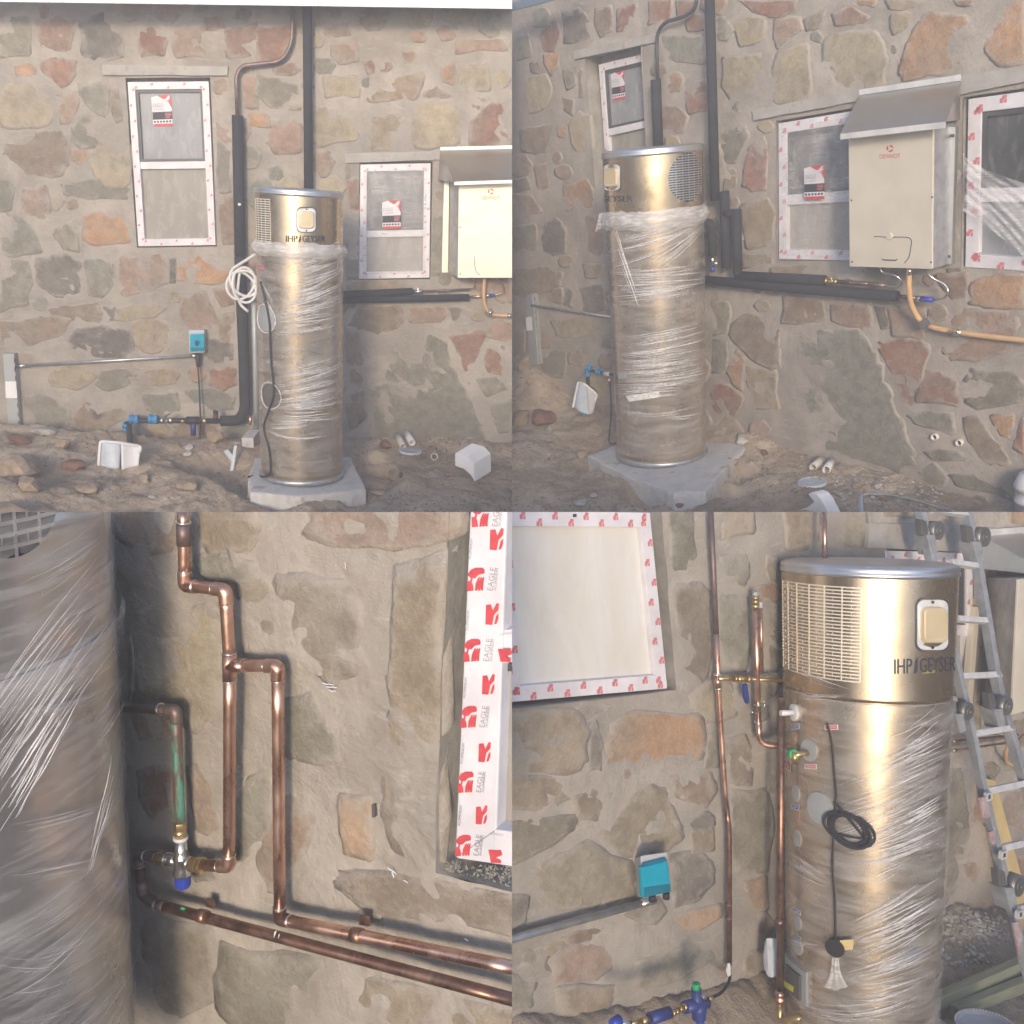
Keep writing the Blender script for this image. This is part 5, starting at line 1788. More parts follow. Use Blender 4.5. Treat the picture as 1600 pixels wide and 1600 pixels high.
pts = spline(wpath(b2, [(1421, 418, .16), (1420.5, 450, .15), (1424, 475, .12), (1436, 498, .08), (1452, 509, .06), (1478, 516, .05), (1530, 524, .05), (1610, 533, .05)]))
t = thing(b2, 'gas_hose', b2.W(1478, 516, .05), 'long orange gas hose dropping from the bright wall unit and running off right', 'hose')
MB().tube(pts, 3.5 * mp2, 12).build('hose', 'gas_hose', b2, t)
MB().cyl(b2.W(1421, 418, .16), b2.W(1421, 430, .16), 3.2 * mp2).build('nozzle', 'chrome', b2, t)
c = b2.W(1449, 504, .075); MB().box(c, Vector((.03, 0, .02)), Vector((0, .03, 0)), Vector((-.014, 0, .02))).build('clip', 'chrome', b2, t, bevel=.004)
MB().cyl(b2.W(1490, 518.5, .05), b2.W(1503, 520.5, .05), 4.6 * mp2).build('clip', 'chrome', b2, t)
m = MB(); c = b2.W(1494, 517, .07); m.cyl(c, c + Vector((0, -.03, .01)), .012); m.build('screw', 'brass', b2, t)

# trunking, conduit, tub and blue fittings on the left
t = thing(b2, 'cable_trunking', b2.W(838, 572, .03), 'slotted grey cable trunking rising from the dirt at left of slanted view', 'trunking')
plate(MB(), b2, [(822, 461), (832, 459), (840, 570), (827, 572)], 0, .05).build('channel', 'trunking_grey', b2, t, bevel=.003)
plate(MB(), b2, [(821.5, 496), (830, 495), (831.5, 516), (822.5, 517)], .049, .053).build('label', 'white_board', b2, t)
m = MB()
for k in range(10):
    y = 464 + k * 10.5
    plate(m, b2, [(833.6 + k * .62, y), (835 + k * .62, y), (835.6 + k * .62, y + 5), (834.2 + k * .62, y + 5)], .03, .034)
plate(MB(), b2, [(832, 459), (836, 459), (844, 569), (840, 570)], 0, .03).build('channel_side', 'trunking_grey', b2, t)
m.build('slots', 'dark_slot', b2, t, kind='stuff')
p = wpath(b2, [(830, 477, .05), (960, 496, .05)])
t = pipe_thing(b2, 'conduit', p, 2.2 * mp2, 'galvanised', 'thin galvanised conduit sloping right behind the round grille heater', 'conduit')
t = thing(b2, 'water_supply_pipe', b2.W(918, 640, .35), 'black water pipe with blue elbows rising out of the white tub at left', 'pipe assembly')
P = lambda x, y, h=.2: b2.W(x, y, h)
MB().tube(arc_path([P(960, 586, .2), P(917, 578, .2), P(919, 600, .2)], .03), 3 * mp2, 10).build('pipe', 'black_rubber', b2, t)
MB().tube([P(918, 585, .2), P(920, 632, .3)], 3.4 * mp2, 10).build('pipe', 'black_rubber', b2, t)
for x, y, hh_, ax in ((921, 575, .2, (1, 0, .1)), (918, 583, .2, (0, 0, 1)), (936, 581, .2, (1, 0, 0)), (922, 631, .3, (0, -.2, 1))):
    ax = Vector(ax).normalized(); c = P(x, y, hh_); s = mp2 * .95
    m = MB(); m.lathe(c - ax * 6 * s, ax, [(0, 4 * s), (.001, 6 * s), (4 * s, 6.2 * s), (4.1 * s, 4.8 * s), (8 * s, 5 * s), (8.1 * s, 6.3 * s), (12 * s, 5.8 * s), (12.1 * s, 3 * s)], 18)
    m.build('blue_fitting', 'blue_plastic', b2, t)
MB().cyl(P(920, 640, .33), P(912, 645, .40), 6 * mp2).build('blue_fitting', 'blue_plastic', b2, t)
MB().cyl(P(944, 583.5, .2), P(953, 585, .2), 3.6 * mp2).build('valve', 'white_plastic', b2, t)
tub(b2, g2, [(905, 597), (916, 600), (920, 648), (897, 636)], [(916, 600), (934, 616), (926, 646), (920, 648)], 'white cut tub standing upright in the dirt left of the round grille heater', (.26, .26, .42, .42))
pts = spline(wpath(b2, [(953, 590, .25), (955, 640, .3), (952, 680, .4), (953, 692, .5), (962, 692, .62)]))
single(MB().tube(pts, .006, 6), b2, 'cable', 'black_rubber', pts[-1], 'thin black cable hanging behind the left edge of round grille heater', 'cable')
c = b2.W(951, 600, .3); single(MB().cyl(c, c + Vector((.02, 0, .05)), .014), b2, 'copper_stub', 'copper', c, 'short copper stub tip at the left edge of the wrapped steel cylinder', 'pipe stub')
# drain stubs poking out of the wall
for x, y, lab in ((1464, 681, 'left of two pipe stubs poking from the stone wall foot'), (1502.5, 690, 'right of two pipe stubs poking from the stone wall foot')):
    c = b2.W(x, y, -.01)
    t = thing(b2, 'wall_pipe', c, lab, 'pipe stub')
    MB().ringtube(c + Vector((0, .02, 0)), c + Vector((0, -.035, 0)), 4.6 * mp2, 3.7 * mp2).build('pipe', 'pvc', b2, t)
    MB().cyl(c + Vector((0, .018, 0)), c + Vector((0, -.012, 0)), 3.6 * mp2).build('bore', 'dark_slot', b2, t)
# litter
stub(b2, g2, (1270, 735), (1284, 720), 6.2, 'cream pipe offcut, left of the pair above the slotted grate')
stub(b2, g2, (1291, 739), (1301, 724), 6.2, 'white ribbed pipe offcut right of the cream one above the slotted grate', 'white_plastic')
drain_grate(b2, g2, 1269, 756, 22, 'round white slotted drain grate lying on dirt in front of two pipe offcuts')
hh = -g2.at(1292, 806).y
hullprism(b2, [(1262, 772), (1268, 769), (1276, 772), (1284, 782), (1296, 806), (1300, 840), (1200, 840), (1240, 800), (1262, 792), (1272, 784)], hh, Vector((.03, .07, .0)), g2.at(1270, 800), 'foam_block', 'foam_white',
          'white foam block with a hooked corner at the bottom edge below the grate', 'foam block')
for pts_, lab in (([(1345, 806), (1344, 782), (1349, 776), (1380, 777), (1410, 779), (1440, 788), (1470, 798), (1490, 806)], 'pale folded plastic strip lying along the dirt at the bottom right'),):
    P_ = [g2.at(x, y) + Vector((0, 0, .012)) for x, y in pts_]
    single(MB().tube(spline(P_, 6), .020, 6, flat=.22), b2, 'plastic_strip', 'milky_plastic', P_[2], lab, 'strip')
c = g2.at(1606, 806)
single(MB().lathe(c + Vector((.03, 0, 0)), Vector((0, 0, 1)), [(0, .001), (0, .085), (.02, .09), (.10, .095), (.102, .102), (.115, .102), (.117, .097), (.18, .10), (.182, .107), (.20, .107), (.26, .085), (.28, .04), (.285, .001)], 30), b2, 'plastic_bottle', 'white_plastic', c, 'white plastic container cut off by the lower right edge', 'container')
for x, y, wpx, hk, mt, lab in ((822, 585, 44, .8, 'rock', 'tan boulder at the far left foot of the slotted trunking'), (860, 573, 22, .8, 'rock_grey', 'pale grey stone right of the slotted trunking foot'), (845, 612, 50, .7, 'rock_red', 'reddish lump of earth left of the white tub'),
                               (805, 612, 40, .9, 'rock', 'dark boulder cut by the left edge of slanted view'), (855, 640, 16, .9, 'rock_grey', 'grey pebble below the tub at left'), (911, 722, 22, .9, 'rock', 'stone wedged at the left corner of the thick slab'),
                               (1145, 748, 26, .9, 'rock', 'tan rock against the right face of the thick slab'), (1160, 728, 30, .6, 'rock_grey', 'grey mortar lump right of thick slab'), (1062, 796, 30, .5, 'rock_red', 'reddish flat rock in front of the thick slab corner'),
                               (1100, 782, 26, .4, 'rock_grey', 'pale flat stone in front of the slab right corner'), (930, 778, 18, .5, 'rock_grey', 'little white angular stone in the left foreground'), (908, 790, 26, .4, 'rock_grey', 'flat white stone at the bottom edge left of the slab'),
                               (1338, 762, 17, .7, 'rock', 'brown pebble at the wall foot right of grate'), (1372, 765, 20, .6, 'rock_grey', 'grey mortar chunk at the wall foot above the strip'), (1312, 775, 14, .8, 'rock_grey', 'grey pebble between foam block and strip'),
                               (1380, 783, 15, .8, 'rock_red', 'reddish pebble on the plastic strip'), (1240, 770, 14, .8, 'rock', 'tan pebble left of the slotted grate'), (1195, 712, 18, .8, 'rock_red', 'reddish clod near the slab back corner')):
    rock(g2, x, y, wpx, hk, mt, lab, None, 9, .22)
gravel(g2, [(800, 680, 1250, 800, 1000, 3, 'rock'), (1180, 700, 1500, 800, 900, 3, 'rock'), (800, 690, 1400, 800, 500, 2.6, 'rock_grey'), (800, 690, 960, 800, 420, 6, 'rock'), (960, 775, 1200, 800, 260, 6, 'rock'), (1180, 690, 1330, 780, 300, 7, 'rock'), (1300, 745, 1480, 800, 330, 8, 'rock_grey'), (1330, 750, 1520, 800, 200, 5, 'rock'),
            (1140, 712, 1200, 745, 90, 5, 'rock_grey'), (800, 600, 900, 650, 110, 5, 'rock_red'), (800, 580, 900, 650, 100, 5, 'rock'), (1230, 720, 1300, 750, 60, 4, 'rock_red')], 6)
# ================================================================== BAY 3 (lower left, close-up)
b3 = Bay((-370, 6200, FPX), (1, -.06, -.56), (400, 1200), 1.72, -1, -1)
STONES3 = parse('''
p 176,780 275,780 299,814 290,852 232,862 202,846 178,830
t 302,780 392,780 402,830 382,858 332,864 311,845
g 300,870 345,866 392,880 402,905 372,908 310,900
y 207,985 229,957 260,948 330,955 346,985 346,1085 302,1134 262,1112 218,1100 208,1060
o 208,1112 262,1118 270,1150 218,1154
k 472,780 700,780 698,838 660,850 620,855 522,850 482,836
b 434,907 474,904 530,915 556,945 550,1038 512,1060 462,1012 432,942
t 620,905 697,882 693,1080 686,1200 680,1338 612,1310 594,1262 596,1200 612,1110 606,1060 614,980
g 448,1100 489,1086 528,1168 536,1188 450,1180
r 216,1210 240,1200 264,1206 265,1254 238,1276 219,1250
p 296,1205 343,1200 346,1308 312,1328 303,1262
r 396,1292 448,1252 488,1284 478,1322 440,1384 402,1380
o 531,1247 578,1252 582,1318 574,1340 541,1330 532,1300
b 536,1364 600,1366 690,1378 790,1400 840,1420 840,1468 702,1440 592,1428 541,1392
t 560,1425 595,1428 592,1436 565,1432
g 203,1000 206,1000 206,1090 203,1090
g 222,1442 328,1456 338,1560 252,1602 214,1602
g 352,1478 432,1492 520,1512 532,1570 470,1610 400,1616 350,1580
t 560,1520 650,1540 840,1588 840,1640 600,1640 552,1580
G 400,970 428,966 440,1010 428,1040 398,1030
g 372,1240 426,1200 428,1290 378,1340
d 296,1340 332,1352 350,1372 310,1380 292,1362
g 360,860 392,884 424,920 412,958 372,930
''')
OPEN3 = [(704, 700), (900, 680), (900, 1420), (681, 1364)]
wall3 = make_wall(b3, 'close view of smeared rubble stone wall behind bare copper pipes', (-140, 770, 860, 1680), STONES3, .0024, [(OPEN3, .05)], 3, (), 1600, 22, 10, 0, .50, 1.9)
w = Win(b3, 'window at the right of the close view with bold red printed tape on its frame', [(737, 740), (960, 722), (960, 1378), (711, 1341)], .04, .061, None, ('pane_blue',), sash=False)
bay = b3
# lower sash: rail and separate panes, drawn in the plane of the glass
def bar3(q, name, mat, h0, h1):
    return plate(MB(), b3, q, -.04 + h0, -.04 + h1).build(name, mat, b3, w.t, bevel=.002)
bar3([(778, 985), (960, 972), (960, 1024), (775, 1037)], 'rail', 'white_tape', .002, .040)
bar3([(772, 1296), (960, 1320), (960, 1380), (770, 1346)], 'frame_member', 'white_tape', .002, .046)
bar3([(776, 1038), (960, 1026), (960, 1046), (776, 1050)], 'sash_member', 'window_grey', .002, .026)
bar3([(776, 1050), (960, 1046), (960, 1318), (769, 1294)], 'pane', 'pane_tan', .002, .016)
S = lambda x, y, o: b3.W(x, y, -.04 + .045 + o)
m, tx = MB(), MB()
def leaf_mark(m, x, y, s, surf):
    """one printed mark: rounded red block on the right with pale sweeping lines, small hook on the left"""
    put_poly(m, [(x - 14 * s, y + 18 * s), (x - 14 * s, y + 2 * s), (x - 10 * s, y + 2 * s), (x - 8 * s, y - 2 * s), (x - 5 * s, y - 3 * s), (x - 7 * s, y + 4 * s), (x - 5 * s, y + 8 * s), (x - 4 * s, y + 17 * s)], surf, .0012)
    put_poly(m, [(x - 14 * s, y - 8 * s), (x - 8 * s, y - 16 * s), (x - 1 * s, y - 19 * s), (x + 10 * s, y - 19 * s), (x + 13 * s, y - 16 * s), (x + 13 * s, y - 10 * s), (x + 4 * s, y - 8 * s), (x - 2 * s, y - 2 * s), (x - 5 * s, y - 3 * s), (x - 8 * s, y - 2 * s)], surf, .0012)
    for a in (0, 5, 10):
        put_poly(m, [(x + (-2 + a * .9) * s, y + (17 - a * .1) * s), (x + (-1 + a * .75) * s, y + 6 * s), (x + (3 + a * .7) * s, y - 3 * s), (x + (6.0 + a * .7) * s, y - 5 * s), (x + (4 + a * .75) * s, y + 5 * s), (x + (1.6 + a * .9) * s, y + 17 * s)], surf, .0012)
for x, y, s in ((744, 906, 1.0), (738, 1017, .98), (733, 1121, .93), (728, 1223, .9), (724, 1322, .9), (751, 806, 1.0)):
    leaf_mark(m, x, y, s, S)
    put_text(tx, 'EAGLE', S, (x + 17 * s, y + 16 * s), (x + 22 * s, y - 20 * s), (x + 26 * s, y + 17 * s), .0012)
    put_text(tx, 'ALUMINIUM', S, (x + 27 * s, y + 17 * s), (x + 31 * s, y - 18 * s), (x + 31 * s, y + 17 * s), .0012)
for x, y, s in ((778, 842, 1.0), (771, 959, .98), (765, 1069, .92), (759, 1175, .9), (754, 1273, .85)):
    half = [(x - 13 * s, y + 17 * s), (x - 12 * s, y - 14 * s), (x - 4 * s, y - 15 * s), (x - 1 * s, y - 5 * s), (x + 5 * s, y - 17 * s), (x + 9 * s, y - 16 * s), (x + 8 * s, y - 6 * s), (x + 1 * s, y + 2 * s), (x - 2 * s, y + 18 * s)]
    put_poly(m, half, S, .0012)
    put_poly(m, [(x + 1 * s, y + 17 * s), (x + 4 * s, y + 4 * s), (x + 8 * s, y - 1 * s), (x + 8 * s, y + 8 * s), (x + 5 * s, y + 16 * s)], S, .0012)
for x, y in ((732, 858), (727, 970), (723, 1075), (719, 1178), (715, 1275)):
    put_text(tx, 'ALUMINIUM', S, (x, y + 16), (x + 3, y - 16), (x + 4, y + 16), .0012)
for x, y in ((786, 1022), (771, 1336)):
    put_poly(m, [(x - 4, y + 12), (x - 8, y - 8), (x + 12, y - 8), (x + 14, y), (x + 4, y + 4), (x + 12, y + 8), (x + 12, y + 13)], S, .0012)
put_text(tx, 'ALUMINIUM', S, (781, 990), (800, 988), (781, 993), .0012)
put_text(tx, 'ALUMINIUM', S, (766, 1300), (786, 1303), (766, 1304), .0012)
m.build('tape_mark', 'red_print', b3, w.t, cap=False, kind='stuff')
tx.build('tape_lettering', 'grey_print', b3, w.t, cap=False, kind='stuff')
# sill mortar crumbs
m = MB()
rnd = random.Random(4)
for k in range(330):
    x, y = rnd.choice(((rnd.uniform(696, 720), rnd.uniform(1345, 1362)), (rnd.uniform(755, 800), rnd.uniform(1352, 1388)), (rnd.uniform(720, 800), rnd.uniform(1352, 1376))))
    c = b3.W(x, y, -.005)
    s = rnd.uniform(.0007, .0022)
    m.add([c + Vector((rnd.gauss(0, s), rnd.gauss(0, s), rnd.gauss(0, s))) for _ in range(5)], [(0, 1, 2), (0, 2, 3), (1, 2, 4), (0, 1, 4), (2, 3, 4)], False)
m.build('mortar_crumbs', 'plaster', b3, wall3, kind='stuff', cap=False)
# thin slot in a joint and pale scars
m = MB(); plate(m, b3, [(580.5, 1258), (585.5, 1257), (586, 1277), (581.5, 1278)], -.01, .003); m.build('joint_slot', 'dark_port', b3, wall3)

m = MB()
for x0, y0, x1, y1, w_ in ((502, 1066, 522, 1070, 2), (508, 1072, 527, 1074, 2.4), (512, 1078, 525, 1080, 2), (606, 1356, 620, 1366, 2), (612, 1362, 616, 1372, 2), (630, 1376, 638, 1380, 1.6), (726, 1466, 732, 1470, 3), (538, 879, 540, 890, 1)):
    a, c = b3.W(x0, y0, .006), b3.W(x1, y1, .006)
    m.tube([a.lerp(c, k / 5) + Vector((rnd.gauss(0, .0005), 0, rnd.gauss(0, .0008))) for k in range(6)], [w_ * .00055 * f for f in (.4, 1, .8, 1.1, .7, .3)], 6, flat=.5)
m.build('plaster_scar', 'foam_white', b3, wall3, kind='stuff')
# heater close by on the left
B = b3.W(-100, 1690, .40)
T = b3.W(-200, 740, .40)
r3 = .325
t3 = Tank(b3, 'large wrapped heater cylinder filling the left edge of the close view', B, T, r3, r3 * 1.0)
t3.lathe('tank_body', 'tank_steel_close', [(-.05, 0)] + [(k / 20, 0) for k in range(0, 22)])
ts = t3.at(90, 1031)[1]
t3.lathe('seam', 'trunking_grey', [(ts - .0025, .0008), (ts - .002, .0016), (ts, .0016), (ts + .0005, .0008)])
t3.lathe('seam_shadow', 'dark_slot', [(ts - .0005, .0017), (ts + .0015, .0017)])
a_, t_ = t3.at(18, 786)
round_grille(t3, 18, 786, 88 * b3.mpp(t3.P(a_, t_)), 4, 9, .011, .005, True)
tg_ = t3.at(100, 892)[1]
t3.film(-.1, tg_, 5, 'wrap_close', off=.004)
t3.film(tg_, 1.1, 6, 'wrap_film', off=.004)
t3.bunch(t3.at(100, 1085)[1], t3.at(100, 1010)[1], .003, 7.0, 'wrap_fold', 'wrap_close')
t3.strands([(-60, 1240, 150, 930, 22, 90, 60, -10), (-60, 1300, 190, 960, 14, 120, 60, -8), (0, 1290, 196, 1236, 10, 10, 10, 8), (0, 1370, 178, 1335, 10, 10, 8, 6), (-20, 1500, 200, 1320, 12, 60, 40, 40),
            (-20, 1490, 214, 1400, 6, 20, 20, 46), (-20, 1590, 216, 1470, 14, 60, 60, 46), (-20, 1700, 216, 1540, 12, 60, 60, 46), (100, 1640, 216, 1480, 8, 40, 40, 20), (130, 1140, 188, 1060, 8, 40, 30, 4),
            (120, 1390, 186, 1150, 8, 10, 50, -8), (60, 950, 176, 890, 9, 30, 30, 6), (0, 1110, 190, 1060, 8, 8, 6, 16), (20, 920, 178, 820, 9, 50, 30, 8)], 31, 1.35, .38)
t3.strands([(-20, 1250, 120, 1030, 5, 60, 40, 0), (0, 1300, 130, 1050, 4, 40, 40, 0)], 33, 2.6, .9)

# copper pipework
mp3 = b3.mpp(b3.W(350, 1150))
R = 9.2 * mp3
def run(thing_, pts, r, mat, elbows, name='pipe', fil=.016, fitmat='copper', solder=True):
    """straight lengths with separate elbow fittings and a bead of solder at their mouths"""
    n = len(pts)
    L = r * 2.3
    for i in range(n - 1):
        a, b = pts[i], pts[i + 1]
        d = (b - a).normalized()
        a2 = a + d * (L * .6 if i > 0 else 0)
        b2_ = b - d * (L * .6 if i < n - 2 else 0)
        MB().tube([a2.lerp(b2_, k / 6) for k in range(7)], r, 20).build(name, mat[i] if isinstance(mat, (list, tuple)) else mat, b3, thing_)
    for i in range(1, n - 1):
        if i not in elbows: continue
        b = pts[i]
        d1, d2 = (pts[i - 1] - b).normalized(), (pts[i + 1] - b).normalized()
        p = arc_path([b + d1 * L, b + d1 * L * .74, b, b + d2 * L * .74, b + d2 * L], r * 2.4, 8)
        MB().tube(p, r * 1.13, 20).build('elbow', fitmat if isinstance(fitmat, str) else fitmat[i], b3, thing_)
        if solder:
            m = MB()
            for d in (d1, d2):
                m.tube([b + d * L * .985, b + d * L * 1.03], r * 1.15, 18)
            m.build('solder_bead', 'solder', b3, thing_)
H = .045
t = thing(b3, 'copper_pipe', b3.W(357, 1350, H), 'bright copper pipe stepping right then dropping to the brass mixing valve', 'pipe')
A = wpath(b3, [(286, 770, H), (289, 915, H), (352, 922, H), (359, 1038, H), (358, 1354, H), (322, 1352, H)])
run(t, A, R, ['copper', 'copper', 'copper', 'copper', 'copper_dark'], (1, 2, 4))
c1, c2 = b3.W(286.5, 817, H), b3.W(287.3, 852, H)
MB().cyl(c1, c2, R * 1.14, seg=20).build('coupling', 'copper_grey', b3, t)
m = MB(); m.cyl(b3.W(286.5, 815, H), b3.W(286.5, 818, H), R * 1.2); m.build('solder_bead', 'solder', b3, t)
m = MB()
m.cyl(b3.W(358.2, 1020, H), b3.W(359, 1062, H), R * 1.14, seg=20); m.cyl(b3.W(360, 1040, H), b3.W(382, 1040, H), R * 1.14, seg=20)
m.build('tee', 'copper', b3, t)
m = MB()
for a, b in (((358.2, 1019), (358.2, 1021)), ((358.5, 1062), (358.5, 1064))): m.cyl(b3.W(*a, H), b3.W(*b, H), R * 1.18)
m.cyl(b3.W(381.5, 1040, H), b3.W(383, 1040, H), R * 1.18)
m.build('solder_bead', 'solder', b3, t)
t = thing(b3, 'copper_pipe', b3.W(460, 1440, H), 'copper pipe from the tee, dropping and turning along the wall as the upper run', 'pipe')
Bp = wpath(b3, [(382, 1040, H), (434, 1041, H), (437, 1436, H), (840, 1520, H)])
run(t, Bp, R * .98, ['copper', 'copper', 'copper'], (1, 2), fitmat={1: 'copper', 2: 'copper_dark'})
def saddle(t, x0, y0, x1, y1, r):
    a, b = b3.W(x0, y0, H), b3.W(x1, y1, H)
    MB().cyl(a, b, r * 1.16, seg=18).build('saddle_clip', 'copper_dark', b3, t)
    d = (b - a)
    c = (a + b) / 2
    MB().box(c + Vector((0, .02, r * 1.5)), d * .5, Vector((0, .002, 0)), Vector((0, 0, r * .8))).build('clip_tab', 'copper_dark', b3, t)
saddle(t, 551, 1460, 566, 1463, R)
t = thing(b3, 'copper_pipe', b3.W(230, 1405, H), 'dull copper pipe looping below the mixing valve, lower of two runs along the wall', 'pipe')
Cp = wpath(b3, [(246, 1339, H), (216, 1336, H), (222, 1398, H), (244, 1413, H), (840, 1572, H)])
run(t, Cp[:3], R * .92, 'copper_grey', (1,), fitmat='copper_grey')
run(t, Cp[1:4] , R * .92, 'copper_grey', (), fitmat='copper_grey')
MB().tube(arc_path([Cp[2] + Vector((0, 0, .03)), Cp[2], Cp[3], Cp[3].lerp(Cp[4], .03)], .02, 8), R * 1.05, 18).build('elbow', 'copper_grey', b3, t)
run(t, Cp[3:], R * .95, 'copper_dark', ())
m = MB(); q = Cp[3].lerp(Cp[4], .0); q2 = Cp[3].lerp(Cp[4], .006); m.cyl(q, q2, R * 1.1); m.build('solder_bead', 'solder', b3, t)
saddle(t, 311, 1430, 323, 1433.5, R)
m = MB()
for x, y, w_, h_ in ((430, 1460, 2.5, 6), (436, 1463, 1.4, 4)):
    put_poly(m, [(x - w_, y + h_), (x - w_ * .6, y - h_ * .6), (x + w_, y - h_), (x + w_ * .2, y)], lambda a, b, o: b3.W(a, b, H + R * .97 + .001), 0)
m.build('paint_drip', 'white_plastic', b3, t, cap=False)
m = MB(); put_poly(m, [(281, 1420), (284, 1417), (290, 1419), (287, 1423)], lambda a, b, o: b3.W(a, b, H + R + .001), 0); m.build('paint_drip', 'green_plastic', b3, t, cap=False)
t = thing(b3, 'mixing_valve', b3.W(283, 1385, H), 'nickel mixing valve with brass nuts and blue cap under a green stained pipe', 'valve')
D = wpath(b3, [(175, 1104, H), (275, 1110, H), (281, 1288, H)])
run(t, D, R * .92, ['copper_grey', 'copper_green'], (1,), fitmat='copper_grey', solder=False)
m = MB(); m.cyl(b3.W(250, 1108, H), b3.W(252, 1108, H), R * 1.1); m.build('solder_bead', 'solder', b3, t)
V = lambda x, y: b3.W(x, y, H)
def nut(a, b, r): return MB().cyl(a, b, r, seg=6).build('brass_nut', 'brass', b3, t, bevel=.0008)
nut(V(281, 1284), V(281.3, 1295), R * 1.15)
MB().cyl(V(281.3, 1295), V(282, 1307), R * 1.05, seg=18).build('brass_union', 'brass', b3, t)
m = MB(); m.tube([V(282, 1307), V(282, 1311)], R * 1.28, 18); m.build('seal_ring', 'white_plastic', b3, t)
ax = (V(285, 1366) - V(282, 1311)).normalized(); L = (V(285, 1366) - V(282, 1311)).length
m = MB(); m.lathe(V(282, 1311), ax, [(0, .001), (0, R * 1.05), (L * .35, R * 1.05), (L * .48, R * 1.35), (L * .52, R * 1.5), (L * .56, R * 1.35), (L * .8, R * 1.4), (L * .95, R * 1.65), (L, R * 1.6), (L * 1.001, .001)], 28); m.build('valve_body', 'chrome', b3, t)
m = MB(); m.cyl(V(262, 1344), V(276, 1343), R * 1.05, seg=18); m.cyl(V(290, 1347), V(298, 1349), R * 1.1, seg=18); m.cyl(V(262, 1343), V(258, 1342), R * 1.25, R * 1.1, seg=18); m.build('valve_arm', 'chrome', b3, t)
nut(V(257, 1342), V(248, 1340), R * 1.25); nut(V(247.5, 1340), V(243, 1339.5), R * 1.0)
nut(V(298, 1350), V(310, 1352), R * 1.3); nut(V(311, 1352), V(318, 1353), R * 1.45)
ax = (V(286, 1386) - V(285, 1366)).normalized(); L = (V(286, 1386) - V(285, 1366)).length
m = MB()
k = 20
vs, fs = [], []
for h_, rr in ((0, R * 1.42), (L * .8, R * 1.38), (L * .95, R * 1.2), (L, R * .9)):
    e1 = ax.orthogonal().normalized(); e2 = ax.cross(e1)
    for i in range(k * 2):
        q = 2 * PI * i / (k * 2)
        r_ = rr * (1 if i % 2 else .955)
        vs.append(V(285, 1366) + ax * h_ + (e1 * math.cos(q) + e2 * math.sin(q)) * r_)
for j in range(3):
    for i in range(2 * k): fs.append((j * 2 * k + i, j * 2 * k + (i + 1) % (2 * k), (j + 1) * 2 * k + (i + 1) % (2 * k), (j + 1) * 2 * k + i))
fs.append(tuple(3 * 2 * k + i for i in range(2 * k)))
m.add(vs, fs, False); m.build('valve_cap', 'blue_cap', b3, t)

# ================================================================== BAY 4 (lower right)
b4 = Bay((0, 1, .06), (1, .04, .66), (1200, 1200), 3.62, 0, -1)      # runs on behind bay 3 on its left
STONES4 = parse('''
g 1040,780 1080,780 1087,860 1084,905 1047,910
b 1056,921 1096,916 1108,930 1110,1000 1104,1056 1072,1084 1060,1000
t 1121,780 1175,780 1177,830 1131,840
g 1126,872 1165,866 1168,900 1160,914 1131,900
g 1124,925 1166,930 1166,1044 1132,1040
g 1198,870 1216,872 1212,905 1202,905
d 1200,960 1216,955 1216,1040 1204,1050
t 760,1118 898,1112 917,1140 914,1190 880,1210 760,1200
d 920,1140 934,1131 941,1160 939,1198 922,1199
o 961,1132 1000,1112 1089,1116 1097,1140 1094,1188 1060,1199 956,1194 952,1165
g 1106,1151 1124,1146 1124,1196 1101,1196
b 1134,1162 1164,1152 1176,1180 1172,1224 1142,1220
t 760,1206 889,1216 899,1240 850,1268 760,1262
y 986,1250 1010,1226 1039,1236 1059,1280 1064,1308 1040,1326 982,1334 932,1310
g 760,1288 850,1279 898,1276 889,1300 830,1338 760,1352
y 822,1370 870,1341 920,1316 984,1350 984,1398 930,1419 870,1420 831,1390
p 1047,1215 1109,1207 1118,1235 1100,1259 1061,1245
d 1074,1288 1104,1268 1114,1276 1114,1290 1082,1298
t 1080,1300 1112,1294 1114,1328 1082,1332
d 1052,1341 1080,1333 1109,1346 1113,1380 1089,1404 1056,1413
o 1058,1430 1124,1414 1123,1432 1092,1454 1062,1445
b 882,1465 930,1451 978,1446 984,1459 950,1469 896,1474
y 851,1480 884,1463 894,1480 861,1492
p 862,1500 899,1476 968,1466 977,1485 959,1510 930,1529 871,1529
d 845,1496 859,1491 864,1519 851,1514
g 1144,1241 1198,1238 1210,1300 1200,1360 1150,1364
o 1162,1380 1196,1371 1200,1418 1180,1424
d 780,1400 824,1401 819,1440 780,1459
g 780,1520 838,1531 829,1570 780,1574
t 872,1545 958,1541 949,1579 881,1589
g 1000,1500 1090,1470 1120,1500 1060,1530 1000,1540
t 1226,780 1278,780 1278,848 1230,858
y 1312,780 1348,780 1353,830 1344,850 1313,850
g 1474,1212 1508,1204 1518,1300 1490,1396 1466,1378
o 1522,1212 1545,1230 1540,1290 1520,1280
y 1500,1100 1530,1100 1528,1150 1502,1150
o 1575,770 1640,770 1640,822 1580,815
t 1380,770 1430,770 1428,806 1384,806
y 1470,770 1500,770 1505,815 1475,812
''')
OPEN4A = [(752, 770), (1031, 770), (1056, 1078), (774, 1110)]
OPEN4B = [(1386, 856), (1520, 860), (1520, 1110), (1386, 1100)]
wall4 = make_wall(b4, 'rubble stone wall behind the big louvred heater with a pale taped window on its left', (430, 760, 1680, 1680), STONES4, .0030, [(OPEN4A, .07), (OPEN4B, .05)], 4, [[(1358, 817), (1640, 828), (1640, 868), (1356, 856)]], 1520, 11, 5, 1, .28, 1.2)
lintel(b4, wall4, [(1358, 817), (1640, 828), (1640, 868), (1356, 856)])
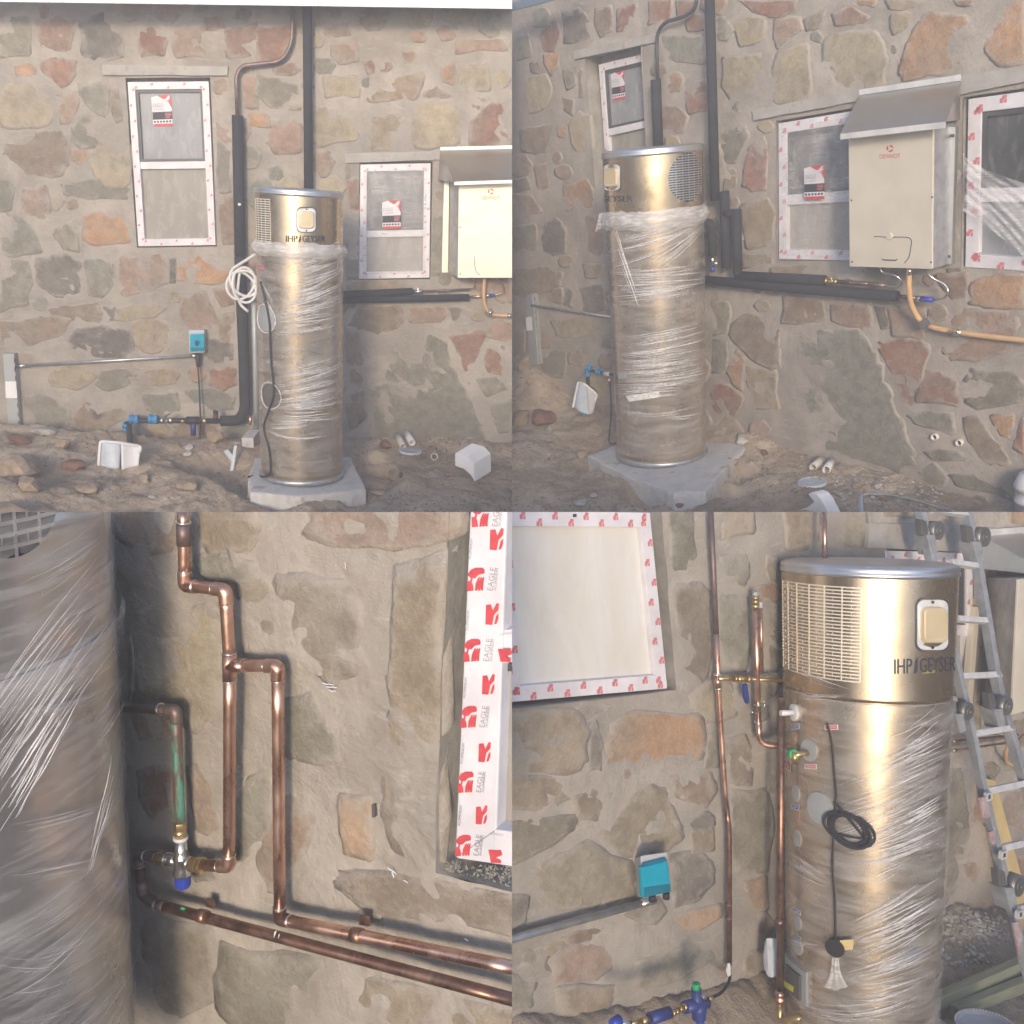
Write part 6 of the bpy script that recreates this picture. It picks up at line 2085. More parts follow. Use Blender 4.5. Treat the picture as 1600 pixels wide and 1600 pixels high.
w = Win(b4, 'large pale window with red marked tape cut by the left edge of the louvred heater view', [(776, 797), (1016, 801), (1043, 1076), (792, 1098)], .055, .050, None, ('pane_pale',), sash=False, pane_h=.024)
w.tape(.062, .024, 'pink_print', asp=.9)
m = MB(); plate(m, b4, [(896, 803), (901, 803), (901, 808), (896, 808)], -.01, -.007); m.build('tag', 'dark_print', b4, w.t)
w = Win(b4, 'taped window top glimpsed behind the ladder and louvred heater', [(1384, 860), (1520, 864), (1520, 1106), (1384, 1098)], .04, .045, .5, ('pane_tan',))
w.tape(.08, .022)
# ground
z4 = b4.W(1560, 1436).z
g4 = Ground(b4, [(740, 1600), (1000, 1570), (1200, 1520), (1400, 1470), (1480, 1446), (1560, 1428), (1640, 1412), (1700, 1405)], z4, b4.W(760, 1600).x, b4.W(1690, 1450).x, 2.2,
            [(1510, 1455, .25, .07, 1.2), (1480, 1478, .14, .05, 1), (1450, 1560, .12, -.08, 1.4), (1560, 1480, .2, -.03, 1)], 4.0, nw=100, ykeep=True)
B = b4.G(1343, 1640, z4 + .06)
T = b4.W(1356, 880, -B.y - .06)
r4 = 129.5 * b4.mpp(T)
t4 = Tank(b4, 'big louvred heater cylinder in clear wrap with display on the right and a ladder behind', B, T, r4, r4 * .845)
st = t4.at(1340, 1097)[1]
t4.body(st)
slab_px(b4, 'concrete_slab', [(1138, 1585), (1165, 1560), (1240, 1548), (1440, 1570), (1480, 1600), (1480, 1660), (1130, 1660)], z4 + .058, .14, 'concrete slab beneath the big louvred heater showing at its lower left')
S = t4.surf
m = MB()
aL, tT = t4.at(1224, 920); aR, tB = t4.at(1344, 1066); tT = min(.962, t4.at(1300, 916)[1])
mk_ = MB(); t4.tpatch(mk_, max(aL, -1.35), aR, tB, tT, .0, .0012, 24); mk_.build('grille_backing', 'dark_slot', b4, t4.t)
slotted(t4, m, max(aL, -1.35), aR, tB, tT, 6, 27, .0012, .013, .0026)
m.build('grille', 'panel_steel', b4, t4.t)
display(t4, 1455, 976, 52, 85)
heater_text(t4, 1397, 1030, 1492, 1053, slope=-.05)
m = MB(); put_text(m, 'TANK MET', S, (1440, 1049), (1461, 1047), (1440, 1053), .0022); m.build('small_lettering', 'yellow_print', b4, t4.t, cap=False)
# fittings and labels on the skin
m = MB(); t4.disc(m, 1243, 1113, .030, 0, .012, 24, .8); m.build('inlet_flange', 'white_plastic', b4, t4.t)
a, tq = t4.at(1243, 1113); m = MB(); m.cyl(t4.P(a, tq, .01), t4.P(a, tq, .010) + (t4.P(a, tq, .05) - t4.P(a, tq, 0)) + b4.W(1235, 1115, 0) * 0, .010); m.build('inlet_spigot', 'white_plastic', b4, t4.t)
m = MB(); t4.disc(m, 1265, 1172, .038, 0, .008, 24, .9); m.build('valve_port', 'trunking_grey', b4, t4.t)
a, tq = t4.at(1264, 1176); P0, P1 = t4.P(a, tq, .0), t4.P(a, tq, .07)
m = MB(); m.cyl(P0, P1, .010); m.cyl(P1 - t4.A * .03, P1 + t4.A * .012, .010); m.build('relief_valve', 'brass', b4, t4.t)
d = (t4.P(a - .9, tq, .05) - t4.P(a, tq, .05)).normalized()
MB().cyl(P1 + d * .0, P1 + d * .038, .017, .016, 16).build('valve_cap', 'green_plastic', b4, t4.t)
for q, mt in (([(1237, 1132), (1250, 1130), (1250, 1139), (1237, 1140)], 'purple_print'), ([(1289, 1133), (1310, 1132), (1310, 1140), (1289, 1140)], 'red_print'), ([(1258, 1194), (1277, 1194), (1277, 1202), (1258, 1201)], 'red_print'),
              ([(1223, 1180), (1237, 1196), (1237, 1208), (1223, 1196)], 'red_print'), ([(1238, 1256), (1251, 1258), (1249, 1267), (1237, 1263)], 'purple_print'), ([(1239, 1416), (1252, 1424), (1252, 1431), (1240, 1425)], 'purple_print'),
              ([(1240, 1457), (1252, 1464), (1252, 1470), (1240, 1464)], 'purple_print')):
    m = MB(); t4.patch(m, q, .0022, 4, 3); o = m.build('warning_label', 'white_board', b4, t4.t, cap=False)
    cx, cy = sum(p[0] for p in q) / 4, sum(p[1] for p in q) / 4
    m = MB(); t4.patch(m, [(cx + (x - cx) * .84, cy + (y - cy) * .76) for x, y in q], .0032, 4, 3); m.build('label_print', mt, b4, o, cap=False)
    m = MB(); put_text(m, 'CAUTION' if mt == 'red_print' else 'INLET', S, *[(cx + (x - cx) * .6, cy + (y - cy) * .4) for x, y in (q[0], q[1], q[3])], .0038); m.build('label_lettering', 'white_board', b4, o, cap=False)
for x, y, rr in ((1244, 1240, .03), (1246, 1310, .03), (1247, 1442, .026), (1248, 1480, .028)):
    m = MB(); t4.disc(m, x, y, rr, 0, .004, 20, .8); m.build('blank_port', 'trunking_grey', b4, t4.t)
t4.film(-.02, .745, 9, off=.009)
# cable with its coil under the wrap
pts = spline([S(x, y, .018) for x, y in ((1296, 1128), (1303, 1160), (1306, 1200), (1309, 1240), (1306, 1290), (1304, 1350), (1307, 1400), (1308, 1450), (1306, 1468))], 6)
single(MB().tube(pts, .0042, 6), b4, 'cable', 'black_rubber', pts[-1], 'dark cable running down under the wrap of the big louvred heater', 'cable')
pts = []
for k in range(110):
    a = k / 110 * 2 * PI * 5
    f = math.sin(k * .37) * .12 + 1
    u, v = math.cos(a) * 34 * f, math.sin(a) * 20 * f
    an = .62
    x, y = 1328 + u * math.cos(an) - v * math.sin(an) + 6 * math.sin(k * .11), 1294 + u * math.sin(an) + v * math.cos(an)
    pts.append(S(x, y, .016 + .008 * math.sin(k * .5)))
single(MB().tube(spline([S(1306, 1250, .018)] + pts + [S(1304, 1300, .018)], 3), .0055, 6), b4, 'cable_coil', 'foam_black', pts[0], 'looped bundle of dark cable bulging under the clear wrap of louvred heater', 'cable')
m = MB(); t4.disc(m, 1283, 1262, .055, .001, .012, 26, .9); m.build('port_cover', 'trunking_grey', b4, t4.t)
m = MB(); t4.disc(m, 1309, 1476, .030, .001, .035, 16); m.build('thermostat_knob', 'black_rubber', b4, t4.t)
m = MB(); t4.patch(m, [(1316, 1464), (1336, 1462), (1334, 1478), (1320, 1480)], .03, 4, 3); m.build('terminal_tag', 'timber_yellow', b4, t4.t, cap=False)
m = MB()
vs = []
for j in range(11):
    for i in range(9):
        s, v = i / 8, j / 10
        wd = 9 + 22 * v ** 2.2
        x, y = 1309 + (s - .5) * 2 * wd * .6, 1492 + 50 * v - 12 * v ** 3 * abs(s - .5)
        vs.append(S(x, y, .02 + .018 * noise.noise(Vector((s * 7, v * 4, 2))) ** 2 + .012 * abs(math.sin(s * 9))))
m.add(vs, [(j * 9 + i, j * 9 + i + 1, (j + 1) * 9 + i + 1, (j + 1) * 9 + i) for j in range(10) for i in range(8)])
m.build('plastic_bag', 'wrap_bunch', b4, t4.t, cap=False)
# access cover low on the left
m = MB(); a0, ta = t4.at(1232, 1490); a1, tb = t4.at(1264, 1572)
t4.tpatch(m, a0, a1, tb, ta, .001, .014, 8); m.build('access_cover', 'trunking_grey', b4, t4.t)
m = MB(); a0, ta = t4.at(1237, 1506); a1, tb = t4.at(1257, 1562)
t4.tpatch(m, a0, a1, tb, ta, .013, .024, 6); m.build('access_lid', 'dark_port', b4, t4.t)
m = MB(); t4.patch(m, [(1235, 1531), (1250, 1540), (1249, 1549), (1236, 1541)], .026, 4, 3); m.build('yellow_label', 'yellow_print', b4, t4.t, cap=False)
m = MB(); t4.patch(m, [(1410, 1489), (1438, 1477), (1437, 1492), (1410, 1503)], .011, 6, 4); m.build('badge', 'galvanised', b4, t4.t, cap=False)
t4.strands([(1300, 1270, 1476, 1195, 34, 40, 50, 6), (1320, 1330, 1476, 1255, 30, 26, 50, 8), (1340, 1340, 1472, 1290, 16, 14, 16, 8), (1310, 1462, 1462, 1390, 30, 14, 40, 6), (1320, 1500, 1460, 1440, 34, 34, 44, 8),
            (1320, 1536, 1456, 1490, 26, 18, 34, 8), (1260, 1572, 1452, 1536, 10, 10, 14, 24), (1230, 1560, 1400, 1582, 5, 14, 6, 12), (1226, 1330, 1300, 1376, 10, 20, 10, 4), (1340, 1385, 1420, 1345, 6, 14, 14, 2),
            (1400, 1180, 1476, 1130, 14, 30, 60, 2), (1224, 1050, 1330, 1080, 10, 40, 8, 4), (1360, 1200, 1476, 1150, 12, 40, 40, 2), (1225, 1450, 1300, 1470, 4, 20, 6, 4),
            (1330, 1560, 1410, 1545, 10, 8, 10, 6)], 41, 1.05, .35)
t4.strands([(1380, 1470, 1462, 1425, 8, 30, 30, 4), (1400, 1300, 1474, 1260, 8, 30, 30, 4)], 44, 1.8, .7)

# copper pipes left of the heater
mp4 = b4.mpp(b4.W(1120, 1100))
def tube4(t, pts, rpx, mat, name='pipe', fil=.03, seg=12):
    return MB().tube(arc_path(wpath(b4, pts), fil), rpx * mp4, seg).build(name, mat, b4, t)
t = thing(b4, 'copper_pipe', b4.W(1140, 1505, .05), 'tall thin copper pipe running full height right of the pale window', 'pipe')
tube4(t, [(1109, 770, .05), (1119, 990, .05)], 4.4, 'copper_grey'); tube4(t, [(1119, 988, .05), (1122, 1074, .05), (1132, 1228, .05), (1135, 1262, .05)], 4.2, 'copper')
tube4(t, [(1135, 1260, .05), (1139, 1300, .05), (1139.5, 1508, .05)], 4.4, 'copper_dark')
for y in (1054, 1076):
    x = 1120 + (y - 1050) * .1
    tube4(t, [(x, y - 2, .05), (x, y + 2, .05)], 5.6, 'solder', 'solder_bead')
tube4(t, [(1120, 1058, .05), (1122, 1074, .05)], 5.4, 'copper', 'tee')
for y in (1413, 1434): tube4(t, [(1138, y - 1, .05), (1138, y + 1, .05)], 5.6, 'copper_grey', 'clip')
t = thing(b4, 'ball_valve', b4.W(1160, 1060, .06), 'small nickel ball valve with a blue lever between two copper pipes', 'valve')
m = MB(); V4 = lambda x, y, h=.06: b4.W(x, y, h)
m.cyl(V4(1122, 1060), V4(1148, 1060.5), 3.4 * mp4); m.cyl(V4(1146, 1060), V4(1151, 1060), 6 * mp4, seg=6); m.cyl(V4(1151, 1060), V4(1166, 1061), 5 * mp4); m.cyl(V4(1166, 1061), V4(1171, 1061), 6.2 * mp4, seg=6); m.cyl(V4(1171, 1061), V4(1222, 1063, .1), 3.2 * mp4)
m.build('body', 'brass', b4, t)
plate(MB(), b4, [(1163, 1070), (1168, 1068), (1172, 1098), (1168, 1100), (1164, 1090)], .075, .088).build('lever', 'navy_plastic', b4, t, bevel=.002)
t = thing(b4, 'copper_pipe', b4.W(1188, 1165, .07), 'short upright copper pipe with brass cap and blue tip, elbowing into the louvred heater', 'pipe')
tube4(t, [(1180, 950, .07), (1185, 1130, .07)], 4.6, 'copper'); tube4(t, [(1185, 1128, .07), (1186.5, 1164, .07), (1226, 1166, .12)], 4.8, 'copper', 'elbow', .05)
m = MB(); m.cyl(V4(1180, 950, .07), V4(1180, 944, .07), 7 * mp4, seg=6); m.cyl(V4(1180, 944, .07), V4(1180, 936, .07), 5.2 * mp4); m.cyl(V4(1180, 936, .07), V4(1180, 932, .07), 6.6 * mp4, seg=6); m.build('brass_nut', 'brass', b4, t)
m = MB(); m.cyl(V4(1180, 932, .07), V4(1180, 924, .07), 4.4 * mp4); m.build('blue_tip', 'trunking_grey', b4, t)
for y in (1101, 1128): tube4(t, [(1184.5, y - 1, .07), (1184.5, y + 1, .07)], 6, 'solder', 'solder_bead')
pts = []
for k in range(12):
    a = -2.2 + k / 11 * 3.2
    pts.append(V4(1184 + 11 * math.cos(a + 1.6), 1104 + 10 * math.sin(a + 1.2), .085))
MB().tube(pts, 1.2 * mp4, 6).build('wire_clip', 'chrome', b4, t)
tube4(t, [(1188.5, 944, .05), (1190.5, 1050, .05)], 2.6, 'copper', 'thin_pipe')
m = MB(); m.cyl(V4(1188.5, 950, .05), V4(1188.5, 940, .05), 3 * mp4); m.build('thin_cap', 'grey_plastic', b4, t)
t = thing(b4, 'copper_pipe', b4.W(1218, 1570, .18), 'dark copper pipe standing close along the left side of the louvred heater', 'pipe')
tube4(t, [(1221, 1090, .16), (1218, 1552, .18)], 5.2, 'copper_dark'); tube4(t, [(1218, 1436, .18), (1218, 1446, .18)], 6.2, 'copper_dark', 'coupling')
m = MB(); m.lathe(V4(1218, 1574, .19), (V4(1218, 1545, .19) - V4(1218, 1574, .19)), [(0, 5 * mp4), (8 * mp4, 5.5 * mp4), (9 * mp4, 7.5 * mp4), (15 * mp4, 7.5 * mp4), (17 * mp4, 5 * mp4), (20 * mp4, 7.5 * mp4), (25 * mp4, 7 * mp4), (27 * mp4, 4 * mp4)], 18); m.build('union', 'copper', b4, t)
tube4(t, [(1218, 1570, .19), (1219, 1596, .20), (1250, 1590, .3)], 5.2, 'brass', 'elbow', .04)
m = MB(); m.cyl(V4(1228, 1597, .22), V4(1236, 1594, .24), 7 * mp4, seg=16); m.build('seal_ring', 'chrome', b4, t)
p = wpath(b4, [(1287, 760, .1), (1289, 885, .12)])
t = thing(b4, 'copper_pipe', p[1], 'straight copper pipe rising from behind the lid of the louvred heater', 'pipe'); MB().tube(p, 3.9 * mp4, 12).build('pipe', 'copper', b4, t)
for y0, y1, mt, lab in ((1163, 1148, 'copper_dark', 'upper thin copper pipe on the wall between heater and ladder'), (1180, 1158, 'copper', 'lower thin copper pipe on the wall between heater and ladder')):
    p = wpath(b4, [(1440, y0, .05), (1590, y1, .05)])
    t = thing(b4, 'copper_pipe', p[1], lab, 'pipe'); MB().tube(p, 2.4 * mp4, 10).build('pipe', mt, b4, t)
    MB().tube([p[0].lerp(p[1], .30), p[0].lerp(p[1], .34)], 3.6 * mp4, 10).build('coupling', 'brass', b4, t)
p = spline(wpath(b4, [(1576, 1118, .14), (1576, 1160, .12), (1572, 1175, .1), (1573, 1190, .06), (1584, 1196, .05)]))
t = thing(b4, 'gas_hose', p[-1], 'short orange gas hose end seen between the ladder rungs', 'hose'); MB().tube(p, 3.2 * mp4, 10).build('hose', 'gas_hose', b4, t)
p = spline(wpath(b4, [(1541, 1118, .12), (1540, 1132, .1), (1552, 1146, .06), (1572, 1150, .05)]))
single(MB().tube(p, 1.0 * mp4, 6), b4, 'flexible_tail', 'chrome', p[-1], 'thin flexible pipe tail under the gas heater behind the ladder', 'pipe')
p = spline(wpath(b4, [(1612, 1140, .12), (1596, 1150, .1), (1582, 1166, .06), (1576, 1172, .05)]))
single(MB().tube(p, 1.0 * mp4, 6), b4, 'flexible_tail', 'black_rubber', p[-1], 'thin dark flexible tail at the right edge behind the ladder', 'pipe')

# conduit and isolator
p = wpath(b4, [(560, 1535, .04), (1012, 1409, .04)])
t = thing(b4, 'conduit', p[1], 'shiny galvanised conduit slanting up to the bright blue socket box', 'conduit')
MB().tube(p, 5.2 * mp4, 14).build('tube', 'galvanised', b4, t)
MB().tube([p[1] + (p[0] - p[1]) * .03, p[1] + (p[0] - p[1]) * -.03], 6.4 * mp4, 12).build('coupling', 'chrome', b4, t)
t = thing(b4, 'switch_box', b4.W(1020, 1400, 0), 'grey weatherproof socket box with a bright turquoise flap above the shiny conduit', 'switch box')
Fq = [b4.W(x, y, .085) for x, y in ((1001, 1337), (1043, 1331), (1047.5, 1396), (1005, 1404))]
Bq = [b4.W(x, y, .0) for x, y in ((991, 1341), (1033, 1335), (1036, 1395), (994, 1401))]
MB().prism(Bq, Fq).build('housing', 'grey_plastic', b4, t, bevel=.006)
plate(MB(), b4, [(1003, 1356), (1044, 1345), (1049, 1393), (1006, 1404)], .083, .105).build('flap', 'cyan_cover', b4, t, bevel=.005)
plate(MB(), b4, [(1007, 1349), (1041, 1340.5), (1043, 1346), (1006, 1355)], .084, .098).build('hinge', 'cyan_dark', b4, t, bevel=.003)
plate(MB(), b4, [(1006.5, 1387), (1047.5, 1381), (1048.5, 1393), (1007, 1402.5)], .104, .1065).build('flap_lip', 'cyan_dark', b4, t)
m = MB()
for x, y in ((1019, 1399), (1041, 1395)): c = b4.W(x, y, .10); m.cyl(c, c - Vector((0, 0, .02)), .012)
m.build('gland', 'black_rubber', b4, t)
# buried supply fittings bottom left
t = thing(b4, 'water_supply_pipe', b4.W(1080, 1600, .3), 'dark blue valve row with brass nuts and a green knob along the bottom', 'pipe assembly')
V5 = lambda x, y, h=.22: b4.W(x, y, h)
m = MB(); m.cyl(V5(1070, 1574), V5(1104, 1566), 9 * mp4); m.cyl(V5(1090, 1590), V5(1088, 1545), 7.5 * mp4); m.lathe(V5(1092, 1578), (V5(1092, 1545) - V5(1092, 1578)), [(-.03, 10 * mp4), (0, 11 * mp4), (.02, 11 * mp4), (.024, 8 * mp4)], 20); m.build('filter_body', 'navy_plastic', b4, t)
MB().cyl(V5(1088, 1546), V5(1088, 1536), 6.2 * mp4, 5.5 * mp4, 16).build('green_knob', 'green_plastic', b4, t)
MB().cyl(V5(1094, 1580), V5(1094, 1612), 6.5 * mp4, 5.5 * mp4, 16).build('filter_bowl', 'blue_cap', b4, t)
m = MB()
for x, y in ((1052, 1582), (1058, 1580), (1064, 1576), (1070, 1573)): m.cyl(V5(x - 2.6, y + 1), V5(x + 2.2, y - .6), (5.4 if x in (1052, 1070) else 4) * mp4, seg=6)
m.cyl(V5(1106, 1561), V5(1112, 1559), 4 * mp4); m.build('brass_nut', 'brass', b4, t)
MB().cyl(V5(1015, 1592), V5(1046, 1582), 8.5 * mp4, seg=18).build('blue_fitting', 'navy_plastic', b4, t)
m = MB(); m.cyl(V5(1003, 1596), V5(1014, 1592), 4.8 * mp4, seg=6); m.cyl(V5(985, 1599), V5(1003, 1596), 3.6 * mp4); m.build('brass_nut', 'brass', b4, t)
MB().cyl(V5(955, 1600), V5(968, 1594), 6 * mp4, 8 * mp4).build('blue_fitting', 'blue_cap', b4, t)
m = MB(); m.cyl(V5(970, 1599), V5(985, 1599), 4.4 * mp4); m.build('valve', 'chrome', b4, t)
MB().tube(spline(wpath(b4, [(1112, 1559, .22), (1128, 1550, .15), (1140, 1530, .06), (1139.5, 1508, .05)])), 2.4 * mp4, 8).build('pipe', 'black_rubber', b4, t)
m = MB(); c = V5(1097, 1556, .27); m.cyl(c, c - Vector((0, .015, 0)), 3 * mp4); m.build('bleed_screw', 'chrome', b4, t)
# lump of wet white filler at the pipe foot and a milky bag behind the heater
pq = rock_mesh(b4, b4.W(1139, 1515, .06), .012, .012, .028, 8)
single(pq, b4, 'filler_lump', 'white_plastic', b4.W(1139, 1522, .06), 'dab of white filler at the foot of the tall thin copper pipe', 'filler')
pq = rock_mesh(b4, b4.W(1207, 1500, .12), .035, .04, .085, 12)
single(pq, b4, 'plastic_scrap', 'milky_plastic', b4.W(1207, 1520, .12), 'milky crumpled plastic scrap left of the dark copper pipe', 'plastic scrap')

# gas heater at right edge
u4 = thing(b4, 'gas_heater', b4.W(1570, 1115, .15), 'gas heater cabinet seen from its grey side behind the ladder, glowing front edge', 'gas heater')
side_f = [b4.W(x, y, .27) for x, y in ((1587, 905), (1577, 1116))]
side_b = [b4.W(x, y, .0) for x, y in ((1541, 902), (1533, 1110))]
x_ = Vector((.36, 0, 0))
A_, B_ = side_f; Cc, Dd = side_b
MB().prism([Cc, A_, B_, Dd], [Cc + x_, A_ + x_, B_ + x_, Dd + x_]).build('cabinet', 'galvanised', b4, u4)
f0 = Vector((0, -.012, 0))
MB().prism([A_ + f0 * .1, A_ + x_ + f0 * .1, B_ + x_ + f0 * .1, B_ + f0 * .1], [A_ + f0, A_ + x_ + f0, B_ + x_ + f0, B_ + f0]).build('front_panel', 'panel_steel', b4, u4, bevel=.002)
cb = [b4.W(1536, 838, .02), b4.W(1588, 900, .31)]
cb[1].x = cb[0].x
MB().prism([cb[0], cb[1], cb[1] + Vector((.42, 0, 0)), cb[0] + Vector((.42, 0, 0))], [p + Vector((0, 0, .004)) for p in (cb[0], cb[1], cb[1] + Vector((.42, 0, 0)), cb[0] + Vector((.42, 0, 0)))]).build('cowl', 'hood_steel', b4, u4)
lo = Vector((cb[0].x, cb[0].y, cb[1].z - .015)); lo2 = cb[1] - Vector((0, 0, .015))
xx = Vector((.003, 0, 0))
MB().prism([cb[0] - xx, cb[1] - xx, lo2 - xx, lo - xx], [cb[0] + xx, cb[1] + xx, lo2 + xx, lo + xx]).build('cheek', 'trunking_grey', b4, u4)
q = [cb[0], cb[0] + Vector((.42, 0, 0)), cb[0] + Vector((.42, 0, .03)), cb[0] + Vector((0, 0, .03))]
MB().prism(q, [p + Vector((0, -.006, 0)) for p in q]).build('flange', 'white_metal', b4, u4)
q = [cb[1], cb[1] + Vector((.42, 0, 0)), cb[1] + Vector((.42, 0, -.022)), cb[1] + Vector((0, 0, -.022))]
MB().prism(q, [p + Vector((0, -.006, 0)) for p in q]).build('flange', 'white_metal', b4, u4)
plate(MB(), b4, [(1523, 948), (1531, 948), (1519, 1112), (1511, 1112)], .0, .03).build('bracket', 'panel_steel', b4, u4, bevel=.002)

# ladder
t = thing(b4, 'ladder', b4.G(1600, 1500, z4), 'grey folding aluminium ladder leaning behind the louvred heater on the right', 'ladder')
def LP(x, y):                                   # the plane the ladder leans in
    h = .10 + .62 * max(0, (y - 760)) / 800
    return b4.W(x, y, h)
left = [(1432, 770), (1449, 852), (1489, 1020), (1518, 1148), (1540, 1255), (1568, 1370), (1592, 1470), (1612, 1545)]
right = [(1502, 770), (1518, 832), (1538, 950), (1556, 1060), (1566, 1105), (1587, 1175), (1612, 1260), (1640, 1350)]
def stile(pts, wpx):
    P = [LP(x, y) for x, y in pts]
    m = MB()
    n = (P[-1] - P[0]).normalized()
    sx = Vector((1, 0, 0)); sx = (sx - n * sx.dot(n)).normalized()
    sy = n.cross(sx)
    ring = []
    for p in P:
        ww = wpx * .5 * b4.mpp(p)
        ring.append([p + sx * ww + sy * ww * 1.15, p - sx * ww + sy * ww * 1.15, p - sx * ww - sy * ww * 1.15, p + sx * ww - sy * ww * 1.15])
    for a, b in zip(ring, ring[1:]): m.prism(a, b)
    m.build('stile', 'ladder_grey', b4, t, bevel=.002)
stile(left, 11.5); stile(right, 12)
for (x0, y0), (x1, y1) in (((1456, 797), (1510, 803)), ((1484, 879), (1527, 885)), ((1494, 967), (1543, 970)), ((1501, 1057), (1560, 1054)), ((1519, 1147), (1580, 1137)), ((1542, 1236), (1604, 1223)), ((1566, 1325), (1612, 1314)), ((1590, 1421), (1650, 1404))):
    a, b = LP(x0, y0), LP(x1, y1)
    d = (b - a)
    n = Vector((0, -.012, .0))
    MB().box((a + b) / 2, d * .5, Vector((0, .016, -.006)), Vector((0, .005, .011))).build('rung', 'ladder_rung', b4, t, bevel=.003)
for x, y in ((1447, 822), (1453, 826), (1518, 828), (1527, 840), (1503, 1085), (1557, 1098), (1562, 1103), (1574, 1378), (1571, 1386)):
    pass
def hinge(x, y, s):
    c = LP(x, y)
    m = MB()
    r = 14.5 * s * b4.mpp(c)
    m.cyl(c + Vector((0, .0, 0)), c + Vector((0, -.042, .0)), r, seg=28); m.cyl(c + Vector((0, -.042, 0)), c + Vector((0, -.047, 0)), r * .66, seg=20); m.cyl(c + Vector((0, -.045, 0)), c + Vector((0, -.054, 0)), r * .3, seg=12)
    m.build('hinge_disc', 'hinge_grey', b4, t)
    q = [(x - 14 * s, y - 17 * s), (x - 5 * s, y - 14 * s), (x - 2 * s, y + 2 * s), (x - 4 * s, y + 12 * s), (x - 12 * s, y + 8 * s)]
    h = .10 + .62 * max(0, (y - 760)) / 800
    plate(MB(), b4, q, h + .0, h + .03).build('hinge_cheek', 'hinge_grey', b4, t, bevel=.003)
    q = [(x - 5 * s, y + 8 * s), (x + 8 * s, y + 8 * s), (x + 13 * s, y + 36 * s), (x + 3 * s, y + 40 * s)]
    plate(MB(), b4, q, h - .02, h + .042).build('hinge_arm', 'ladder_grey', b4, t, bevel=.003)
hinge(1453, 828, 1.0); hinge(1525, 838, 1.05); hinge(1498, 1108, .95); hinge(1559, 1100, 1.0); hinge(1576, 1378, 1.15)
m = MB()
for x, y in ((1530, 1240), (1553, 1330), (1578, 1422)):
    p = LP(x, y) + Vector((0, -.034, 0)); a = b4.mpp(p)
    for (dx, dy, ex, ez) in ((-6, 0, 1.2, 5), (6, 0, 1.2, 5), (0, 5, 6, 1.2), (0, -5, 6, 1.2)):
        m.box(p + Vector((dx * a, 0, dy * a)), Vector((ex * a, 0, 0)), Vector((0, .008, 0)), Vector((0, 0, ez * a)))
m.build('rung_socket', 'ladder_rung', b4, t)
m = MB()
for x, y in ((1530, 1240), (1553, 1330), (1578, 1422)):
    p = LP(x, y) + Vector((0, -.03, 0)); a = b4.mpp(p); m.box(p, Vector((5 * a, 0, 0)), Vector((0, .008, 0)), Vector((0, 0, 4.4 * a)))
m.build('socket_bore', 'dark_slot', b4, t)
for q in ([(1529, 1247), (1541, 1245), (1548, 1275), (1537, 1279)], [(1545, 1300), (1553, 1298), (1556, 1318), (1549, 1320)], [(1583, 1442), (1592, 1440), (1602, 1492), (1594, 1496)]):
    h = .10 + .62 * max(0, (q[0][1] - 760)) / 800
    plate(MB(), b4, q, h + .028, h + .036).build('worn_sticker', 'plank_red', b4, t)
p = [b4.W(1536, 1215, .05), b4.W(1556, 1220, .05), b4.W(1625, 1475, .16), b4.W(1602, 1475, .16)]
single(MB().prism([q + Vector((0, .02, 0)) for q in p], p), b4, 'timber_batten', 'timber_yellow', p[2], 'yellow timber batten standing behind the lower ladder', 'batten', bevel=.003)

# planks and bucket
def plank(a, b, wpx, th, lift, label, skew):
    A = b4.G(a[0], a[1], z4 + lift); Bq_ = b4.G(b[0], b[1], z4 + lift)
    d = (Bq_ - A); n = Vector((-d.y, d.x, 0)).normalized() * wpx * b4.mpp(A)
    q = [A, Bq_, Bq_ + n, A + n]
    dn = Vector((0, 0, -th))
    t = single(MB().prism([p + dn for p in q], q), b4, 'plank', 'timber_green', A + dn, label, 'plank', 'weathered planks on the dirt', bevel=.004)
plank((1468, 1560), (1640, 1486), 17, .05, .085, 'greenish weathered plank lying behind the other plank, against the ladder foot', 0)
plank((1497, 1576), (1660, 1512), 16, .05, .05, 'greenish weathered plank nearest the bucket, in front of the other', 0)
c = b4.G(1541, 1640, z4)
rb = 48 * b4.mpp(b4.G(1541, 1600, z4 + .25))
rim = b4.W(1541, 1603, -c.y)
hb = rim.z - z4
t = thing(b4, 'bucket', c, 'pale grey bucket cut by the bottom edge beside the planks', 'bucket')
m = MB(); m.lathe(Vector((rim.x, rim.y, z4)), Vector((0, 0, 1)), [(0, .001), (0, rb * .8), (hb * .85, rb * .95), (hb * .86, rb * 1.03), (hb, rb * 1.03), (hb * 1.0, rb * .95), (hb * .9, rb * .93), (hb * .82, rb * .9), (hb * .82, .001)], 44); m.build('shell', 'bucket', b4, t)
m = MB()
for i in range(60):
    a = 2 * PI * i / 60
    p = Vector((rim.x + math.cos(a) * rb * .99, rim.y + math.sin(a) * rb * .99, z4 + hb)); m.box(p, Vector((.002, 0, 0)), Vector((0, .002, 0)), Vector((0, 0, .004)))
m.build('rim_teeth', 'white_plastic', b4, t, kind='stuff')
for x, y, wpx, hk, mt, lab in ((1478, 1498, 16, .5, 'rock_grey', 'flat grey stone chip left in the rubble heap beside the heater'), (1496, 1505, 14, .5, 'rock_grey', 'grey stone chip lying centre of rubble heap beside heater'), (1524, 1450, 16, .8, 'rock_grey', 'grey mortar lump at the top of rubble heap'),
                               (1470, 1535, 18, .8, 'rock_red', 'brown clod between the heater and the plank end'), (1532, 1504, 12, .5, 'rock_red', 'reddish brick chip right of the rubble heap')):
    rock(g4, x, y, wpx, hk, mt, lab, None, 2, .2)
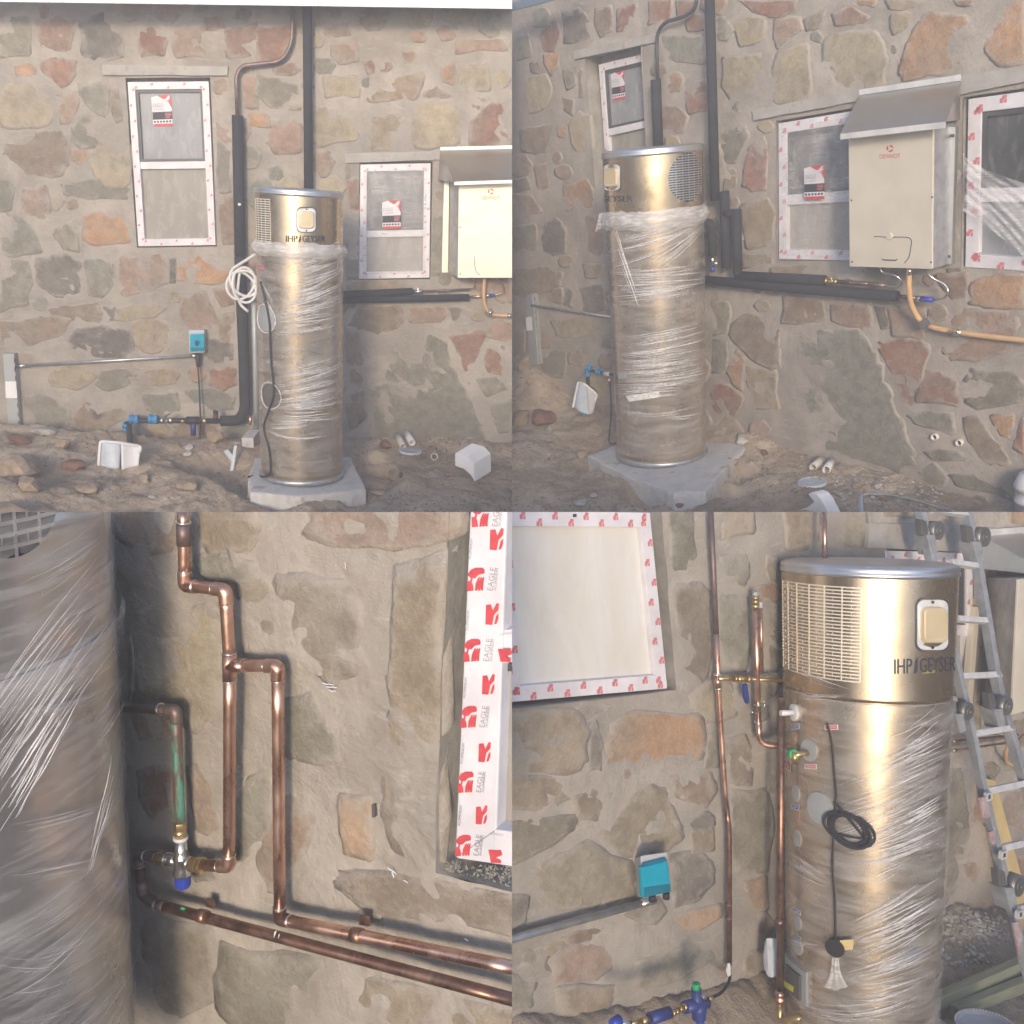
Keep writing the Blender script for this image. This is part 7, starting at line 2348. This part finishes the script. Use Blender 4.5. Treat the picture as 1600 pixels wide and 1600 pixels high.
gravel(g4, [(1455, 1440, 1560, 1512, 420, 11, 'rock_grey'), (1500, 1428, 1590, 1470, 300, 9, 'rock_grey'), (1455, 1450, 1600, 1560, 160, 4, 'rock'), (1455, 1470, 1600, 1580, 120, 4, 'rock_red')], 7)

# ================================================================== added haze volume, standing in for a lens veil
HZ = 0.034
mh, nt, b_ = new_mat('haze')
nt.nodes.remove(b_)
pv = nt.nodes.new('ShaderNodeVolumePrincipled')
pv.inputs['Color'].default_value = (.97, .96, 1.0, 1)
pv.inputs['Density'].default_value = HZ
pv.inputs['Anisotropy'].default_value = 0.0
nt.links.new(pv.outputs[0], nt.nodes['Material Output'].inputs['Volume'])
# ================================================================== unseen yard floor, dark banks added for the tanks to reflect
m = MB()
N_ = 48
vs = []
for j in range(N_ + 1):
    for i in range(N_ + 1):
        x, y = -12 + 24 * i / N_, -11 + 25.5 * j / N_
        d = max(abs(x) - 6.5, -5.0 - y, y - 9.5, 0)
        k = min(1, d / 3.2)
        z = -3.2 + 7.0 * k * k * (3 - 2 * k) + .35 * noise.noise(Vector((x * .6, y * .6, 3))) + .12 * noise.noise(Vector((x * 2, y * 2, 5)))
        vs.append(Vector((x, y, z)))
m.add(vs, [(j * (N_ + 1) + i, j * (N_ + 1) + i + 1, (j + 1) * (N_ + 1) + i + 1, (j + 1) * (N_ + 1) + i) for j in range(N_) for i in range(N_)])
class _W: planes = []; M = Matrix.Identity(4); C = Vector()
m.build('ground', 'added_bank', _W, base=Vector((0, 0, -3.2)), kind='structure')  # out of view; raised rim added to darken low reflections in the steel
hz = MB()
hz.box(Vector((0, 1.75, .05)), Vector((13, 0, 0)), Vector((0, 13.8, 0)), Vector((0, 0, 5.05)))
hz.build('haze', 'haze', _W, base=Vector((0, 0, 0)), kind='stuff')

GROUPS = dict(rock='loose rocks on the dirt', window='taped windows in the stone walls', water_heater='wrapped water heater cylinders', gas_heater='gas heater cabinets', stone_wall='rubble stone walls',
              switch_box='blue switch boxes on the walls', conduit='galvanised conduits', cable_trunking='grey cable trunkings', copper_pipe='copper pipes on the walls', insulated_pipe='black foam insulated pipes',
              pipe_offcut='plastic pipe offcuts on the dirt', drain_grate='white drain grates', foam_block='white foam blocks', plastic_tub='white cut tubs', water_supply_pipe='water supply pipe assemblies',
              gas_hose='orange gas hoses', concrete_slab='concrete slabs under the heaters', cable='thin black cables', copper_stub='short copper stubs', plastic_offcut='pale blue plastic offcuts', plastic_strip='pale plastic strips',
              wall_pipe='pipe stubs in the wall foot', flexible_tail='flexible pipe tails')
for o in list(bpy.data.objects):
    n = o.name.split('.')[0]
    if o.parent is None and n in GROUPS and 'label' in o and 'group' not in o:
        o['group'] = GROUPS[n]
